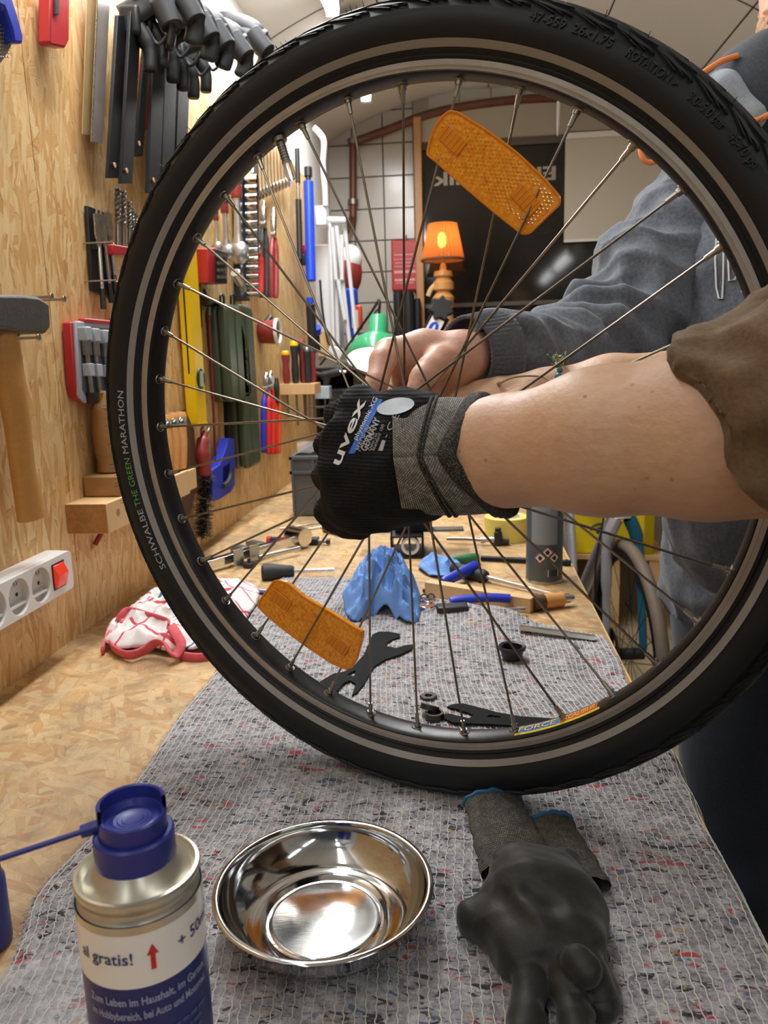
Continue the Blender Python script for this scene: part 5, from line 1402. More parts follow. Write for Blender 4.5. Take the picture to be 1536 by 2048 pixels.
# pair of dark dipped work gloves lying palm up
def lay_glove(label, cuff_a, cuff_b, cw, prims, group, vox=0.0022, cuffh=0.012, dip=True):
    base = tz((TP(*cuff_b) + TP(*cuff_a)) / 2, FZ)
    g = thing('work_glove', label, 'glove', base, None, group)
    me = sdf_mesh(prims, vox, 'palm'); gw = creases(91, 120); gw3 = wrinkle(92, 300); displace(me, lambda V: 0.005 * gw(V) + 0.0006 * gw3(V))
    me.transform(Matrix.Translation(-base)); part('palm', me, M_GLOVED, g, smooth=180, label='matt black rubber coated palm and fingers')
    a = tz(TP(*cuff_a), FZ + cuffh) - base; b = tz(TP(*cuff_b), FZ + cuffh) - base; d = (b - a); s = Vector((-d.y, d.x, 0)).normalized()
    rows = []
    for i in range(11):
        t = i / 10; w = cw[0] + (cw[1] - cw[0]) * t + 0.0012 * sin(i * 2.2); row = []
        for k in range(33):
            ph = 2 * pi * k / 32; row.append(a + d * t + s * (w * cos(ph)) + Vector((0, 0, cuffh * 0.92 * sin(ph) * (1 - 0.12 * t) + 0.0008 * sin(k * 2.0 + i))))
        rows.append(row)
    mb = MB(); mb.grid(rows); cf = part('cuff', mb, M_CUFFC, g, smooth=180, label='open knit cuff'); grid_uv(cf.data, 11, 33)
    mb = MB(); mb.tube(rows[-1][:-1], 0.0022, 6, closed=True); part('hem', mb, M_HEMB, g, label='blue stitched hem')
    return g
def G(px, py, h): return tz(TP(px, py, h), h)
pr = []
pr += chain([G(1040, 1752, 0.020), G(1062, 1805, 0.023), G(1075, 1880, 0.020)], [0.023, 0.028, 0.026], 0.015)
pr += chain([G(1108, 1758, 0.018), G(1130, 1820, 0.019), G(1140, 1895, 0.019)], [0.020, 0.024, 0.023], 0.015)
pr += chain([G(1015, 1795, 0.022), G(975, 1832, 0.017), G(950, 1842, 0.015)], [0.017, 0.0135, 0.0125], 0.005)
pr += chain([G(1015, 1860, 0.018), G(1035, 1915, 0.016)], [0.019, 0.015], 0.012)
pr += chain([G(1072, 1915, 0.018), G(1062, 1965, 0.015), G(1052, 2035, 0.012), G(1044, 2110, 0.011)], [0.0135, 0.0105, 0.0105, 0.0100], 0.003)
pr += chain([G(1118, 1915, 0.022), G(1130, 1960, 0.018), G(1150, 2035, 0.013), G(1165, 2110, 0.012)], [0.0125, 0.0103, 0.0103, 0.0098], 0.002)
pr += chain([G(1158, 1905, 0.024), G(1182, 1950, 0.019), G(1200, 1988, 0.015)], [0.0125, 0.0115, 0.0105], 0.002)
pr += chain([G(1148, 1918, 0.034), G(1172, 1945, 0.031)], [0.0088, 0.0095], 0.003)
for gr_, rr_ in (([G(1000, 1790, 0.044), G(1040, 1830, 0.047), G(1060, 1880, 0.046)], 0.0045), ([G(1020, 1905, 0.037), G(1070, 1895, 0.045), G(1120, 1870, 0.044), G(1165, 1862, 0.042)], 0.0040), ([G(1060, 1775, 0.050), G(1100, 1800, 0.049), G(1135, 1850, 0.046)], 0.0035)):
    pr += [('-', q) for q in chain(gr_, [rr_] * len(gr_), 0.010)]
for x0, y0, x1, y1, hh in ((1035, 2005, 1085, 2008, 0.026), (1038, 1975, 1085, 1978, 0.027), (1110, 2000, 1165, 1992, 0.028), (1032, 2030, 1075, 2034, 0.025), (1122, 2028, 1172, 2018, 0.027)):
    pr += [('-', ('c', tuple(G(x0, y0, hh)), tuple(G(x1, y1, hh)), 0.0012, 0.0012, 0.004))]
lay_glove('black dipped work glove lying palm up, nearest to the camera', (1040, 1785), (985, 1638), (0.029, 0.024), pr, 'work gloves on the felt')
pr = chain([G(1130, 1745, 0.010), G(1145, 1850, 0.010), G(1165, 1960, 0.010)], [0.016, 0.020, 0.018], 0.015) + chain([G(1180, 1960, 0.010), G(1205, 2010, 0.010)], [0.013, 0.011], 0.008)
lay_glove('black work glove mostly hidden under the other one, hem showing', (1165, 1810), (1103, 1672), (0.021, 0.016), pr, 'work gloves on the felt', cuffh=0.009)

# flat cone spanners
def flat_tool(name, label, cat, outline, holes, mat, th, base_px, z=FZ + 0.0006, group=None, scale_out=None):
    z = max(felt_h(*TP(x, y, z)[:2]) for x, y in outline) + 0.0004
    o = tz(TP(base_px[0], base_px[1], z), z)
    P = [(q.x - o.x, q.y - o.y) for q in (TP(x, y, z) for x, y in outline)]
    H = [[(q.x - o.x, q.y - o.y) for q in (TP(x, y, z) for x, y in h)] for h in holes]
    mb = MB(); mb.plate(P, H, 0, th); return solo(name, mb, mat, label, cat, o, None, group, smooth=None)
A_ = [(654, 1358), (668, 1350), (690, 1346), (712, 1330), (728, 1312), (737, 1290), (745, 1272), (757, 1266), (778, 1266), (800, 1270), (799, 1277), (786, 1281), (774, 1288), (775, 1295), (792, 1299), (812, 1293), (826, 1292), (823, 1301), (800, 1312), (770, 1322), (748, 1336), (738, 1352), (730, 1368), (714, 1388), (704, 1394), (708, 1382), (712, 1370), (700, 1364), (686, 1370), (676, 1384), (664, 1390), (644, 1380), (640, 1366)]
flat_tool('cone_spanner', 'flat black cone spanner lying behind the lower orange reflector', 'spanner', A_, [[(694, 1352), (712, 1343), (708, 1356)]], M_BLACKOX, 0.0022, (730, 1330), group='cone spanners on the felt')
B_ = [(894, 1417), (905, 1412), (925, 1410), (950, 1416), (990, 1427), (1040, 1436), (1100, 1440), (1160, 1446), (1175, 1452), (1160, 1462), (1100, 1462), (1040, 1455), (985, 1452), (930, 1450), (905, 1448), (888, 1440), (884, 1432), (900, 1431), (920, 1436), (938, 1440), (947, 1434), (935, 1428), (915, 1422)]
flat_tool('cone_spanner', 'flat black cone spanner lying beside the steel rings', 'spanner', B_, [[(973, 1438), (978, 1433), (1000, 1436), (1003, 1439)]], M_BLACKOX, 0.0022, (1000, 1440), group='cone spanners on the felt')
# bearing nut, rings and black dust cap
def ringthing(name, label, px, py, r0, r1, h, mat, n=24, tilt=None, z=FZ):
    mb = MB(); mb.lathe([(r0, 0), (r1, 0.0), (r1, h), (r0, h)], n, closed=True); return solo(name, mb, mat, label, 'ring', tz(TP(px, py, z), z - FZ + felt_h(*TP(px, py, z)[:2]) + 0.0004), tilt, smooth=30, bevel=0.0004)
ringthing('lock_nut', 'small steel lock nut behind the two rings on the felt', 857, 1401, 0.0045, 0.0100, 0.0035, M_DARKSTEEL, 6)
ringthing('spacer_ring', 'dark steel ring leaning on another ring beside the spanner', 858, 1424, 0.0075, 0.0105, 0.0060, M_DARKSTEEL, 28, RX(-24) @ RY(14), FZ + 0.0055)
ringthing('spacer_ring', 'dark steel ring lying flat under a leaning ring', 869, 1441, 0.0072, 0.0102, 0.0080, M_DARKSTEEL, 28)
mb = MB(); mb.lathe([(0, 0.0005), (0.0125, 0.0005), (0.0145, 0.010), (0.0150, 0.0125), (0.0172, 0.013), (0.0176, 0.0165), (0.0165, 0.0180), (0.0150, 0.0178), (0.0130, 0.0165), (0.0118, 0.004), (0, 0.003)], 40)
solo('dust_cap', mb, M_BLACKP, 'black round plastic cap standing open on the felt', 'cap', tz(TP(1024, 1320, 0.004), felt_h(*TP(1024, 1320, 0.004)[:2]) + 0.0012))
# white hexagon rod
a = tz(TP(1040, 1260, 0.01), 0.0125); b = tz(TP(1190, 1278, 0.008), 0.0085)
mb = MB(); mb.cyl((0, 0, 0), b - a, 0.0052, n=6); solo('hex_rod', mb, M_CHROME, 'bright polished hexagon rod on the corner of the felt', 'rod', a, smooth=20)

# crumpled blue paper towel
def crumpled(name, label, cat, px, py, outline, hfun, mat, z=0.002, nr=26, na=72, seed=1, ridge=0.012, fs=55, bevel=None):
    o = tz(TP(px, py), z); P = [Vector((q.x - o.x, q.y - o.y, 0)) for q in (TP(x, y) for x, y in outline)]
    P = [Vector(p) for p in smooth_path(P + [P[0]], 6)][:-1]; m = len(P)
    mb = MB(); g = []
    for i in range(nr + 1):
        f = i / nr; row = []
        for k in range(na + 1):
            s = (k % na) / na * m; j = int(s); e = P[j].lerp(P[(j + 1) % m], s - j); p = e * f
            n1 = mnoise.noise(Vector((p.x * fs, p.y * fs, seed))); n2 = mnoise.noise(Vector((p.x * fs * 2.3, p.y * fs * 2.3, seed + 5)))
            vd = mnoise.voronoi(Vector((p.x * fs * 1.1 + seed, p.y * fs * 1.1, seed)))[0]; cr = min(1.0, (vd[1] - vd[0]) * 1.6)
            h = hfun(p, f) + ridge * ((1 - 2.2 * abs(n1)) + 0.5 * (1 - 2.0 * abs(n2)) + 0.9 * (vd[0] - 0.4) ) * (0.35 + 0.65 * (1 - f * f))
            q = Vector((p.x + 0.010 * n2 * (1 - f), p.y + 0.010 * n1 * (1 - f), max(0.0006, h))); row.append(q)
        g.append(row)
    mb.grid(g); return solo(name, mb, mat, label, cat, o, smooth=28, solid=-0.0004)
M_BLUEPAPER = pm('blue_paper', '#6f9bdc', 0.75, 0, 0.1, 60, 0.2, 500)
crumpled('paper_towel', 'crumpled light blue paper towel standing up behind the spokes', 'paper towel', 770, 1225, [(686, 1228), (700, 1180), (722, 1165), (760, 1158), (800, 1160), (830, 1180), (842, 1220), (838, 1252), (812, 1258), (790, 1248), (750, 1242), (722, 1252), (700, 1250)], lambda p, f: 0.078 * (1 - f) ** 0.8 + 0.020 * max(0, sin(4 * atan2(p.y, p.x) + 1.2)) * f, M_BLUEPAPER, seed=3.3, ridge=0.021, fs=48, nr=44, na=120)
crumpled('paper_towel', 'small crumpled blue paper towel lying flat beside the green handle', 'paper towel', 868, 1142, [(835, 1140), (850, 1122), (885, 1124), (915, 1128), (922, 1140), (900, 1152), (875, 1158), (852, 1152)], lambda p, f: 0.022 * (1 - f), M_BLUEPAPER, seed=9.1, ridge=0.010, fs=40, nr=16, na=48)
# red and white tea towel
def towel_mat():
    t = NT('checked_tea_towel'); v = t.coords((1, 1, 0.4), (0, 0, 0.5))
    sp = t.node('ShaderNodeSeparateXYZ'); t.link(v, sp.inputs[0])
    def line(ax, per, w, off=0.0):
        m = t.math('FRACT', t.math('ADD', t.math('DIVIDE', sp.outputs[ax], per), off)); return t.math('LESS_THAN', m, w)
    m = t.math('MAXIMUM', line(0, 0.055, 0.07), line(1, 0.050, 0.08, 0.3))
    c = t.mix(m, srgb('#e9e5e2'), srgb('#cf4f5c'))
    c = t.mix(line(0, 0.151, 0.02, 0.4), c, srgb('#3f6f8a'))
    return t.out(c, 0.9, 0, t.bump(t.noise(v, 500, 3, 0.6), 0.3, 0.0008))
M_TOWEL = towel_mat(); M_TOWELHEM = pm('red_towel_hem', '#d8606c', 0.9, 0, 0.25, 160, 0.4, 500)
tow = crumpled('tea_towel', 'crumpled white tea towel with red checks and red hems by the wall', 'towel', 350, 1265, [(207, 1300), (222, 1262), (262, 1235), (290, 1208), (320, 1195), (370, 1188), (430, 1180), (500, 1178), (520, 1200), (500, 1240), (470, 1275), (440, 1300), (400, 1312), (340, 1315), (300, 1308), (250, 1318)], lambda p, f: 0.034 * (1 - f) ** 0.6 + 0.006, M_TOWEL, seed=5.7, ridge=0.013, fs=26, nr=34, na=110)
hems = [[(205, 1303, .006), (213, 1278, .012), (226, 1262, .016), (222, 1288, .012), (236, 1303, .010), (262, 1310, .010), (290, 1300, .012), (312, 1285, .022), (330, 1288, .024), (340, 1305, .016), (352, 1310, .010), (362, 1290, .020), (352, 1268, .030), (340, 1250, .034)],
        [(238, 1245, .020), (245, 1230, .030), (262, 1222, .034), (300, 1232, .038), (336, 1244, .036), (338, 1254, .032)],
        [(240, 1245, .018), (252, 1258, .020), (275, 1264, .022), (302, 1254, .026)], [(360, 1312, .006), (400, 1316, .005), (440, 1308, .005), (462, 1290, .006)]]
ob = tow.location.copy()
for h in hems:
    mb = MB(); mb.tube(smooth_path([tz(TP(x, y, z), z) - ob for x, y, z in h], 6), 0.0075, 8, flat=(0.95, 0.32)); part('hem', mb, M_TOWELHEM, tow, smooth=180, label='red woven hem')

# screwdriver with fat black grip, lying towards the felt
def rod_tool(name, label, cat, a, b, segs, parent=None, group=None):
    """segs: list of (part name, t0, t1, r0, r1, material, sides)"""
    d = b - a; L = d.length; t = thing(name, label, cat, a, frame_z(d, (0, 0, 1)), group)
    for nm, s0, s1, r0, r1, mt, n in segs:
        mb = MB()
        if nm in ('grip', 'handle'):
            k = [(0, s0), (r0 * 0.75, s0), (r0, s0 + 0.06 * (s1 - s0)), (r0 * 1.02, s0 + 0.35 * (s1 - s0)), ((r0 + r1) / 2 * 0.92, s0 + 0.7 * (s1 - s0)), (r1, s0 + 0.92 * (s1 - s0)), (r1 * 0.8, s1), (0, s1)]
            mb.lathe([(r, z * L) for r, z in k], n)
        else: mb.cyl((0, 0, s0 * L), (0, 0, s1 * L), r0, r1, n=n)
        part(nm, mb, mt, t, smooth=35)
    return t
rod_tool('screwdriver', 'screwdriver with a short fat black grip lying behind the lower reflector', 'screwdriver', tz(TP(524, 1160), 0.014), tz(TP(668, 1152), 0.012), [('grip', 0, 0.45, 0.0155, 0.0115, M_BLACKG, 24), ('shaft', 0.45, 1.0, 0.003, 0.003, M_CHROME, 10)])
mb = MB(); mb.box((0, 0, 0), (0.11, 0.012, 0.004)); mb.box((0, 0.008, 0), (0.11, 0.004, 0.0045), mi=1)
solo('marker_pen', mb, [M_NAVY, M_WHITEP], 'flat navy and white pen beside the tea towel', 'pen', tz(TP(480, 1186), 0.003), RZ(-6), bevel=0.001)
# chromed square bar with zinc brackets (alignment gauge)
a = tz(TP(395, 1152), 0.016); b = tz(TP(612, 1092), 0.022); d = b - a; fr = frame_x(d)
gau = thing('alignment_gauge', 'chromed square bar gauge with folded zinc brackets on the bench', 'gauge', a, fr); L = d.length
mb = MB(); mb.box2((0, -0.0085, -0.0085), (L, 0.0085, 0.0085)); part('bar', mb, M_CHROME, gau, bevel=0.001)
for k, x in enumerate((0.33, 0.47)):
    mb = MB(); mb.box2((L * x - 0.002, -0.022, -0.012), (L * x, 0.014, 0.020)); mb.box2((L * x - 0.024, -0.024, -0.012), (L * x, -0.022, 0.020)); mb.box2((L * x, -0.022, 0.018), (L * x + 0.016, 0.012, 0.020)); part('bracket', mb, M_ZINC, gau, bevel=0.0006)
mb = MB(); mb.cyl((L * 0.43, -0.034, -0.004), (L * 0.78, -0.046, -0.006), 0.004, n=14); part('locking_pin', mb, M_ALU, gau)
mb = MB(); mb.cyl((L * 0.34, -0.034, -0.016), (L * 0.34, -0.034, 0.0), 0.003, n=10); mb.cyl((L * 0.34, -0.034, -0.016), (L * 0.34, -0.034, -0.008), 0.013, n=8); part('clamp_knob', mb, M_BLACKP, gau, bevel=0.001)
mb = MB(); mb.cyl((L * 0.93, -0.02, 0.004), (L * 0.93, 0.024, 0.004), 0.020, n=24); part('roller', mb, M_CHROME, gau)
rod_tool('pump_hose_head', 'short black hose head with a red end beside the gauge', 'hose head', tz(TP(535, 1088), 0.010), tz(TP(660, 1090), 0.008), [('red_end', 0, 0.06, 0.008, 0.008, M_REDB, 14), ('barrel', 0.06, 0.30, 0.007, 0.007, M_BLACKP, 14), ('collar', 0.62, 0.82, 0.009, 0.010, M_BLACKP, 14), ('stem', 0.82, 0.95, 0.004, 0.004, M_DULL, 10), ('tip', 0.95, 1.0, 0.0065, 0.006, M_BLACKP, 12)])
rod_tool('lever_knob', 'small black lever lying below the grey crate', 'lever', tz(TP(652, 1062), 0.010), tz(TP(695, 1076), 0.006), [('grip', 0, 0.7, 0.013, 0.009, M_BLACKP, 14), ('stem', 0.7, 1.0, 0.004, 0.004, M_DULL, 8)])
for k, (x0, y0, x1, y1) in enumerate(((560, 1060, 660, 1046), (575, 1066, 668, 1054))):
    mb = MB(); A = tz(TP(x0, y0), 0.003); B = tz(TP(x1, y1), 0.003); mb.cyl((0, 0, 0), B - A, 0.0018, n=8); solo('spoke_blank', mb, M_STEEL, ['loose steel spoke on the bench, the farther of two', 'loose steel spoke on the bench, the nearer of two'][k], 'spoke', A, group='loose spokes')

# steel box-section holder below the fist
o = tz(TP(815, 1118), 0.0005); dt = thing('hub_holder', 'black box-section holder with a white ring in its open end', 'holder', o, RZ(4))
s = 0.033
mb = MB()
for x0, x1, z0, z1 in ((-s, s, 0, 0.004), (-s, s, 0.042, 0.046), (-s, -s + 0.004, 0, 0.046), (s - 0.004, s, 0, 0.046)): mb.box2((x0, 0, z0), (x1, 0.11, z1))
part('box_section', mb, M_BLACKM, dt, bevel=0.0008)
mb = MB(); mb.lathe([(0.013, 0), (0.018, 0), (0.018, 0.02), (0.013, 0.02)], 32, (0.006, 0.006, 0.024), RX(-90), closed=True); part('ring', mb, M_WHITEP, dt, label='white plastic ring')
mb = MB(); mb.box2((-0.024, 0.03, 0.046), (0.05, 0.10, 0.085)); part('head_block', mb, M_BLACKM, dt, bevel=0.002)
mb = MB(); mb.box2((-0.10, 0.055, 0.0405), (0.115, 0.085, 0.0455)); part('steel_strap', mb, M_DULL, dt, bevel=0.001)
mb = MB(); mb.box2((-0.085, -0.012, 0.0), (-0.036, 0.015, 0.004)); part('foot_plate', mb, M_DARKSTEEL, dt, bevel=0.001)
# roll of masking tape, grey spray can, pump head
c = tz(TP(1013, 1078), 0.0005)
tr = thing('tape_roll', 'pale yellow roll of masking tape lying flat by the grey spray can', 'tape roll', c)
mb = MB(); mb.lathe([(0.031, 0), (0.047, 0), (0.047, 0.050), (0.031, 0.050)], 48, closed=True); part('tape', mb, M_TAPE, tr, bevel=0.0008)
mb = MB(); mb.lathe([(0.0288, 0.0), (0.031, 0.0), (0.031, 0.0505), (0.0288, 0.0505)], 48, closed=True); part('core', mb, M_TAPEIN, tr)
c = tz(TP(1088, 1160), 0.0005)
gc = thing('spray_can', 'dark grey spray can with hazard diamonds standing on the bench', 'spray can', c); az = facing(c); Rg = 0.0315
mb = MB(); mb.lathe([(0, 0), (0.028, 0.0), (Rg, 0.003), (Rg, 0.185), (0.028, 0.197), (0.020, 0.200), (0, 0.2)], 56); part('can_body', mb, pm('grey_can_lacquer', '#565e62', 0.38, 0.25, 0.08, 20), gc)
mb = MB(); mb.lathe([(Rg + 0.0006, 0.0), (Rg + 0.001, 0.0025), (Rg + 0.0002, 0.005)], 56); part('foot_rim', mb, M_STEEL, gc)
mb = MB(); mb.lathe([(0, 0.225), (0.020, 0.225), (0.021, 0.222), (0.021, 0.199)], 40); part('cap', mb, M_BLACKP, gc)
cyl_band(Rg + 0.0002, 0.070, 0.150, 'text_panel', pm('pale_grey_print', '#8d9497', 0.5, 0, 0.35, 420, 0, 1, (1, 1, 6)), gc, az - 0.75, az + 0.75)
def gpatch(pts, mat, nm, lift):
    mb = MB(); mb.add([Vector(((Rg + lift) * cos(az + x / Rg), (Rg + lift) * sin(az + x / Rg), z)) for x, z in pts], [tuple(range(len(pts)))]); part(nm, mb, mat, gc, smooth=None)
for (x, z) in ((0.001 - 0.006, 0.047), (0.0075, 0.057), (0.0195, 0.047)):
    x -= 0.002
    for k, (h, mt) in enumerate(((0.0105, M_PRINTR), (0.0082, M_WHITEP))): gpatch([(x - h, z), (x, z - h), (x + h, z), (x, z + h)], mt, 'hazard_diamond', 0.0005 + 0.0002 * k)
    gpatch([(x - 0.002, z - 0.004), (x + 0.002, z - 0.004), (x + 0.003, z), (x, z + 0.005), (x - 0.0025, z + 0.001)], M_PRINTK, 'hazard_symbol', 0.0009)
gpatch([(0.006, 0.014), (0.026, 0.014), (0.026, 0.026), (0.006, 0.026)], M_WHITEP, 'barcode_field', 0.0005)
for k in range(8): gpatch([(0.008 + k * 0.0022, 0.0145), (0.0089 + k * 0.0022, 0.0145), (0.0089 + k * 0.0022, 0.0255), (0.008 + k * 0.0022, 0.0255)], M_PRINTK, 'barcode_bar', 0.0008)
cyl_text('1290025', 0.004, Rg + 0.0006, az - 0.05, 0.029, 'lettering', M_PRINTGY, gc) if False else None
o = tz(TP(985, 1092), 0.0); ph = thing('inflator', 'black inflator head with a steel hose end beside the masking tape', 'inflator', o, RZ(15))
mb = MB(); mb.cyl((0.012, 0, 0.002), (0.012, 0, 0.030), 0.010, 0.008, n=18); mb.cyl((0.012, 0, 0.030), (0.012, 0, 0.038), 0.0065, n=14); part('body', mb, M_BLACKP, ph, bevel=0.001)
mb = MB(); mb.cyl((0.014, 0, 0.008), (0.034, -0.004, 0.007), 0.0065, n=14); part('lever', mb, M_BLACKP, ph)
mb = MB(); mb.cyl((-0.022, 0.012, 0.012), (0.006, 0.002, 0.014), 0.0055, n=14); mb.cyl((-0.022, 0.012, 0.012), (-0.014, 0.009, 0.0126), 0.0075, n=10); part('hose_end', mb, M_STEEL, ph)
mb = MB(); mb.tube(smooth_path([(-0.022, 0.012, 0.012), (-0.05, 0.03, 0.012), (-0.085, 0.05, 0.010)], 5), 0.0038, 10); part('hose', mb, M_DULL, ph)
# handles and tools at the right of the bench
rod_tool('round_file', 'file with a green handle lying behind the blue paper', 'file', tz(TP(958, 1128), 0.011), tz(TP(880, 1132), 0.010), [('handle', 0, 0.8, 0.0105, 0.0085, M_GREENP, 18), ('blade', 0.8, 1.4, 0.004, 0.0035, M_DARKSTEEL, 10)])
rod_tool('tyre_rod', 'long thin black rod lying behind the blue handles', 'rod', tz(TP(962, 1122), 0.006), tz(TP(1142, 1132), 0.006), [('rod', 0, 0.94, 0.0052, 0.0052, M_BLACKM, 12), ('tip', 0.94, 1.0, 0.007, 0.005, M_BLACKP, 12)])
rod_tool('scraper', 'tool with a slanted blue oval handle beside the paper towel', 'scraper', tz(TP(955, 1146, 0.01), 0.024), tz(TP(885, 1176), 0.010), [('handle', 0, 1.0, 0.0105, 0.0095, M_BLUEP, 20), ('blade', 1.0, 1.5, 0.004, 0.004, M_DARKSTEEL, 8)])
rod_tool('screwdriver', 'screwdriver with a dark grey handle and long pale shaft', 'screwdriver', tz(TP(905, 1150), 0.013), tz(TP(1105, 1195), 0.005), [('handle', 0, 0.36, 0.0115, 0.0125, M_BLACKG, 20), ('shaft', 0.36, 1.0, 0.0034, 0.003, M_ALU, 10)])
a = tz(TP(856, 1188), 0.012); b = tz(TP(1066, 1224), 0.012); d = b - a; fr = frame_x(d); L = d.length
wf = thing('wooden_stick', 'square pale wooden stick lying across the bench tools', 'stick', a, fr)
mb = MB(); mb.box2((0, -0.010, -0.0115), (L, 0.010, 0.0115)); part('stick', mb, M_PINE, wf, bevel=0.0008)
rod_tool('chisel', 'round beech chisel handle with a steel ferrule at its end', 'chisel', tz(TP(1066, 1222), 0.013), tz(TP(1146, 1211), 0.013), [('socket', 0, 0.26, 0.0125, 0.012, M_RUST, 18), ('handle', 0.24, 0.76, 0.0118, 0.0118, M_BEECH, 20), ('ferrule', 0.76, 0.9, 0.0075, 0.0075, M_CHROME, 16), ('tip', 0.9, 1.0, 0.0055, 0.005, M_CHROME, 12)])
a = tz(TP(842, 1240), 0.011); b = tz(TP(1046, 1232), 0.010); d = b - a; fr = frame_x(d); L = d.length
cw = thing('locking_pliers', 'chromed locking pliers with a blue grip and black jaw on the bench', 'pliers', a, fr)
mb = MB(); mb.box2((L * 0.42, -0.006, -0.004), (L * 0.97, 0.004, 0.004)); part('lower_arm', mb, M_ALU, cw, bevel=0.001)
mb = MB(); mb.cyl((L * 0.95, 0, 0), (L * 1.02, 0, 0), 0.005, n=12); part('adjusting_screw', mb, M_ALU, cw)
mb = MB(); mb.tube(smooth_path([(L * 0.30, 0.020, 0.010), (L * 0.42, 0.022, 0.012), (L * 0.7, 0.024, 0.013), (L * 0.90, 0.022, 0.011)], 5), 0.0085, 14, flat=(0.8, 1.1)); part('grip', mb, M_BLUEP, cw, label='blue dipped grip')
mb = MB(); mb.box2((L * 0.15, -0.014, -0.009), (L * 0.46, 0.012, 0.012)); part('jaw_block', mb, M_BLACKP, cw, bevel=0.003)
mb = MB(); mb.cyl((L * 0.06, 0.010, -0.008), (L * 0.06, 0.010, 0.010), 0.014, n=20); mb.cyl((L * 0.10, 0.026, -0.006), (L * 0.10, 0.026, 0.012), 0.010, n=18); part('jaw', mb, M_CHROME, cw, bevel=0.001)
mb = MB()
for k in range(5): mb.lathe([(0.004, -0.001), (0.0065, -0.001), (0.0065, 0.001), (0.004, 0.001)], 14, (L * (0.02 + 0.035 * k), 0.034 + 0.004 * (k % 2), 0.012), RX(60 * (k % 2)), closed=True)
part('chain', mb, M_CHROME, cw, kind='stuff')
mb = MB(); mb.box2((-0.004, -0.013, -0.0105), (L * 0.2, 0.0, -0.006)); part('jaw_plate', mb, M_BLACKP, cw)
# grey crates
def crate(label, o, rot, w, dp, h, mat=M_GREYP, bag=False):
    t = thing('euro_crate', label, 'crate', o, rot, 'grey plastic crates')
    mb = MB(); th = 0.004
    for lo, hi in (((-w / 2, 0, 0), (w / 2, dp, 0.004)), ((-w / 2, 0, 0), (w / 2, th, h)), ((-w / 2, dp - th, 0), (w / 2, dp, h)), ((-w / 2, 0, 0), (-w / 2 + th, dp, h)), ((w / 2 - th, 0, 0), (w / 2, dp, h))): mb.box2(lo, hi)
    part('shell', mb, mat, t, bevel=0.0012)
    mb = MB()
    for z in (h - 0.010, h * 0.70): mb.box2((-w / 2 - 0.006, -0.006, z), (w / 2 + 0.006, 0.002, z + 0.008)); mb.box2((-w / 2 - 0.006, -0.006, z), (-w / 2 + 0.002, dp + 0.006, z + 0.008)); mb.box2((w / 2 - 0.002, -0.006, z), (w / 2 + 0.006, dp + 0.006, z + 0.008))
    part('rim', mb, mat, t, bevel=0.001)
    for k in range(5):
        mb = MB(); x = -w / 2 + (k + 0.02) * w / 4.04; mb.box2((x - 0.003, -0.005, 0.01), (x + 0.003, 0.001, h - 0.01)); part('rib', mb, mat, t)
    return t
o = tz(TP(672, 1032), 0.0005); cr1 = crate('dark grey plastic crate on the bench behind the gloved fist', o, RZ(0), 0.215, 0.30, 0.155)
sheet('clear_bag', o.x - 0.02, o.y + 0.14, 0.20, 0.24, lambda x, y: 0.160 + 0.018 * abs(mnoise.noise(Vector((x * 14, y * 14, 8)))) + 0.02 * max(0, 1 - (x * x + y * y) / 0.012), M_FILM, 'clear plastic bag lying on top of the bench crate', 'plastic bag', rot=12, smooth=30, n=26, m=26)
# ------------------------------------------------------------------ things on the tool wall
def wt(name, label, cat, px, py, off=0.0, group=None):
    o = WP(px, py, off); t = thing(name, label, cat, o, WALLR, group)
    def L(x, y, of=off):
        q = WP(x, y, of); return Vector((q.y - o.y, q.z - o.z, of - off))
    return t, L
def wpoly(L, pts, of): return [tuple(L(x, y, of)[:2]) for x, y in pts]
def orient(P):
    a = sum(P[i][0] * P[(i + 1) % len(P)][1] - P[(i + 1) % len(P)][0] * P[i][1] for i in range(len(P))); return P if a > 0 else P[::-1]
def slab(L, pts, of0, of1, base, at=None):
    """outline traced where the front face stands, extruded between two distances from the wall"""
    P = orient(wpoly(L, pts, of1 if at is None else at)); mb = MB(); mb.prism(P, of0 - base, of1 - base); return mb

# grater plane and knife at the top left
t, L = wt('rasp_plane', 'grey perforated rasp plane with a blue handle at the top left corner', 'rasp', 10, 100, 0.01)
part('blade', slab(L, [(-30, 20), (8, 18), (24, 45), (28, 70), (22, 95), (8, 118), (-6, 136), (-30, 140)], 0.015, 0.022, 0.01), M_DULL, t, bevel=0.001)
mb = MB()
for i in range(5):
    for j in range(9): p = L(-4 + i * 5, 50 + j * 8, 0.022); mb.ball(p, 0.0012, 6, 4)
part('teeth', mb, M_STEEL, t, kind='stuff')
part('handle', slab(L, [(-10, -25), (20, -20), (36, 30), (48, 75), (46, 88), (30, 86), (24, 55), (10, 15), (-10, 5)], 0.012, 0.034, 0.01), M_BLUEP, t, bevel=0.003)
t, L = wt('utility_knife', 'red utility knife hanging on the wall beside the blades', 'knife', 120, 90, 0.008)
part('body', slab(L, [(102, -30), (140, -30), (139, 80), (131, 96), (104, 90), (100, 84)], 0.008, 0.026, 0.008), M_REDP, t, bevel=0.004)
part('slider', slab(L, [(112, -20), (120, -20), (118, 30), (110, 30)], 0.026, 0.029, 0.008), M_BLACKP, t, bevel=0.001)
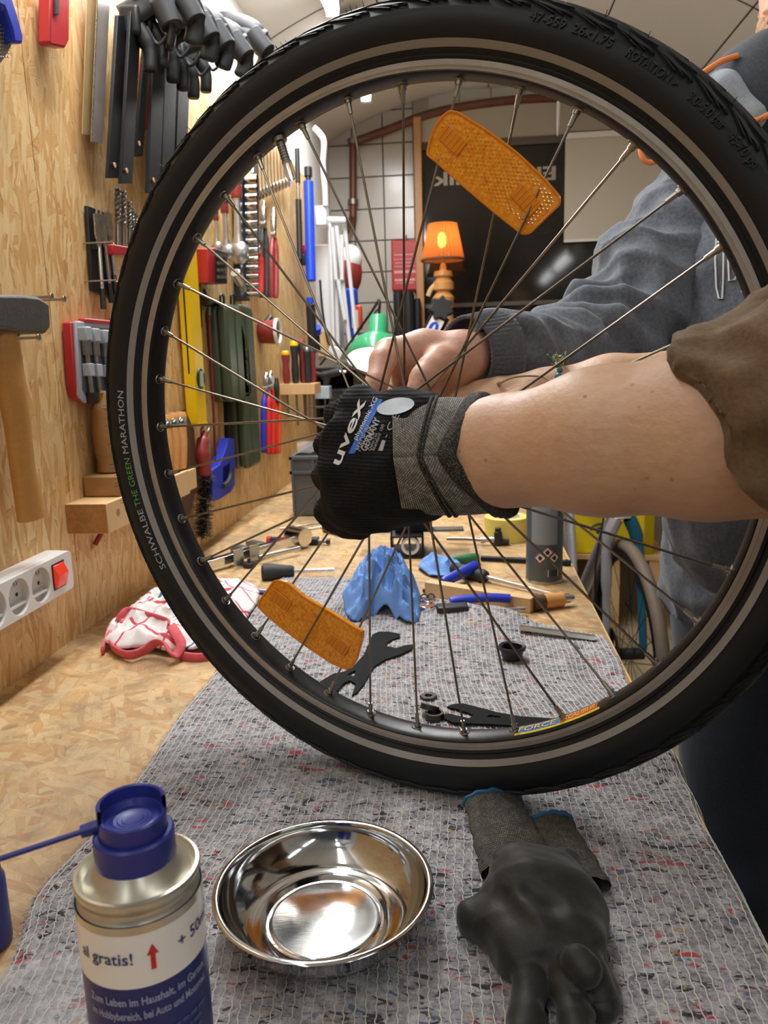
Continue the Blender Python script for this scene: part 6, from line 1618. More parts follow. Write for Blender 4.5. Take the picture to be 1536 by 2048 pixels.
for k, (pts, lb) in enumerate((([(176, -40), (196, -40), (183, 271), (165, 268)], 'brass coloured saw blade, the left of two hanging side by side'), ([(197, -40), (222, -40), (205, 286), (183, 283)], 'steel saw blade, the right of two hanging side by side'))):
    t, L = wt('saw_blade', lb, 'saw blade', 190, 200, 0.012 + 0.006 * k, 'saw blades')
    b = 0.012 + 0.006 * k
    part('blade', slab(L, pts, b, b + 0.0015, b), [pm('brassy_steel', '#c2a878', 0.38, 0.7, 0.2, 40), pm('violet_steel', '#b0a6a0', 0.38, 0.7, 0.25, 30)][k], t, smooth=None)
    mb = MB(); a_, b_ = (Vector(L(*pts[1], b + 0.0016)), Vector(L(*pts[2], b + 0.0016))) if k == 0 else (Vector(L(*pts[0], b + 0.0016)), Vector(L(*pts[3], b + 0.0016)))
    for i in range(90): p = a_.lerp(b_, i / 89); mb.box(p, (0.0022, 0.0016, 0.0012), RZ(35))
    part('teeth', mb, M_STEEL, t, kind='stuff')
# one-hand bar clamps hooked over the board
def clamp(label, bx0, by0, bx1, by1, wpx, off, jaw):
    t, L = wt('bar_clamp', label, 'clamp', bx0, by0, off, 'black bar clamps on the wall')
    part('bar', slab(L, [(bx0, by0), (bx0 + wpx, by0), (bx1 + wpx, by1), (bx1, by1)], off, off + 0.006, off), M_BLACKM, t, bevel=0.0008)
    a = Vector(L(bx1 + wpx * 0.5, by1 - 26, off + 0.007)); mb = MB(); mb.cyl(a - Vector((0, 0, 0.0008)), a + Vector((0, 0, 0.0004)), 0.0038, n=14); part('bar_hole', mb, M_OSB_WALL, t)
    c = Vector(L(bx0 + wpx * 0.5, by0, off))
    # fixed jaw reaching out of the wall, trigger body and grip pad
    mb = MB(); mb.tube(smooth_path([c + Vector((0, -0.005, -0.004)), c + Vector((0.005, 0.012, 0.03)), c + Vector((0.006, 0.020, 0.07 * jaw)), c + Vector((0.006, 0.004, 0.105 * jaw))], 6), [0.019] * 6 + [0.018] * 6 + [0.015] * 6 + [0.013], 12, flat=(1.25, 0.62)); part('jaw', mb, M_BLACKP, t, smooth=50)
    mb = MB(); mb.cyl(c + Vector((0.006, 0.016, 0.088 * jaw)), c + Vector((0.006, -0.020, 0.108 * jaw)), 0.0195, 0.0175, n=24); part('pad', mb, M_BLACKG, t, bevel=0.002)
    mb = MB(); mb.tube(smooth_path([c + Vector((0.004, 0.028, 0.012)), c + Vector((0.006, 0.040, 0.05 * jaw)), c + Vector((0.008, 0.022, 0.088 * jaw)), c + Vector((0.010, -0.022, 0.104 * jaw)), c + Vector((0.010, -0.052, 0.096 * jaw))], 6), [0.014] * 6 + [0.016] * 6 + [0.0165] * 6 + [0.013] * 6 + [0.009], 12, flat=(0.55, 1.2)); part('handle', mb, M_BLACKP, t, smooth=50)
    mb = MB(); mb.box(c + Vector((0, -0.012, 0.012)), (0.030, 0.045, 0.034)); part('trigger_body', mb, M_BLACKP, t, bevel=0.006, seg=3)
    mb = MB(); mb.tube(smooth_path([c + Vector((0.0, -0.02, 0.02)), c + Vector((0.004, -0.05, 0.035)), c + Vector((0.002, -0.085, 0.034))], 6), [0.014] * 6 + [0.012] * 6 + [0.010], 12, flat=(1.0, 0.7)); part('trigger', mb, M_BLACKP, t, smooth=50)
    mb = MB(); mb.tube(smooth_path([c + Vector((0.001, -0.02, 0.035)), c + Vector((0.004, -0.045, 0.05)), c + Vector((0.004, -0.03, 0.07))], 6), 0.003, 8); part('ridge', mb, M_BLACKG, t)
clamp('black bar clamp, the leftmost of the row on the wall', 236, 30, 217, 356, 26, 0.030, 0.7)
clamp('black bar clamp, second from the left in the row', 262, 22, 243, 367, 22, 0.042, 0.9)
clamp('black bar clamp, third from the left with the shortest bar', 292, 60, 272, 313, 14, 0.030, 1.0)
clamp('black bar clamp with a long bar beside the wheel tyre', 308, 78, 296, 386, 24, 0.040, 1.1)
clamp('black bar clamp half hidden behind the tyre', 332, 100, 322, 390, 24, 0.034, 1.3)
clamp('black bar clamp farthest along the row, behind the tyre', 360, 92, 350, 380, 22, 0.034, 1.5)
t, L = wt('red_folder', 'red and green packet hanging behind the bar clamps', 'packet', 300, 150, 0.004)
part('body', slab(L, [(288, 125), (308, 123), (300, 255), (290, 262)], 0.004, 0.014, 0.004), M_REDP, t); part('tab', slab(L, [(290, 90), (308, 112), (307, 123), (290, 124)], 0.006, 0.012, 0.004), pm('lime_card', '#8fce3e', 0.6), t)
# long yellow spirit level with vial, and black ruler behind it
o0 = WP(372, 150, 0.0); lv = thing('spirit_level', 'long yellow spirit level hanging on the wall behind the wheel rim', 'spirit level', WP(378, 846, 0.0), WALLR @ RZ(-1.5))
hl = (WP(378, 150, 0).z - WP(378, 846, 0).z)
hl = 0.72
mb = MB(); mb.box2((-0.030, 0, 0.006), (0.028, hl, 0.030)); part('profile', mb, M_YEL, lv, bevel=0.0015)
mb = MB(); mb.box2((-0.031, 0.10, 0.0165), (-0.0295, hl - 0.02, 0.0195)); part('groove', mb, M_BLACKP, lv)
mb = MB(); mb.box2((-0.031, -0.004, 0.005), (0.029, 0.0, 0.031)); part('end_cap', mb, M_YEL, lv)
for z in (0.09, 0.40):
    mb = MB(); mb.lathe([(0.0, 0), (0.017, 0), (0.020, 0.003), (0.022, 0.0)], 28, (-0.001, z, 0.0302)); vi = part('vial_housing', mb, M_BLACKP, lv)
    mb = MB(); mb.cyl((-0.001, z - 0.016, 0.032), (-0.001, z + 0.016, 0.032), 0.0055, n=14); part('vial', mb, pm('vial_green', '#9fb78c', 0.15, 0, 0.05, 20), vi)
t, L = wt('steel_ruler', 'narrow dark steel ruler hanging beside the yellow level', 'ruler', 395, 500, 0.004)
part('blade', slab(L, [(388, 500), (398, 498), (405, 655), (396, 660)], 0.004, 0.0056, 0.004), M_BLACKM, t)
mb = MB()
for i in range(22): p = Vector(L(391, 505 + i * 7, 0.006)); mb.box(p, (0.004, 0.0008, 0.0004))
part('graduation', mb, M_PRINTGY, t, kind='stuff')
# spade bits in a black holder, with the screws that carry it
t, L = wt('bit_holder', 'black plastic holder strip screwed to the wall', 'holder', 190, 500, 0.002)
part('strip', slab(L, [(175, 411), (208, 424), (232, 600), (186, 581)], 0.002, 0.008, 0.002), M_BLACKP, t, bevel=0.001)
for (x, y) in ((190, 492), (206, 496), (220, 500)): mb = MB(); mb.box(Vector(L(x, y, 0.012)), (0.010, 0.012, 0.010)); part('clip', mb, M_BLACKP, t, bevel=0.001)
for k, (x0, y0, x1, y1) in enumerate(((193, 417, 207, 618), (201, 417, 223, 606), (214, 413, 232, 590))):
    t, L = wt('spade_bit', ['flat spade bit, the leftmost of three in the black holder', 'flat spade bit, the middle of three in the black holder', 'flat spade bit, the rightmost of three in the black holder'][k], 'drill bit', x0, y0, 0.018, 'spade bits')
    a = Vector(L(x0, y0, 0.018)); b = Vector(L(x1, y1, 0.018)); d = (b - a); n = d.normalized(); s = Vector((-n.y, n.x, 0)); Ld = d.length
    mb = MB(); P = [a + s * 0.0005, a + n * 0.008 + s * 0.003, a + n * 0.010 + s * 0.011, a + n * 0.040 + s * 0.011, a + n * 0.058 + s * 0.003, a + n * 0.058 - s * 0.003, a + n * 0.040 - s * 0.011, a + n * 0.010 - s * 0.011, a + n * 0.008 - s * 0.003, a - s * 0.0005]
    mb.prism(orient([(p.x, p.y) for p in P]), -0.0008, 0.0012); part('blade', mb, M_STEEL, t, smooth=None)
    mb = MB(); mb.cyl(a + n * 0.055, b - n * 0.03, 0.0032, n=12); part('shank', mb, M_CHROME, t)
    mb = MB(); mb.cyl(b - n * 0.03, b, 0.0042, n=6); part('hex_end', mb, M_DARKSTEEL, t, smooth=20)
def screw(label, px, py, lng=0.035, off=0.0, r=0.0022, dz=0.0):
    o = WP(px, py, 0); t = thing('screw', label, 'screw', o, WALLR, 'screws sticking out of the board')
    mb = MB(); mb.cyl((0, 0, -0.002), (0, dz, lng), r, n=10); part('shank', mb, M_BRASS, t)
    mb = MB(); mb.lathe([(0, 0.0015), (0.002, 0.0015), (r * 1.9, 0.0022), (r * 2.0, 0.0016), (r, -0.003)], 16, (0, dz, lng)); part('head', mb, M_BRASS, t)
screw('thin nail through the upper part of the black bit holder', 166, 487, 0.045, r=0.0012); screw('thin nail through the lower part of the black bit holder', 169, 563, 0.048, r=0.0012)
screw('brass screw above the hammer head, the left one', 46, 595, 0.038); screw('brass screw above the hammer head, the right one', 70, 600, 0.040)
screw('screw below the hammer head, the left one under the iron', -20, 668, 0.034); screw('screw below the hammer head, the right one under the iron', 38, 676, 0.026)
# twist drills in a red clip
for k, (x, y0, y1, r, lb) in enumerate(((236, 372, 492, 0.0050, 'long masonry drill, the left one above the red clip'), (247, 378, 494, 0.0048, 'long masonry drill, the right one above the red clip'), (259, 400, 492, 0.0040, 'short twist drill close to the tyre'), (266, 415, 490, 0.0032, 'smaller twist drill close to the tyre'), (273, 424, 488, 0.0028, 'smallest twist drill close to the tyre'))):
    t, L = wt('twist_drill', lb, 'drill bit', x, y1, 0.018, 'twist drills'); a = Vector(L(x, y0, 0.018)); b = Vector(L(x, y1, 0.018)); d = b - a
    mb = MB(); mb.cyl(a + d * 0.6, b, r * 0.8, n=12); part('shank', mb, M_DULL, t)
    mb = MB()
    for s in range(2):
        mb.tube([a + d * (0.03 + 0.60 * i / 40) + Vector((r * 0.5 * cos(i * 0.55 + s * pi), 0, r * 0.5 * sin(i * 0.55 + s * pi))) for i in range(41)], [r * 0.35] + [r * 0.58] * 40, 6)
    part('flutes', mb, M_DULL, t)
t, L = wt('drill_clip', 'red plastic clip holding the twist drills on a wooden strip', 'clip', 240, 500, 0.004)
part('clip_bar', slab(L, [(226, 488), (262, 494), (260, 510), (228, 509)], 0.006, 0.028, 0.004), M_REDP, t, bevel=0.002)
part('strip', slab(L, [(228, 509), (258, 511), (262, 585), (236, 582)], 0.004, 0.020, 0.004), M_PINE, t)
# red and grey case of Forstner bits
t, L = wt('bit_case', 'open red and grey plastic case of hole cutters on the wall', 'case', 175, 800, 0.004)
part('shell', slab(L, [(126, 645), (148, 641), (240, 655), (240, 812), (160, 806), (141, 798), (134, 770)], 0.002, 0.016, 0.004, at=0.004), M_REDP, t, bevel=0.002)
part('tray', slab(L, [(152, 642), (268, 650), (268, 812), (172, 806), (160, 792)], 0.015, 0.021, 0.004), M_LGREYP, t, bevel=0.002)
part('lid_edge', slab(L, [(172, 636), (268, 645), (268, 655), (172, 644)], 0.010, 0.024, 0.004), M_REDP, t, bevel=0.002)
mb = slab(L, [(160, 652), (266, 662), (266, 800), (174, 796), (165, 780)], 0.0211, 0.0214, 0.004); part('recess', mb, M_GREYP, t)
for k, x in enumerate((169, 186, 206, 226, 246)):
    yb = 652 + 3 * k
    mb = MB(); a = Vector(L(x, yb + 10, 0.026)); mb.box(a + Vector((0, -0.004, 0)), (0.020, 0.020, 0.014), taper=1); part('holder_cap', mb, M_LGREYP, t, bevel=0.002)
    mb = MB(); mb.cyl(a + Vector((0, -0.012, 0)), a + Vector((0, -0.034, 0)), 0.0075, n=16); ct = part('cutter', mb, M_DULL, t)
    mb = MB(); mb.cyl(a + Vector((0, -0.034, 0)), a + Vector((0.002, -0.088, 0)), 0.0036, n=12); part('cutter_shank', mb, M_STEEL, ct)
    mb = MB(); mb.cyl(a + Vector((0.002, -0.088, 0)), a + Vector((0.002, -0.104, 0)), 0.0085, n=16); part('cutter_head', mb, [M_DARKSTEEL, pm('gold_cutter', '#b3974f', 0.35, 1), M_DULL, M_STEEL, M_DULL][k], ct)
    mb = MB(); mb.box(a + Vector((0, -0.055, 0)), (0.016, 0.018, 0.012)); part('holder_rib', mb, M_LGREYP, t, bevel=0.001)
# club hammer
t, L = wt('club_hammer', 'club hammer with a grey iron head and wooden handle hung on screws', 'hammer', 40, 1040, 0.02)
P = [(-60, 590), (28, 590), (60, 594), (82, 608), (85, 655), (74, 668), (30, 666), (0, 660), (-60, 655)]
part('head', slab(L, P, 0.012, 0.052, 0.02, at=0.04), M_IRON, t, bevel=0.004, seg=2)
cl = [(8, 660, 0.013), (14, 700, 0.0155), (24, 780, 0.017), (36, 860, 0.0155), (46, 940, 0.0150), (57, 1000, 0.0165), (63, 1036, 0.0175)]
pts = smooth_path([Vector(L(x, y, 0.032)) for x, y, r in cl], 5); rs = np.interp(np.linspace(0, 6, len(pts)), range(7), [r for _, _, r in cl])
mb = MB(); mb.tube(pts, list(rs), 18, flat=(0.85, 1.25), up=(0, 0, 1)); part('handle', mb, M_ASH, t, smooth=50)
# wooden ledge with pencils, and the old wooden plane standing on it
t, L = wt('pencil_ledge', 'pale wooden ledge block with drilled holes on the wall', 'ledge', 136, 1068, 0.0)
zt = WP(136, 1006, 0).z; zb = WP(136, 1068, 0).z; y0 = WP(136, 1030, 0).y
mb = MB(); mb.box2((0, 0, 0), (0.34, zt - zb, 0.062)); part('block', mb, M_PINE, t, bevel=0.0012)
mb = MB(); mb.box2((-0.0004, 0.0008, 0.001), (0.0, zt - zb - 0.0008, 0.061)); part('end_grain', mb, M_PINE_END, t)
for x in (0.035, 0.085):
    mb = MB(); mb.cyl((x, (zt - zb) * 0.55, 0.0618), (x, (zt - zb) * 0.55, 0.0622), 0.006, n=16); part('hole', mb, M_PINE_END, t)
for k, (x, lb) in enumerate(((0.085, 'red carpenter pencil stuck downwards through the ledge, nearer one'), (0.15, 'red carpenter pencil stuck downwards through the ledge, farther one'))):
    o = WP(136, 1068, 0) + WALLR @ Vector((x, 0, 0.02)); pc = thing('pencil', lb, 'pencil', o, WALLR, 'red pencils in the ledge'); d = Vector((-0.35, -0.72, -0.35)).normalized() if k == 0 else Vector((-0.2, -0.6, 0.75)).normalized()
    if k == 1: o2 = WP(136, 1068, 0) + WALLR @ Vector((0.115, 0.02, 0.063)); place(pc, o2, WALLR)
    mb = MB(); mb.cyl((0, 0, 0), d * 0.040, 0.0042, n=6); part('barrel', mb, M_REDG, pc, smooth=20)
    mb = MB(); mb.cyl(d * 0.040, d * 0.052, 0.0042, 0.0012, n=8); part('cone', mb, M_PINE, pc); mb = MB(); mb.cyl(d * 0.052, d * 0.056, 0.0012, 0.0003, n=6); part('lead', mb, M_BLACKP, pc)
o = WP(136, 1006, 0) + WALLR @ Vector((0.045, 0, 0.008)); t = thing('wood_plane', 'old brown wooden smoothing plane body standing on the ledge', 'hand plane', o, WALLR)
mb = MB(); mb.box2((0, 0.0005, -0.006), (0.20, 0.032, 0.050)); part('sole', mb, M_OLDWOOD, t, bevel=0.003)
pts = smooth_path([(0.045, 0.033, 0.022), (0.046, 0.060, 0.022), (0.044, 0.10, 0.021), (0.047, 0.135, 0.021), (0.052, 0.148, 0.021)], 5)
mb = MB(); mb.tube(pts, [0.022] * 5 + [0.0235] * 5 + [0.0225] * 5 + [0.0195] * 5 + [0.016], 16, flat=(1.0, 1.15)); part('horn', mb, M_OLDWOOD, t, smooth=50)
mb = MB(); mb.box2((0.075, 0.032, 0.0), (0.19, 0.10, 0.044)); part('wedge_block', mb, M_OLDWOOD, t, bevel=0.006)
# white power strip
PSO = WP(149, 1174, 0.036); PSO.x = WALL_X
t = thing('power_strip', 'white power strip with three sockets and a red switch screwed to the wall', 'power strip', PSO, WALLR)
h = 0.053; W = 0.42
P = [(-0.042, 0.0005), (0.042, 0.0005)]
mb = MB(); mb.box2((-W, 0, 0.0), (0.0, h, 0.026)); part('base', mb, M_WHITEP, t, bevel=0.004, seg=3)
mb = MB(); mb.plate(rrect(W, h, 0.007, 4, -W / 2, h / 2), [circle(0.0222, 32, -0.080 - k * 0.050, h / 2)[::-1] for k in range(4)], 0.0262, 0.036); part('housing', mb, M_WHITEP, t, bevel=0.0022, seg=3)
for k in range(4):
    cx = -0.080 - k * 0.050
    mb = MB(); mb.lathe([(0.0220, 0.0355), (0.0212, 0.0270), (0.0195, 0.0264), (0.0, 0.0264)], 36, (cx, h / 2, 0.0)); so = part('socket_well', mb, pm('socket_shade', '#d6d3ce', 0.4), t, smooth=30)
    mb = MB(); mb.box2((cx - 0.0165, h / 2 - 0.0125, 0.0265), (cx + 0.0165, h / 2 - 0.0095, 0.0335)); part('well_step', mb, M_WHITEP, so)
    mb = MB(); mb.lathe([(0.0022, -0.0008), (0.0042, -0.0008), (0.0042, 0.0008), (0.0022, 0.0008)], 16, (cx + 0.002, h / 2 + 0.0165, 0.0315), closed=True); part('earth_clip', mb, M_BRASS, so)
    for q in (-0.0095, 0.0095): mb = MB(); mb.cyl((cx + q, h / 2, 0.0264), (cx + q, h / 2, 0.0268), 0.0026, n=12); part('pin_hole', mb, M_BLACKP, so)
mb = MB(); mb.box2((-0.053, 0.010, 0.0358), (-0.021, h - 0.008, 0.0368)); part('switch_frame', mb, M_BLACKP, t, bevel=0.001)
t_ = NT('lit_red_rocker'); t_.b.inputs['Emission Color'].default_value = (1, 0.08, 0.03, 1); t_.b.inputs['Emission Strength'].default_value = 0.25
mb = MB(); mb.prism([(0, 0), (0.030, 0), (0.030, 0.002), (0.017, 0.008), (0, 0.004)], -0.013, 0.013, R=Matrix(((0, 0, 1), (1, 0, 0), (0, 1, 0))), c=(-0.038, 0.013, 0.0365)); part('switch', mb, t_.out(srgb('#d8321f'), 0.25), t, bevel=0.0015, label='red illuminated rocker switch')
pg = thing('mains_plug', 'black mains plug in the leftmost socket at the picture edge', 'plug', PSO + WALLR @ Vector((-0.080 - 3 * 0.050, h / 2, 0.0270)), WALLR)
mb = MB(); mb.cyl((0, 0, 0.0002), (0, 0, 0.030), 0.021, 0.018, n=28); part('body', mb, M_BLACKP, pg, bevel=0.004)
mb = MB(); mb.tube(smooth_path([(0, 0, 0.026), (-0.01, -0.01, 0.04), (-0.05, -0.03, 0.05), (-0.12, -0.06, 0.04)], 5), 0.004, 10); part('cord', mb, M_BLACKP, pg)
# chisels in a rack
t, L = wt('chisel_rack', 'pale wooden chisel rack block on the wall', 'rack', 345, 975, 0.0)
mb = MB(); p = WP(346, 940, 0.0); q = WP(346, 980, 0.0); y1 = WP(394, 950, 0.055); mb.box2((-0.15, 0, 0), (0.0, p.z - q.z, 0.05)); part('block', mb, M_PINE, t, bevel=0.001)
for k, (x, y, lb) in enumerate(((330, 830, 'beech chisel handle, the leftmost of three in the rack'), (344, 826, 'beech chisel handle, the middle of three in the rack'), (359, 824, 'beech chisel handle, the rightmost of three in the rack'))):
    t, L = wt('chisel', lb, 'chisel', x, 945, 0.030, 'chisels in the rack'); a = Vector(L(x + 2, y, 0.030)); b = Vector(L(x + 3, 945, 0.030)); d = b - a
    mb = MB(); mb.tube([a + d * s for s in (0, 0.06, 0.10, 0.2, 0.5, 0.8, 0.95, 1.0)], [0.009, 0.0115, 0.0115, 0.0105, 0.0125, 0.0115, 0.0095, 0.008], 16); part('handle', mb, M_BEECH, t, smooth=50)
    mb = MB(); mb.lathe([(0.0120, -0.006), (0.0125, -0.005), (0.0125, 0.005), (0.0120, 0.006)], 20, a + d * 0.16, frame_z(d)); part('ring', mb, M_CHROME, t)
    mb = MB(); mb.box(b + d.normalized() * 0.075 + Vector((0, 0, 0)), (0.012, 0.13, 0.003)); part('blade', mb, M_STEEL, t)
t, L = wt('pad_saw', 'grey old saw blade standing in the rack beside the brush', 'saw', 380, 960, 0.012)
part('blade', slab(L, [(362, 822), (370, 818), (388, 860), (398, 960), (380, 1030), (368, 1040), (364, 960)], 0.012, 0.016, 0.012), M_RUST, t)
# steel wire brush with red handle, on a wire hook
t, L = wt('wire_brush', 'wire bottle brush with a red wooden handle hanging on the wall', 'brush', 410, 900, 0.025)
pts = [Vector(L(x, y, 0.025)) for x, y in ((409, 866), (406, 880), (404, 905), (408, 930), (410, 952))]
mb = MB(); mb.tube(smooth_path(pts, 5), [0.008] * 5 + [0.013] * 5 + [0.0155] * 5 + [0.0145] * 5 + [0.012], 16); part('handle', mb, M_REDG, t, smooth=50)
mb = MB(); mb.tube(smooth_path([Vector(L(x, y, 0.022)) for x, y in ((398, 715), (406, 745), (410, 800), (408, 845), (402, 862), (408, 868), (417, 860), (418, 845))], 5), 0.0028, 8); part('wire_hook', mb, M_DULL, t)
mb = MB(); a = pts[-1]; b = Vector(L(404, 1072, 0.025)); rr_ = random.Random(2)
mb.cyl(a, b, 0.004, n=8)
for i in range(1500):
    f = rr_.random(); c = a.lerp(b, f); an = rr_.uniform(0, 2 * pi); R = (0.020 + 0.004 * sin(f * 40)) * (1.0 if f < 0.9 else 1.2 - 2 * (f - 0.9)); e = c + Vector((R * cos(an), rr_.uniform(-0.006, 0.004), R * sin(an)))
    s = Vector((-sin(an), 0, cos(an))) * 0.0014; mb.add([c - s, c + s, e + s * 0.6, e - s * 0.6], [(0, 1, 2, 3)])
part('bristles', mb, pm('dirty_bristle', '#3e352b', 0.7, 0, 0.35, 80), t, smooth=None, kind='stuff')
# red-coated rod, hacksaw
t, L = wt('red_rod', 'thin red coated steel rod hanging between level and hacksaw', 'rod', 425, 900, 0.015)
mb = MB(); mb.tube([Vector(L(x, y, 0.015)) for x, y in ((418, 632), (424, 760), (431, 910))], 0.0030, 10); part('rod', mb, M_REDG, t)
mb = MB(); mb.tube(smooth_path([Vector(L(x, y, 0.015)) for x, y in ((418, 632), (418, 612), (412, 590), (408, 580))], 4), 0.0035, 8); part('hook_end', mb, M_DULL, t)
t, L = wt('hacksaw', 'black hacksaw with a blue handle hanging beside the green cases', 'saw', 440, 960, 0.02)
mb = MB(); mb.tube(smooth_path([Vector(L(x, y, 0.02)) for x, y in ((412, 602), (428, 606), (442, 625), (449, 665), (452, 740), (455, 810), (458, 885))], 6), 0.0095, 14, flat=(1.1, 0.75)); part('frame', mb, M_BLACKM, t, smooth=50)
mb = MB(); mb.cyl(Vector(L(408, 600, 0.02)), Vector(L(416, 603, 0.02)), 0.012, n=16); part('nose', mb, M_BLACKP, t)
out = [(455, 876), (466, 878), (467, 970), (458, 985), (438, 998), (428, 1002), (422, 992), (421, 940), (436, 930), (446, 905)]
t2 = orient(wpoly(L, out, 0.03)); hole = orient(wpoly(L, [(443, 935), (457, 925), (458, 955), (449, 968), (443, 965)], 0.03))
mb = MB(); mb.plate(t2, [hole], -0.008, 0.014); part('handle', mb, M_BLUEP, t, bevel=0.0015)
mb = MB(); mb.tube(smooth_path([Vector(L(x, y, 0.036)) for x, y in ((446, 972), (455, 966), (461, 952), (462, 938))], 4), 0.006, 10); part('grip_insert', mb, M_BLACKG, t)
mb = MB(); mb.tube([Vector(L(x, y, 0.02)) for x, y in ((414, 604), (432, 940))], 0.0012, 6); part('saw_blade', mb, M_DARKSTEEL, t)
# two olive plastic tool cases hanging one over the other
def case(label, x0, y0, x1, y1, of0, of1):
    t, L = wt('tool_case', label, 'case', (x0 + x1) / 2, y1, of0, 'olive tool cases')
    a = L(x0, y0, of1); b = L(x1, y1, of1); w = abs(b.x - a.x); h = abs(b.y - a.y); cx = (a.x + b.x) / 2; cy = (a.y + b.y) / 2
    mb = MB(); mb.prism(rrect(w, h, min(w, 0.05) * 0.42, 5, cx, cy), 0, (of1 - of0) * 0.5); part('lower_shell', mb, M_OLIVE, t, bevel=0.006, seg=3)
    mb = MB(); mb.prism(rrect(w, h, min(w, 0.05) * 0.42, 5, cx, cy), (of1 - of0) * 0.52, of1 - of0); part('upper_shell', mb, M_OLIVE, t, bevel=0.008, seg=3)
    mb = MB(); mb.tube([(cx - w * 0.15, b.y + h * 0.05, of1 - of0 + 0.0005), (cx - w * 0.15, a.y - h * 0.05, of1 - of0 + 0.0005)], 0.0016, 6); part('ridge', mb, M_OLIVE, t)
    def fn(x, y, z): return Vector((cx + w * 0.22 + y * 0.0 + (y), b.y + h * 0.1 + x, of1 - of0 + 0.0006))
    text_part('TORQUE WRENCH', 0.02, lambda x, y, z: Vector((cx + w * 0.34 - y, b.y + h * 0.15 + x, of1 - of0 + 0.0006)), 'lettering', pm('olive_emboss', '#66705a', 0.4), t, width=h * 0.6)
    mb = MB(); mb.tube(smooth_path([(cx - 0.012, a.y - 0.004, 0.012), (cx - 0.012, a.y + 0.022, 0.014), (cx + 0.012, a.y + 0.022, 0.014), (cx + 0.012, a.y - 0.004, 0.012)], 5), 0.003, 8); part('hanger', mb, M_BLACKP, t)
    return t
case('olive green plastic tool case hanging in front of a longer one', 452, 606, 505, 797, 0.002, 0.050)
case('longer olive green plastic tool case hanging behind the shorter one', 478, 606, 524, 926, 0.004, 0.050)
# head lamp
t, L = wt('head_lamp', 'red and white head lamp hanging beside the olive case', 'head lamp', 540, 660, 0.03)
mb = MB(); p = Vector(L(540, 664, 0.03)); mb.cyl(p + Vector((0, 0, -0.03)), p + Vector((0.0, 0, 0.02)), 0.030, 0.034, n=24); part('body', mb, M_REDG, t, bevel=0.004)
mb = MB(); mb.lathe([(0.030, 0.0), (0.037, 0.0), (0.037, 0.008), (0.030, 0.008)], 28, p + Vector((0, 0, 0.018)), closed=True); part('bezel', mb, M_WHITEP, t)
mb = MB(); mb.cyl(p + Vector((0, 0, 0.019)), p + Vector((0, 0, 0.023)), 0.030, n=24); part('lens', mb, M_CHROME, t)
mb = MB(); mb.tube(smooth_path([p + Vector((0, 0.03, -0.01)), p + Vector((0.02, 0.045, 0.0)), p + Vector((0.04, 0.02, -0.02))], 5), 0.007, 8, flat=(1, 0.4)); part('strap', mb, M_BLACKP, t)
# screwdrivers standing in a wooden block
t, L = wt('driver_block', 'wooden block holding a bunch of screwdrivers on the wall', 'block', 560, 790, 0.0)
p = WP(556, 768, 0.0); q = WP(556, 790, 0.0)
mb = MB(); mb.box2((0.0, 0, 0), (0.10, p.z - q.z, 0.11)); part('block', mb, M_PINE, t, bevel=0.001); bt = p.z - q.z; bo = WP(560, 790, 0)
for k, (u, o_, hh, mt, tip) in enumerate(((0.015, 0.020, 0.10, M_REDG, M_YEL), (0.03, 0.045, 0.13, M_BLACKG, M_YEL), (0.055, 0.040, 0.125, M_BLACKG, M_REDG), (0.05, 0.070, 0.115, M_REDG, M_BLACKG), (0.075, 0.060, 0.135, M_BLACKG, M_REDG), (0.08, 0.090, 0.105, M_REDG, M_BLACKG), (0.03, 0.085, 0.11, M_BLACKG, M_DULL))):
    sd = thing('screwdriver', ['screwdriver with a yellow end, leftmost in the wooden block', 'tall dark screwdriver with a yellow end in the wooden block', 'dark screwdriver with a red end in the wooden block', 'red screwdriver with a dark end in the wooden block', 'tallest screwdriver with a red end in the wooden block', 'short red screwdriver at the right of the wooden block', 'dark screwdriver with a steel end in the wooden block'][k], 'screwdriver', bo + WALLR @ Vector((u, bt + 0.0005, o_)), WALLR, 'screwdrivers in the wooden block')
    mb = MB(); mb.lathe([(0, 0.0), (0.008, 0.0), (0.011, 0.01), (0.0115, hh * 0.35), (0.0095, hh * 0.55), (0.0125, hh * 0.8), (0.0125, hh * 0.88)], 14, (0, 0, 0), RX(-90)); part('handle', mb, mt, sd)
    mb = MB(); mb.lathe([(0.0125, hh * 0.88), (0.012, hh * 0.96), (0.008, hh), (0, hh)], 14, (0, 0, 0), RX(-90)); part('end', mb, tip, sd)
    mb = MB(); mb.cyl((0, -bt - 0.001, 0), (0, -bt - 0.07 - 0.015 * (k % 3), 0), 0.003, n=8); part('shaft', mb, M_DULL, sd)
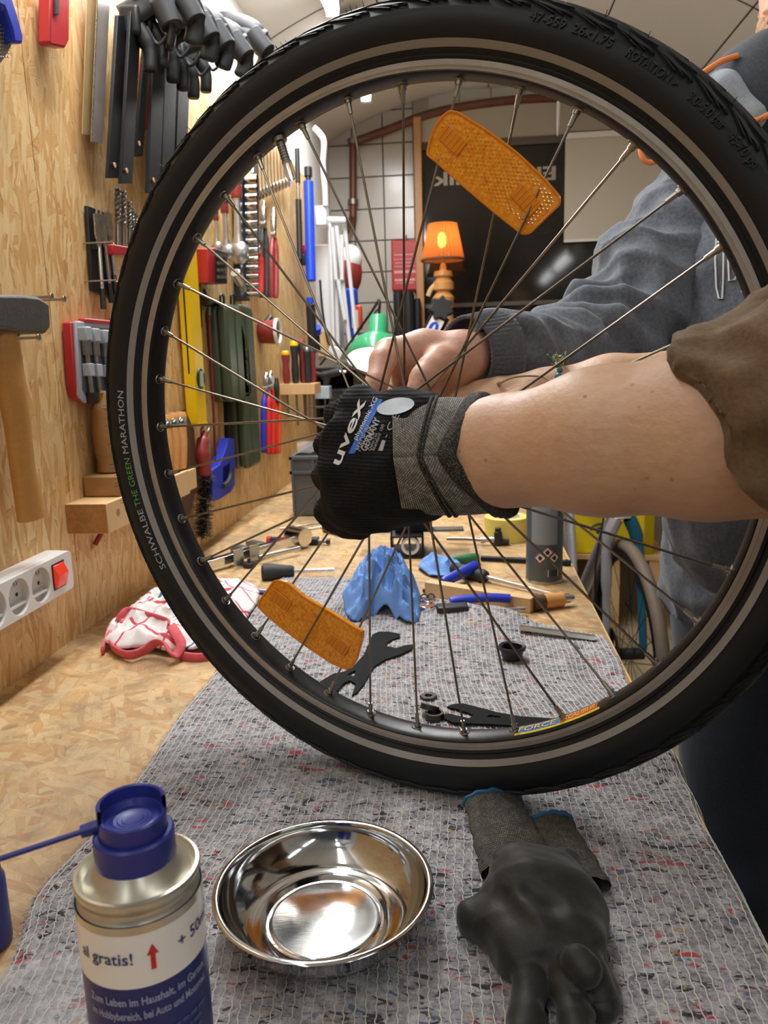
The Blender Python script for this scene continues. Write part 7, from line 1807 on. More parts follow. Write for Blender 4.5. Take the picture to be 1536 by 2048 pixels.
# pliers with dipped handles
def pliers(label, x, y0, ym, y1, sp, off, hm, jm=M_STEEL, openup=True):
    t, L = wt('pliers', label, 'pliers', x, ym, off, 'pliers on the wall'); J = Vector(L(x, ym, off)); T = Vector(L(x, y0, off)); B = Vector(L(x, y1, off)); hw = sp
    mb = MB(); mb.cyl(J + Vector((0, 0, -0.007)), J + Vector((0, 0, 0.007)), 0.011, n=16); part('joint', mb, jm, t, bevel=0.001)
    for s in (-1, 1):
        mb = MB(); mb.tube(smooth_path([J, J.lerp(T, 0.4) + Vector((s * 0.007, 0, 0)), J.lerp(T, 0.8) + Vector((s * 0.005, 0, 0)), T + Vector((s * 0.002, 0, 0))], 4), [0.008] * 4 + [0.0075] * 4 + [0.005] * 4 + [0.003], 8, flat=(1, 0.8)); part('jaw', mb, jm, t)
        mb = MB(); mb.tube(smooth_path([J + Vector((s * 0.004, -0.008, s * 0.003)), J.lerp(B, 0.3) + Vector((s * hw, 0, s * 0.004)), J.lerp(B, 0.65) + Vector((s * hw * 1.05, 0, s * 0.004)), B + Vector((s * hw * 0.8, 0, s * 0.004))], 5), [0.006] * 3 + [0.0085] * 12 + [0.007], 10, flat=(1.0, 0.8)); part('handle', mb, hm if not isinstance(hm, tuple) else hm[0 if s < 0 else 1], t, smooth=50)
pliers('pliers with bright red handles hanging below the olive case, nearer pair', 532, 745, 778, 905, 0.012, 0.02, (M_BLUEP, M_REDB))
pliers('pliers with bright red handles hanging below the head lamp', 541, 742, 775, 908, 0.010, 0.03, M_REDB)
pliers('cutters with orange handles beside the wooden screwdriver block', 553, 755, 800, 908, 0.010, 0.02, M_ORANGER, M_DARKSTEEL)
pliers('pliers with black handles hanging above the olive cases', 527, 402, 450, 595, 0.014, 0.02, (M_BLACKG, M_BLACKG))
pliers('pliers with red and black handles hanging right of the black pair', 547, 415, 470, 595, 0.014, 0.02, (M_REDG, M_REDG))
pliers('pliers with bright red handles below the socket rail', 516, 445, 500, 588, 0.014, 0.02, (M_REDB, M_REDB))
# ratchets and socket rail
def ratchet(label, x0, y0, x1, y1, r, off):
    t, L = wt('ratchet', label, 'ratchet', x0, y0, off, 'ratchets on the wall'); a = Vector(L(x0, y0, off)); b = Vector(L(x1, y1, off)); d = b - a
    mb = MB(); mb.tube([a + d * s for s in (0, 0.02, 0.15, 0.28, 0.33)], [r * 0.8, r, r * 0.95, r * 1.05, r * 0.9], 14); part('handle', mb, M_REDG, t, smooth=50)
    mb = MB(); mb.tube([a + d * s for s in (0.02, 0.20)], [r * 1.03, r * 1.0], 14); part('grip_sleeve', mb, M_BLACKG, t, smooth=50)
    mb = MB(); mb.tube([a + d * s for s in (0.33, 0.5, 0.7, 0.80)], [r * 0.62, r * 0.55, r * 0.7, r * 1.0], 12, flat=(1.1, 0.8)); part('shaft', mb, M_ALU, t, smooth=50)
    mb = MB(); c = a + d * 0.9; mb.tube([a + d * s for s in (0.78, 0.82, 0.88, 0.95, 1.0)], [r * 0.9, r * 1.35, r * 1.6, r * 1.4, r * 0.6], 16, flat=(1.3, 0.7)); part('head', mb, M_ALU, t, smooth=50)
    mb = MB(); mb.box(c + Vector((0, 0, r * 1.2)), (r * 0.8, r * 0.8, r * 1.4)); part('square_drive', mb, M_CHROME, t)
ratchet('large ratchet with a red and black grip hanging beside the socket rail', 470, 330, 478, 528, 0.0135, 0.025)
ratchet('medium ratchet with a red and black grip, second in the row', 447, 380, 454, 520, 0.0095, 0.022)
ratchet('small ratchet hanging leftmost of the three', 431, 410, 434, 505, 0.0060, 0.02)
t, L = wt('socket_rail', 'black socket rail lined with chrome sockets', 'socket rail', 488, 600, 0.010)
part('rail', slab(L, [(478, 352), (497, 352), (500, 602), (482, 602)], 0.006, 0.020, 0.010), M_BLACKP, t, bevel=0.001)
for i in range(14):
    y = 362 + i * 17.5; p = Vector(L(500 - (1 - i / 14) * 3, y, 0.030)); r = 0.0155 - 0.0006 * i
    mb = MB(); mb.lathe([(r * 0.55, -0.004), (r * 0.55, 0.022), (r, 0.024), (r, -0.006), (r * 0.55, -0.008)], 16, p, Matrix.Identity(3)); part('socket', mb, M_CHROME, t)
t, L = wt('bit_box', 'small red and black box of bits on the wall', 'box', 425, 565, 0.004)
part('lid', slab(L, [(416, 497), (433, 495), (435, 566), (417, 566)], 0.004, 0.04, 0.004), M_REDP, t, bevel=0.002); part('tray', slab(L, [(434, 497), (455, 505), (455, 568), (435, 566)], 0.004, 0.045, 0.004), M_BLACKP, t, bevel=0.002)
mb = MB()
for i in range(4):
    for j in range(3): mb.cyl(Vector(L(437 + j * 7, 512 + i * 14, 0.044)), Vector(L(437 + j * 7, 512 + i * 14, 0.056)), 0.004, n=8)
part('bits', mb, M_DULL, t, kind='stuff')
t, L = wt('universal_joint', 'steel universal joint hanging below the large ratchet', 'joint', 478, 560, 0.045)
mb = MB(); mb.cyl(Vector(L(470, 545, 0.045)), Vector(L(482, 565, 0.05)), 0.012, n=16); mb.box(Vector(L(486, 573, 0.052)), (0.014, 0.022, 0.014), RZ(30)); part('joint', mb, M_ALU, t, bevel=0.001)
# row of combination spanners
for i in range(11):
    x = 507 + i * 6.6; y1 = 392 - i * 2.8; y0 = 262 + i * 3.0
    t, L = wt('combination_spanner', 'chrome combination spanner in the dense row near the ceiling edge', 'spanner', x, y0, 0.02 + 0.0, 'row of chrome spanners'); a = Vector(L(x - 2, y0, 0.02)); b = Vector(L(x + 2, y1, 0.02)); d = b - a
    mb = MB(); mb.box((a + b) / 2, (0.0085, d.length * 0.86, 0.005), RZ(2)); part('shaft', mb, M_CHROME, t, bevel=0.0008)
    mb = MB(); mb.lathe([(0.0075, -0.005), (0.0145, -0.005), (0.0145, 0.005), (0.0075, 0.005)], 18, b, closed=True); part('ring_end', mb, M_CHROME, t)
    mb = MB(); mb.box(a + Vector((-0.007, 0.006, 0)), (0.007, 0.022, 0.006), RZ(15)); mb.box(a + Vector((0.007, 0.006, 0)), (0.007, 0.022, 0.006), RZ(-15)); mb.box(a + Vector((0, -0.006, 0)), (0.020, 0.010, 0.006)); part('open_end', mb, M_CHROME, t, bevel=0.001)
t, L = wt('adjustable_spanner', 'chrome adjustable spanner hanging left of the spanner row', 'spanner', 500, 340, 0.03)
mb = MB(); mb.tube([Vector(L(x, y, 0.03)) for x, y in ((500, 300), (500, 345), (501, 372))], [0.013, 0.020, 0.009], 12, flat=(1.2, 0.5)); part('head', mb, M_CHROME, t, smooth=50)
mb = MB(); mb.tube([Vector(L(x, y, 0.03)) for x, y in ((501, 370), (503, 445))], 0.009, 10, flat=(1.2, 0.6)); part('handle', mb, M_CHROME, t)
# pumps and clamps near the far end of the board
def pump(label, x, y0, y1, r, off, m1, m2, m3, fr):
    t, L = wt('frame_pump', label, 'pump', x, y1, off, 'pumps on the wall'); a = Vector(L(x - 2, y0, off)); b = Vector(L(x + 4, y1, off)); d = b - a
    mb = MB(); mb.cyl(a, a + d * fr[0], r * 0.8, n=14); part('head', mb, m1, t); mb = MB(); mb.cyl(a + d * fr[0], a + d * fr[1], r * 0.55, n=14); part('rod', mb, m2, t); mb = MB(); mb.cyl(a + d * fr[1], b, r, n=16); part('barrel', mb, m3, t, bevel=0.002)
pump('slim black hand pump hanging left of the blue one', 596, 298, 520, 0.010, 0.03, M_BLACKP, M_DULL, M_BLACKP, (0.30, 0.45))
pump('long bright blue hand pump hanging at the end of the board', 618, 335, 562, 0.017, 0.05, M_BLACKP, M_BLACKP, M_BLUEB, (0.08, 0.12))
pump('black pump with blue collars hanging below the blue pump', 622, 595, 705, 0.016, 0.045, M_BLUEB, M_DULL, M_BLACKP, (0.10, 0.12))
t, L = wt('spring_clamp', 'small black clamp with a bright red lever near the board end', 'clamp', 608, 525, 0.03)
mb = MB(); mb.tube(smooth_path([Vector(L(x, y, 0.03)) for x, y in ((606, 490), (608, 505), (614, 520), (620, 528))], 4), 0.006, 8); part('lever', mb, M_REDB, t); mb = MB(); mb.box(Vector(L(605, 520, 0.03)), (0.02, 0.035, 0.02)); part('body', mb, M_BLACKP, t, bevel=0.003)
t, L = wt('blue_collar', 'bright blue pump foot at the lower end of the pumps', 'pump foot', 630, 665, 0.05)
mb = MB(); mb.cyl(Vector(L(630, 655, 0.05)), Vector(L(632, 668, 0.05)), 0.022, 0.018, n=16); part('foot', mb, M_BLUEB, t); mb = MB(); mb.cyl(Vector(L(632, 668, 0.05)), Vector(L(635, 700, 0.05)), 0.012, n=12); part('stem', mb, M_BLACKP, t)
# ------------------------------------------------------------------ far end of the room
# white folding lamp arms at the wall end
def yt(name, label, cat, px, py, Y, group=None):
    o = YP(px, py, Y); t = thing(name, label, cat, o, None, group)
    return t, (lambda x, y, dy=0.0: YP(x, y, Y + dy) - o)
t, L = yt('wall_lamp_arm', 'white folded spring arms of a work lamp hanging on the far wall', 'lamp arm', 680, 720, 2.95)
for k, (x0, y0, x1, y1, dy) in enumerate(((659, 440, 667, 690, 0), (668, 450, 676, 690, 0.03), (673, 452, 702, 712, 0.0), (688, 440, 716, 710, 0.03), (676, 560, 690, 640, -0.02), (664, 455, 672, 560, -0.02), (684, 470, 684, 560, -0.02))):
    mb = MB(); mb.cyl(L(x0, y0, dy), L(x1, y1, dy), 0.0075, n=8); part('arm_tube', mb, M_WHITEE, t)
mb = MB(); mb.cyl(L(655, 440), L(692, 441), 0.012, n=12); part('top_bracket', mb, M_WHITEE, t)
for x, y in ((670, 708), (710, 708)):
    mb = MB(); c = L(x, y); mb.box(c, (0.055, 0.03, 0.055), RY(25)); part('joint_plate', mb, M_WHITEE, t, bevel=0.006)
mb = MB(); mb.tube(smooth_path([L(640, 560), L(645, 620), L(655, 680), L(662, 700), L(640, 730)], 5), 0.004, 8); part('cable', mb, M_BLACKP, t)
t, L = yt('wall_bracket', 'white mounting box with a looped arm above the folded lamp arms', 'bracket', 640, 450, 2.9)
mb = MB(); mb.box2(L(630, 452), L(652, 410) + Vector((0, 0.06, 0))); part('box', mb, M_WHITEE, t, bevel=0.005)
mb = MB(); mb.tube(smooth_path([L(628, 255), L(640, 268), L(648, 285), L(646, 330), L(650, 380), L(651, 412)], 5), 0.010, 10); part('arm', mb, M_WHITEE, t)
t, L = yt('grey_panel', 'pale grey cabinet side hanging behind the lamp arms', 'cabinet', 645, 720, 3.0)
mb = MB(); mb.box2(L(636, 720), L(672, 488) + Vector((0, 0.12, 0))); part('side', mb, M_WHITEE, t, bevel=0.003)
t, L = yt('helmet', 'red and white helmet hanging in the corner beside the lamp arms', 'helmet', 705, 560, 3.3)
mb = MB(); mb.ball(L(700, 545), (0.05, 0.06, 0.085), 18, 12); part('shell', mb, M_REDG, t); mb = MB(); mb.ball(L(702, 520), (0.045, 0.055, 0.06), 18, 12); part('top', mb, M_WHITEP, t)
t, L = yt('blue_bag', 'blue bag hanging behind the lamp arms', 'bag', 705, 640, 3.2)
mb = MB(); mb.box2(L(692, 690), L(712, 575) + Vector((0, 0.06, 0))); part('body', mb, M_BLUEB, t, bevel=0.012, seg=3)
t, L = yt('red_tag', 'red and white box hanging right of the blue bag', 'box', 715, 640, 3.2)
mb = MB(); mb.box2(L(706, 660), L(722, 610) + Vector((0, 0.04, 0))); part('case', mb, M_ORANGER, t, bevel=0.006); mb = MB(); mb.box2(L(704, 656) - Vector((0, 0.003, 0)), L(716, 620)); part('label', mb, M_WHITEP, t)
# T-handle key in a pale bracket
t, L = yt('t_handle_key', 'black T-handle hex key resting in a bracket on the wall', 'hex key', 655, 765, 2.62)
mb = MB(); mb.tube(smooth_path([L(629, 746), L(645, 750), L(662, 747), L(680, 743)], 4), [0.007] * 4 + [0.012] * 4 + [0.013] * 4 + [0.011], 12); part('handle', mb, M_BLACKG, t, smooth=50)
mb = MB(); mb.tube([L(654, 752), L(652, 774)], [0.014, 0.009], 12); part('neck', mb, M_BLACKG, t, smooth=50); mb = MB(); mb.cyl(L(678, 743), L(692, 744), 0.005, n=8); part('bit', mb, M_STEEL, t); mb = MB(); mb.cyl(L(652, 772, 0.02), L(648, 850, 0.02), 0.003, n=8); part('shaft', mb, M_DULL, t)
t, L = yt('key_bracket', 'pale bracket block holding the T-handle key', 'bracket', 640, 800, 2.60)
mb = MB(); mb.box2(L(630, 798), L(658, 772) + Vector((0, 0.05, 0))); part('block', mb, pm('grey_streaked_plastic', '#aab7c2', 0.5, 0, 0.3, 60), t, bevel=0.002)
mb = MB(); mb.box2(L(612, 816) - Vector((0, 0.03, 0)), L(655, 813) + Vector((0, 0.05, 0))); part('shelf_plate', mb, M_ZINC, t)
# dark niche below the lamp arms, with crates
t, L = yt('dark_shelf', 'dark wooden shelf unit standing below the lamp arms', 'shelf', 680, 1000, 3.3)
mb = MB(); a = L(640, 1010); b = L(712, 735); mb.box2((a.x, 0.30, a.z), (b.x, 0.33, b.z)); part('back', mb, pm('dark_stained_wood', '#4b3f32', 0.7, 0, 0.25, 18), t)
mb = MB(); mb.box2((a.x, 0, b.z - 0.02), (b.x, 0.33, b.z)); part('shelf_board', mb, pm('dark_stained_wood', '#4b3f32'), t)
for x in (a.x, b.x): mb = MB(); mb.box2((x - 0.012, 0.0, a.z), (x + 0.012, 0.32, b.z)); part('side_panel', mb, pm('dark_stained_wood', '#4b3f32'), t)
o = YP(680, 845, 3.12); crate('grey plastic crate far behind the T-handle key', o, None, 0.075, 0.12, 0.13)
o2 = o - Vector((0, -0.05, 0)); t, L = yt('crate_shelf', 'grey shelf plate under the far crate', 'shelf', 680, 852, 3.1); mb = MB(); mb.box2((-0.07, 0, -0.02), (0.07, 0.2, 0.0)); part('plate', mb, M_GREYP, t)
t, L = yt('wood_offcut', 'pale plywood offcut leaning at the end of the tool board', 'board', 640, 715, 2.98)
mb = MB(); P = [L(636, 712), L(664, 712), L(666, 690), L(655, 665), L(640, 662)]; mb.add([p for p in P] + [p + Vector((0, 0.018, 0)) for p in P], [tuple(range(5)), tuple(range(9, 4, -1))] + [(i, (i + 1) % 5, 5 + (i + 1) % 5, 5 + i) for i in range(5)]); part('board', mb, M_PINE, t)
# green work lamp, lit
GL = YP(752, 722, 2.35); gr = thing('green_lamp', 'green enamel work lamp shining white behind the bare hand', 'lamp', GL)
axl = Vector((-0.03, -0.46, -0.9)).normalized(); RG = frame_z(-axl)
prof = [(0.088, 0.0), (0.089, 0.003), (0.084, 0.030), (0.070, 0.056), (0.048, 0.074), (0.030, 0.080), (0.0285, 0.085), (0.0285, 0.135), (0.022, 0.146), (0, 0.148)]
mb = MB(); mb.lathe(prof, 40, (0, 0, 0), RG); part('shade', mb, M_GREENE, gr, smooth=40, solid=0.0015)
mb = MB(); mb.lathe([(0.0865, 0.002), (0.082, 0.028), (0.068, 0.053), (0.046, 0.070), (0, 0.074)], 40, (0, 0, 0), RG); part('reflector_inside', mb, M_WHITEE, gr)
t_ = NT('frosted_bulb_lit'); t_.b.inputs['Emission Color'].default_value = (1, 0.96, 0.88, 1); t_.b.inputs['Emission Strength'].default_value = 9.0
M_BULB = t_.out((0.95, 0.95, 0.92, 1), 0.4)
mb = MB(); mb.ball(RG @ Vector((0, 0, 0.030)), 0.030, 18, 12); part('bulb', mb, M_BULB, gr, label='glowing bulb')
mb = MB(); mb.lathe([(0, 0.004), (0.0855, 0.004)], 32, (0, 0, 0), RG); t_ = NT('lit_diffuser'); t_.b.inputs['Emission Color'].default_value = (1, 0.97, 0.9, 1); t_.b.inputs['Emission Strength'].default_value = 1.6
part('diffuser', mb, t_.out((0.95, 0.95, 0.93, 1), 0.5), gr, label='glowing white diffuser')
mb = MB(); q = RG @ Vector((0, 0, 0.146)); mb.tube(smooth_path([q, q + Vector((0.0, 0.03, 0.05)), q + Vector((-0.05, 0.25, 0.03)), YP(690, 700, 2.95) - GL], 6), 0.0045, 8); part('arm', mb, M_BLACKM, gr)
mb = MB(); mb.tube(smooth_path([q + Vector((0.005, -0.01, -0.02)), q + Vector((0.0, -0.02, 0.02)), q + Vector((-0.03, -0.0, -0.02))], 5), 0.003, 6); part('switch_cord', mb, M_BLACKP, gr)
# red fire-blanket pouch on the tiles
t, L = yt('fire_blanket', 'red fire blanket pouch hanging on the tiled wall', 'fire blanket', 812, 583, BACK_Y - 0.012)
mb = MB(); P = [L(785, 583), L(836, 582), L(842, 482), L(783, 481)]; mb.add(P + [p - Vector((0, 0.035, 0)) for p in P], [(3, 2, 1, 0), (4, 5, 6, 7), (0, 1, 5, 4), (1, 2, 6, 5), (2, 3, 7, 6), (3, 0, 4, 7)]); part('pouch', mb, M_REDP, t, bevel=0.008, seg=3)
for i, (y, w, h) in enumerate(((511, 42, 4), (520, 44, 3), (527, 38, 3), (534, 42, 3), (545, 42, 7), (561, 40, 6), (567, 36, 3))):
    mb = MB(); a = L(813 - w / 2 - 2, y + h / 2) - Vector((0, 0.0358, 0)); b = L(813 + w / 2 - 2, y - h / 2) - Vector((0, 0.0352, 0)); mb.box2(a, b); part('printed_line', mb, pm('pink_print', '#d9a7a2', 0.6), t)
mb = MB(); mb.cyl(L(812, 470), L(812, 484), 0.004, n=8); part('hook', mb, M_DULL, t)
# black frosted bottles / tubes below the pouch
for k, (x0, x1, y0, lb) in enumerate(((789, 806, 587, 'tall black tube below the fire blanket, the left of three'), (807, 829, 588, 'tall black tube below the fire blanket, the middle of three'), (830, 842, 602, 'tall black tube below the fire blanket, the right of three'))):
    a = YP(x0, 700, BACK_Y - 0.12); b = YP(x1, y0, BACK_Y - 0.12); r = (b.x - a.x) / 2; t = thing('black_tube', lb, 'tube', ((a.x + b.x) / 2, BACK_Y - 0.12, a.z - 0.25), None, 'black tubes')
    mb = MB(); mb.cyl((0, 0, 0), (0, 0, b.z - a.z + 0.25), r, n=18); part('body', mb, M_BLACKP, t, bevel=0.003); mb = MB(); mb.cyl((0, 0, b.z - a.z + 0.25), (0, 0, b.z - a.z + 0.262), r * 0.8, n=18); part('cap', mb, M_BLACKP, t)
# warm table lamp with pleated shade on a turned wooden post
LP = YP(886, 520, 3.72); t = thing('table_lamp', 'turned wooden lamp with a glowing orange pleated shade by the window', 'lamp', LP)
def shade_mat():
    n = NT('warm_pleated_shade'); tr = n.node('ShaderNodeBsdfTranslucent'); tp = n.node('ShaderNodeBsdfTransparent'); df = n.node('ShaderNodeBsdfDiffuse')
    tr.inputs[0].default_value = srgb('#f0a45e'); tp.inputs[0].default_value = srgb('#ffb070'); df.inputs[0].default_value = srgb('#d08a52')
    m1 = n.node('ShaderNodeMixShader'); m1.inputs[0].default_value = 0.6; n.link(df.outputs[0], m1.inputs[1]); n.link(tr.outputs[0], m1.inputs[2])
    m2 = n.node('ShaderNodeMixShader'); m2.inputs[0].default_value = 0.22; n.link(m1.outputs[0], m2.inputs[1]); n.link(tp.outputs[0], m2.inputs[2])
    n.link(m2.outputs[0], n.n['Material Output'].inputs[0]); return n.mat
sc = 3.72 / 1570
mb = MB(); NP = 34; rows = []
for i in range(7):
    f = i / 6; row = []
    for k in range(NP * 2 + 1):
        a = 2 * pi * k / (NP * 2); r = (40 + (26 - 40) * f) * sc + (0.0030 if k % 2 else -0.0030); row.append(Vector((r * cos(a), r * sin(a), 66 * sc * f)))
    rows.append(row)
mb.grid(rows); part('shade', mb, shade_mat(), t, smooth=30, label='orange pleated shade')
mb = MB(); mb.tube([Vector((40.6 * sc * cos(2 * pi * k / 40), 40.6 * sc * sin(2 * pi * k / 40), 0.0)) for k in range(40)], 0.006, 6, closed=True); part('trim', mb, pm('shade_trim', '#7a4a2c', 0.8), t)
n_ = NT('warm_bulb'); n_.b.inputs['Emission Color'].default_value = (1.0, 0.72, 0.35, 1); n_.b.inputs['Emission Strength'].default_value = 14.0
mb = MB(); mb.ball((-0.004, 0.0, 36 * sc), (0.020, 0.020, 0.036), 14, 10); part('bulb', mb, n_.out((1, 0.9, 0.7, 1), 0.4), t, label='glowing warm bulb')
prof = [(0.012, -0.02), (0.016, -0.045), (0.040, -0.05), (0.044, -0.07), (0.030, -0.08), (0.048, -0.10), (0.048, -0.13), (0.030, -0.14), (0.050, -0.165), (0.040, -0.22), (0.052, -0.30), (0.060, -0.46), (0.075, -0.50), (0.075, -0.52), (0, -0.52)]
mb = MB(); mb.lathe([(0, 0.0)] + prof, 24); part('post', mb, M_BEECH, t, smooth=40)
mb = MB(); mb.cyl((0, 0, -0.02), (0, 0, 0.06), 0.008, n=10); part('holder', mb, M_BRASS, t)
ld = bpy.data.lights.new('lamp_glow', 'POINT'); ld.energy = 1.6; ld.color = (1.0, 0.55, 0.22); ld.shadow_soft_size = 0.03
lo = bpy.data.objects.new('lamp_glow', ld); col.objects.link(lo); lo.location = LP + Vector((0, 0, 0.085))
t, L = yt('window_ledge', 'wooden ledge carrying the table lamp under the window', 'ledge', 886, 745, 3.72)
zz = LP.z - 0.52 - YP(886, 745, 3.72).z
mb = MB(); mb.box2((-0.16, -0.12, zz - 0.03), (0.42, 0.25, zz - 0.0005)); part('board', mb, M_FRAMEW, t, bevel=0.003)
for x in (-0.12, 0.38): mb = MB(); zf = -YP(886, 745, 3.72).z; mb.box2((x - 0.025, 0.0, zf), (x + 0.025, 0.2, zz - 0.03)); part('support', mb, M_FRAMEW, t)
t, L = yt('wooden_bow', 'pale bent wooden strip leaning beside the lamp post', 'strip', 862, 610, 3.7)
mb = MB(); mb.tube(smooth_path([L(856, 592), L(862, 578), L(874, 568), L(886, 566)], 5), 0.010, 8, flat=(1, 0.4)); part('strip', mb, M_PINE, t)
# bicycle repair stand clamp with a round star knob
t, L = yt('stand_clamp', 'black repair stand clamp with a star knob and a white sticker', 'clamp', 870, 700, 3.0)
a = L(845, 700); b = L(882, 630)
mb = MB(); mb.tube([a, b], 0.036, 14, flat=(1.0, 1.0)); part('arm', mb, M_BLACKM, t)
c = L(880, 622); d = (L(880, 622, -0.05) - c).normalized(); d = Vector((0.15, -0.95, 0.2)).normalized(); Rk = frame_z(d)
mb = MB(); mb.prism([((0.036 if k % 4 < 2 else 0.046) * cos(2 * pi * k / 28), (0.036 if k % 4 < 2 else 0.046) * sin(2 * pi * k / 28)) for k in range(28)], 0.012, 0.046, R=Rk, c=c); part('star_knob', mb, M_BLACKP, t, bevel=0.003)
def onarm(u, v, lift=0.0275):
    u *= 1.36; v *= 1.36; lift += 0.0105
    q = a.lerp(b, 0.62); n = (b - a).normalized(); s = n.cross(Vector((0, -1, 0))).normalized(); return q + n * v + s * u + Vector((0, -lift, 0))
mb = MB(); P = [(-0.018, -0.028), (0.018, -0.028), (0.018, 0.028), (-0.018, 0.028)]; mb.add([onarm(u, v) for u, v in P], [(0, 1, 2, 3)]); part('sticker', mb, M_WHITEP, t, smooth=None)
mb = MB(); mb.add([onarm(0.013 * cos(k * pi / 10), 0.017 * sin(k * pi / 10), 0.0282) for k in range(20)], [tuple(range(20))]); part('sticker_mark', mb, M_BLUEB, t, smooth=None)
mb = MB(); mb.add([onarm(0.003 * cos(k * pi / 6), 0.011 * sin(k * pi / 6), 0.0287) for k in range(12)], [tuple(range(12))]); part('sticker_mark', mb, M_WHITEP, t, smooth=None)
mb = MB(); mb.tube([L(836, 716), L(846, 698)], 0.040, 14); part('collar', mb, M_BLUEB, t)
mb = MB(); pz = L(836, 716); mb.cyl(pz, Vector((pz.x - 0.03, pz.y, -YP(870, 700, 3.0).z + 0.02)), 0.018, n=14); mb.cyl(Vector((pz.x - 0.03, pz.y, -YP(870, 700, 3.0).z + 0.001)), Vector((pz.x - 0.03, pz.y, -YP(870, 700, 3.0).z + 0.02)), 0.15, n=24); part('stand_post', mb, M_BLACKM, t)

t, L = yt('hanging_cord', 'short white cord hanging from the vault in front of the window header', 'cord', 1116, 272, 3.85)
mb = MB(); mb.tube([L(1119, 120), L(1118, 170), L(1117, 215), L(1116, 250), L(1115, 272)], [0.005, 0.006, 0.008, 0.007, 0.003], 8); part('cord', mb, M_WHITEP, t)
# ---- bicycle standing behind the bench
BY = 1.75
bk = thing('bicycle', 'grey and silver bicycle standing beside the far end of the bench', 'bicycle', (0.50, 1.95, 0))
o = Vector((0.50, 1.95, 0))
hubp = YP(1262, 1345, 1.62); hubp = YP(1250, 1308, 2.28)
wn = Vector((0.93, -0.36, 0)).normalized()      # wheel axle direction
u1 = Vector((-0.11, 0.994, 0)).normalized(); u2 = Vector((0, 0, 1))
Rw2 = Matrix((u1, u2, u1.cross(u2))).transposed()
cw_ = hubp - o
Rt = 0.345
mb = MB(); mb.lathe([(Rt - 0.018 + 0.018 * cos(k * pi / 6), 0.018 * sin(k * pi / 6)) for k in range(12)], 72, cw_, Rw2, closed=True); fw = part('front_tyre', mb, pm('brown_tyre', '#6a5c4e', 0.65, 0, 0.2, 40), bk)
mb = MB(); mb.lathe([(0.290, -0.013), (0.318, -0.012), (0.318, 0.012), (0.290, 0.013), (0.282, 0)], 72, cw_, Rw2, closed=True); part('rim', mb, M_BLACKM, fw)
for k in range(24):
    a_ = 2 * pi * k / 24; mb = MB(); mb.cyl(cw_ + Rw2 @ Vector((0.02 * cos(a_ + 1), 0.02 * sin(a_ + 1), 0.02 * (-1) ** k)), cw_ + Rw2 @ Vector((0.286 * cos(a_), 0.286 * sin(a_), 0)), 0.001, n=5); part('spoke', mb, M_BLACKM, fw)
mb = MB(); mb.cyl(cw_ + Rw2 @ Vector((0, 0, -0.055)), cw_ + Rw2 @ Vector((0, 0, 0.055)), 0.018, n=16); part('hub', mb, M_BLACKP, fw)
rot = []; 
mb = MB(); mb.plate(circle(0.080, 40), [circle(0.012, 10, 0.050 * cos(k * pi / 3), 0.050 * sin(k * pi / 3)) for k in range(6)], -0.001, 0.001)
me = mb.mesh('brake_disc'); me.transform(Matrix.Translation(cw_ + Rw2 @ Vector((0, 0, -0.04))) @ Rw2.to_4x4()); part('brake_disc', me, M_DARKSTEEL, bk, smooth=None)
crown = cw_ + Rw2 @ Vector((0.06, 0.40, 0))
M_SILV = pm('silver_frame_paint', '#c9c7ce', 0.25, 0.6, 0.06, 20); M_TEAL = pm('teal_fork_inside', '#1f5f78', 0.35, 0, 0.08, 20)
for s, mt in ((-1, M_SILV), (1, M_TEAL)):
    mb = MB(); mb.tube(smooth_path([crown + Rw2 @ Vector((0, 0, 0.02 * s)), cw_ + Rw2 @ Vector((0.055, 0.33, 0.045 * s)), cw_ + Rw2 @ Vector((0.03, 0.18, 0.052 * s)), cw_ + Rw2 @ Vector((0, 0, 0.055 * s))], 6), [0.020] * 6 + [0.016] * 6 + [0.012] * 6 + [0.010], 12, flat=(1.0, 1.3)); part('fork_leg', mb, mt, bk, smooth=50)
mb = MB(); mb.tube([crown, crown + Rw2 @ Vector((0.055, 0.22, 0))], [0.026, 0.022], 16); part('head_tube', mb, M_SILV, bk)
ht = crown + Rw2 @ Vector((0.05, 0.20, 0)); bb = cw_ + Rw2 @ Vector((0.60, -0.06, 0)); st = cw_ + Rw2 @ Vector((0.74, 0.42, 0)); rw = cw_ + Rw2 @ Vector((1.02, 0.0, 0))
for nm, p_, q_, r_ in (('down_tube', crown + Rw2 @ Vector((0.02, 0.06, 0)), bb, 0.022), ('top_tube', ht, st, 0.018), ('seat_tube', bb, st + Rw2 @ Vector((0.04, 0.15, 0)), 0.016)):
    mb = MB(); mb.cyl(p_, q_, r_, n=16); part(nm, mb, M_SILV, bk)
for s in (-1, 1):
    mb = MB(); mb.cyl(bb + Rw2 @ Vector((0, 0, 0.03 * s)), rw + Rw2 @ Vector((0, 0, 0.06 * s)), 0.009, n=10); part('chain_stay', mb, M_SILV, bk); mb = MB(); mb.cyl(st + Rw2 @ Vector((0, 0, 0.02 * s)), rw + Rw2 @ Vector((0, 0, 0.06 * s)), 0.008, n=10); part('seat_stay', mb, M_SILV, bk)
mb = MB(); mb.lathe([(Rt - 0.018 + 0.018 * cos(k * pi / 6), 0.018 * sin(k * pi / 6)) for k in range(12)], 72, rw, Rw2, closed=True); part('rear_tyre', mb, pm('brown_tyre', '#6a5c4e'), bk)
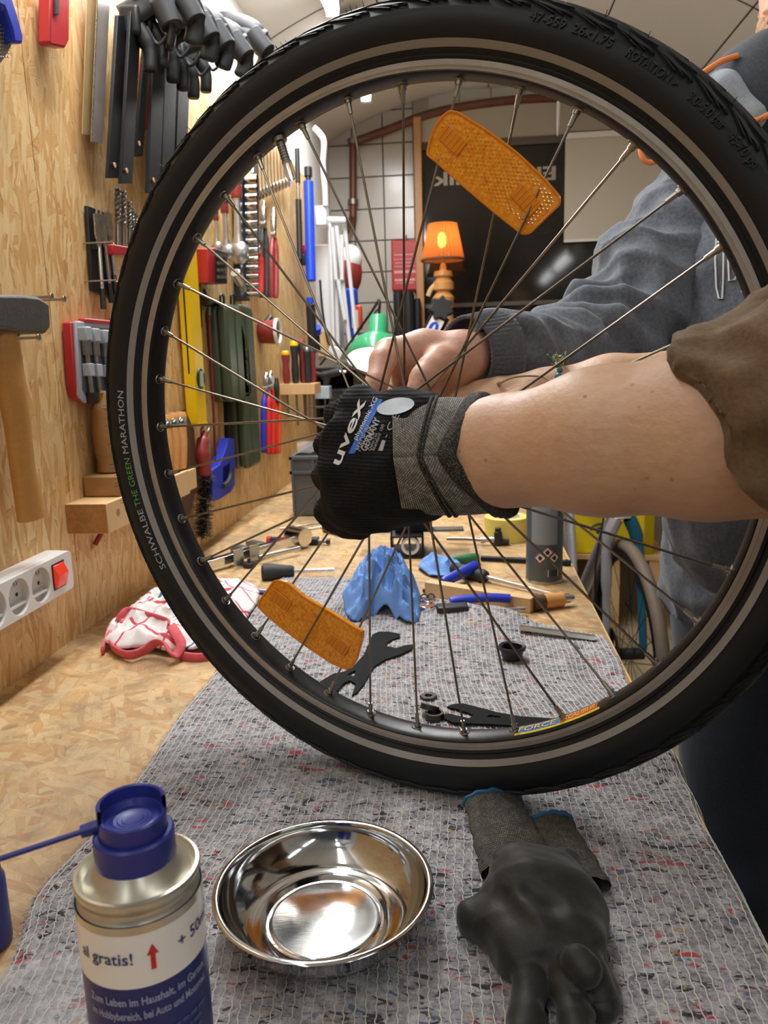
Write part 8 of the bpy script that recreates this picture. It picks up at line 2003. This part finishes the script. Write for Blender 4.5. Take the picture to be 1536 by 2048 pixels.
mb = MB(); mb.tube(smooth_path([ht + Rw2 @ Vector((-0.02, 0.06, -0.21)), ht + Rw2 @ Vector((-0.06, 0.07, -0.10)), ht + Rw2 @ Vector((0.0, 0.06, 0)), ht + Rw2 @ Vector((-0.06, 0.07, 0.10)), ht + Rw2 @ Vector((-0.02, 0.06, 0.21))], 5), 0.013, 10); part('handlebar', mb, M_BLACKM, bk)
mb = MB(); mb.box(cw_ + Rw2 @ Vector((0.06, 0.03, -0.045)), (0.03, 0.06, 0.05), Rw2); part('brake_calliper', mb, M_BLACKP, bk, bevel=0.005)
mb = MB(); mb.tube(smooth_path([crown + Rw2 @ Vector((0.03, 0.1, -0.03)), cw_ + Rw2 @ Vector((0.07, 0.25, -0.075)), cw_ + Rw2 @ Vector((0.07, 0.06, -0.06))], 6), 0.003, 6); part('brake_hose', mb, M_BLACKP, bk)
mb = MB(); mb.box(st + Rw2 @ Vector((0.06, 0.19, 0)), (0.27, 0.045, 0.13), Rw2); part('saddle', mb, M_BLACKP, bk, bevel=0.018, seg=3)
# yellow bottle crate on a pallet
o = YP(1240, 1100, 3.0); o = Vector((YP(1209, 1108, 3.66).x, 3.66, YP(1209, 1108, 3.66).z))
t = thing('bottle_crate', 'yellow plastic bottle crate standing on a wooden pallet', 'crate', o, RZ(-4))
w, h, dp = 0.44, 0.34, 0.26
mb = MB()
for lo, hi in (((-w / 2, 0, 0), (w / 2, 0.012, h * 0.62)), ((-w / 2, 0, h * 0.86), (w / 2, 0.012, h)), ((-w / 2, 0, 0), (-w / 2 + 0.05, 0.012, h)), ((w / 2 - 0.05, 0, 0), (w / 2, 0.012, h)), ((-w / 2, 0, 0), (-w / 2 + 0.012, dp, h)), ((w / 2 - 0.012, 0, 0), (w / 2, dp, h)), ((-w / 2, dp - 0.012, 0), (w / 2, dp, h)), ((-w / 2, 0, 0), (w / 2, dp, 0.01))): mb.box2(lo, hi)
part('shell', mb, M_YELC, t, bevel=0.004)
mb = MB(); mb.prism([(0.085 * cos(pi * k / 14), h * 0.60 + 0.055 * sin(pi * k / 14)) for k in range(15)], -0.002, 0.010, R=Matrix(((1, 0, 0), (0, 0, 1), (0, 1, 0)))); part('handle_arch', mb, M_YELC, t)
def ct(x, y, z): return Vector((x, -0.0035, y))
text_part('MATE', 0.06, lambda x, y, z: ct(-0.03 + x, 0.03 + y, z), 'lettering', M_PRINTK, t, width=0.13, bold=0.002)
mb = MB(); mb.tube([ct(0.045 * cos(pi * k / 10) - 0.02, 0.115 + 0.03 * sin(pi * k / 10), 0) for k in range(11)], 0.004, 6); mb.ball(ct(-0.02, 0.112, 0), (0.022, 0.004, 0.018), 12, 8); part('emblem', mb, M_PRINTN, t)
for k in range(4):
    mb = MB(); x = -0.12 + k * 0.08; mb.lathe([(0.030, 0.011), (0.030, 0.17), (0.014, 0.22), (0.013, 0.262), (0, 0.264)], 16, (x, 0.07, 0)); part('bottle', mb, pm('brown_glass', '#4a3a22', 0.15, 0, 0.1, 20), t)
pl = thing('pallet', 'raw wooden pallet under the yellow crate', 'pallet', o + Vector((0, 0.05, -0.0)), RZ(-4))
zf = o.z
for k in range(3): mb = MB(); mb.box2((-0.24, -0.07 + k * 0.12, -0.022), (0.28, 0.02 + k * 0.12, -0.0005)); part('deck_board', mb, M_PINE, pl)
for k, x in enumerate((-0.20, 0.04, 0.24)): mb = MB(); mb.box2((x - 0.035, -0.06, -zf + 0.001), (x + 0.035, 0.26, -0.022)); part('bearer', mb, M_PINE, pl)
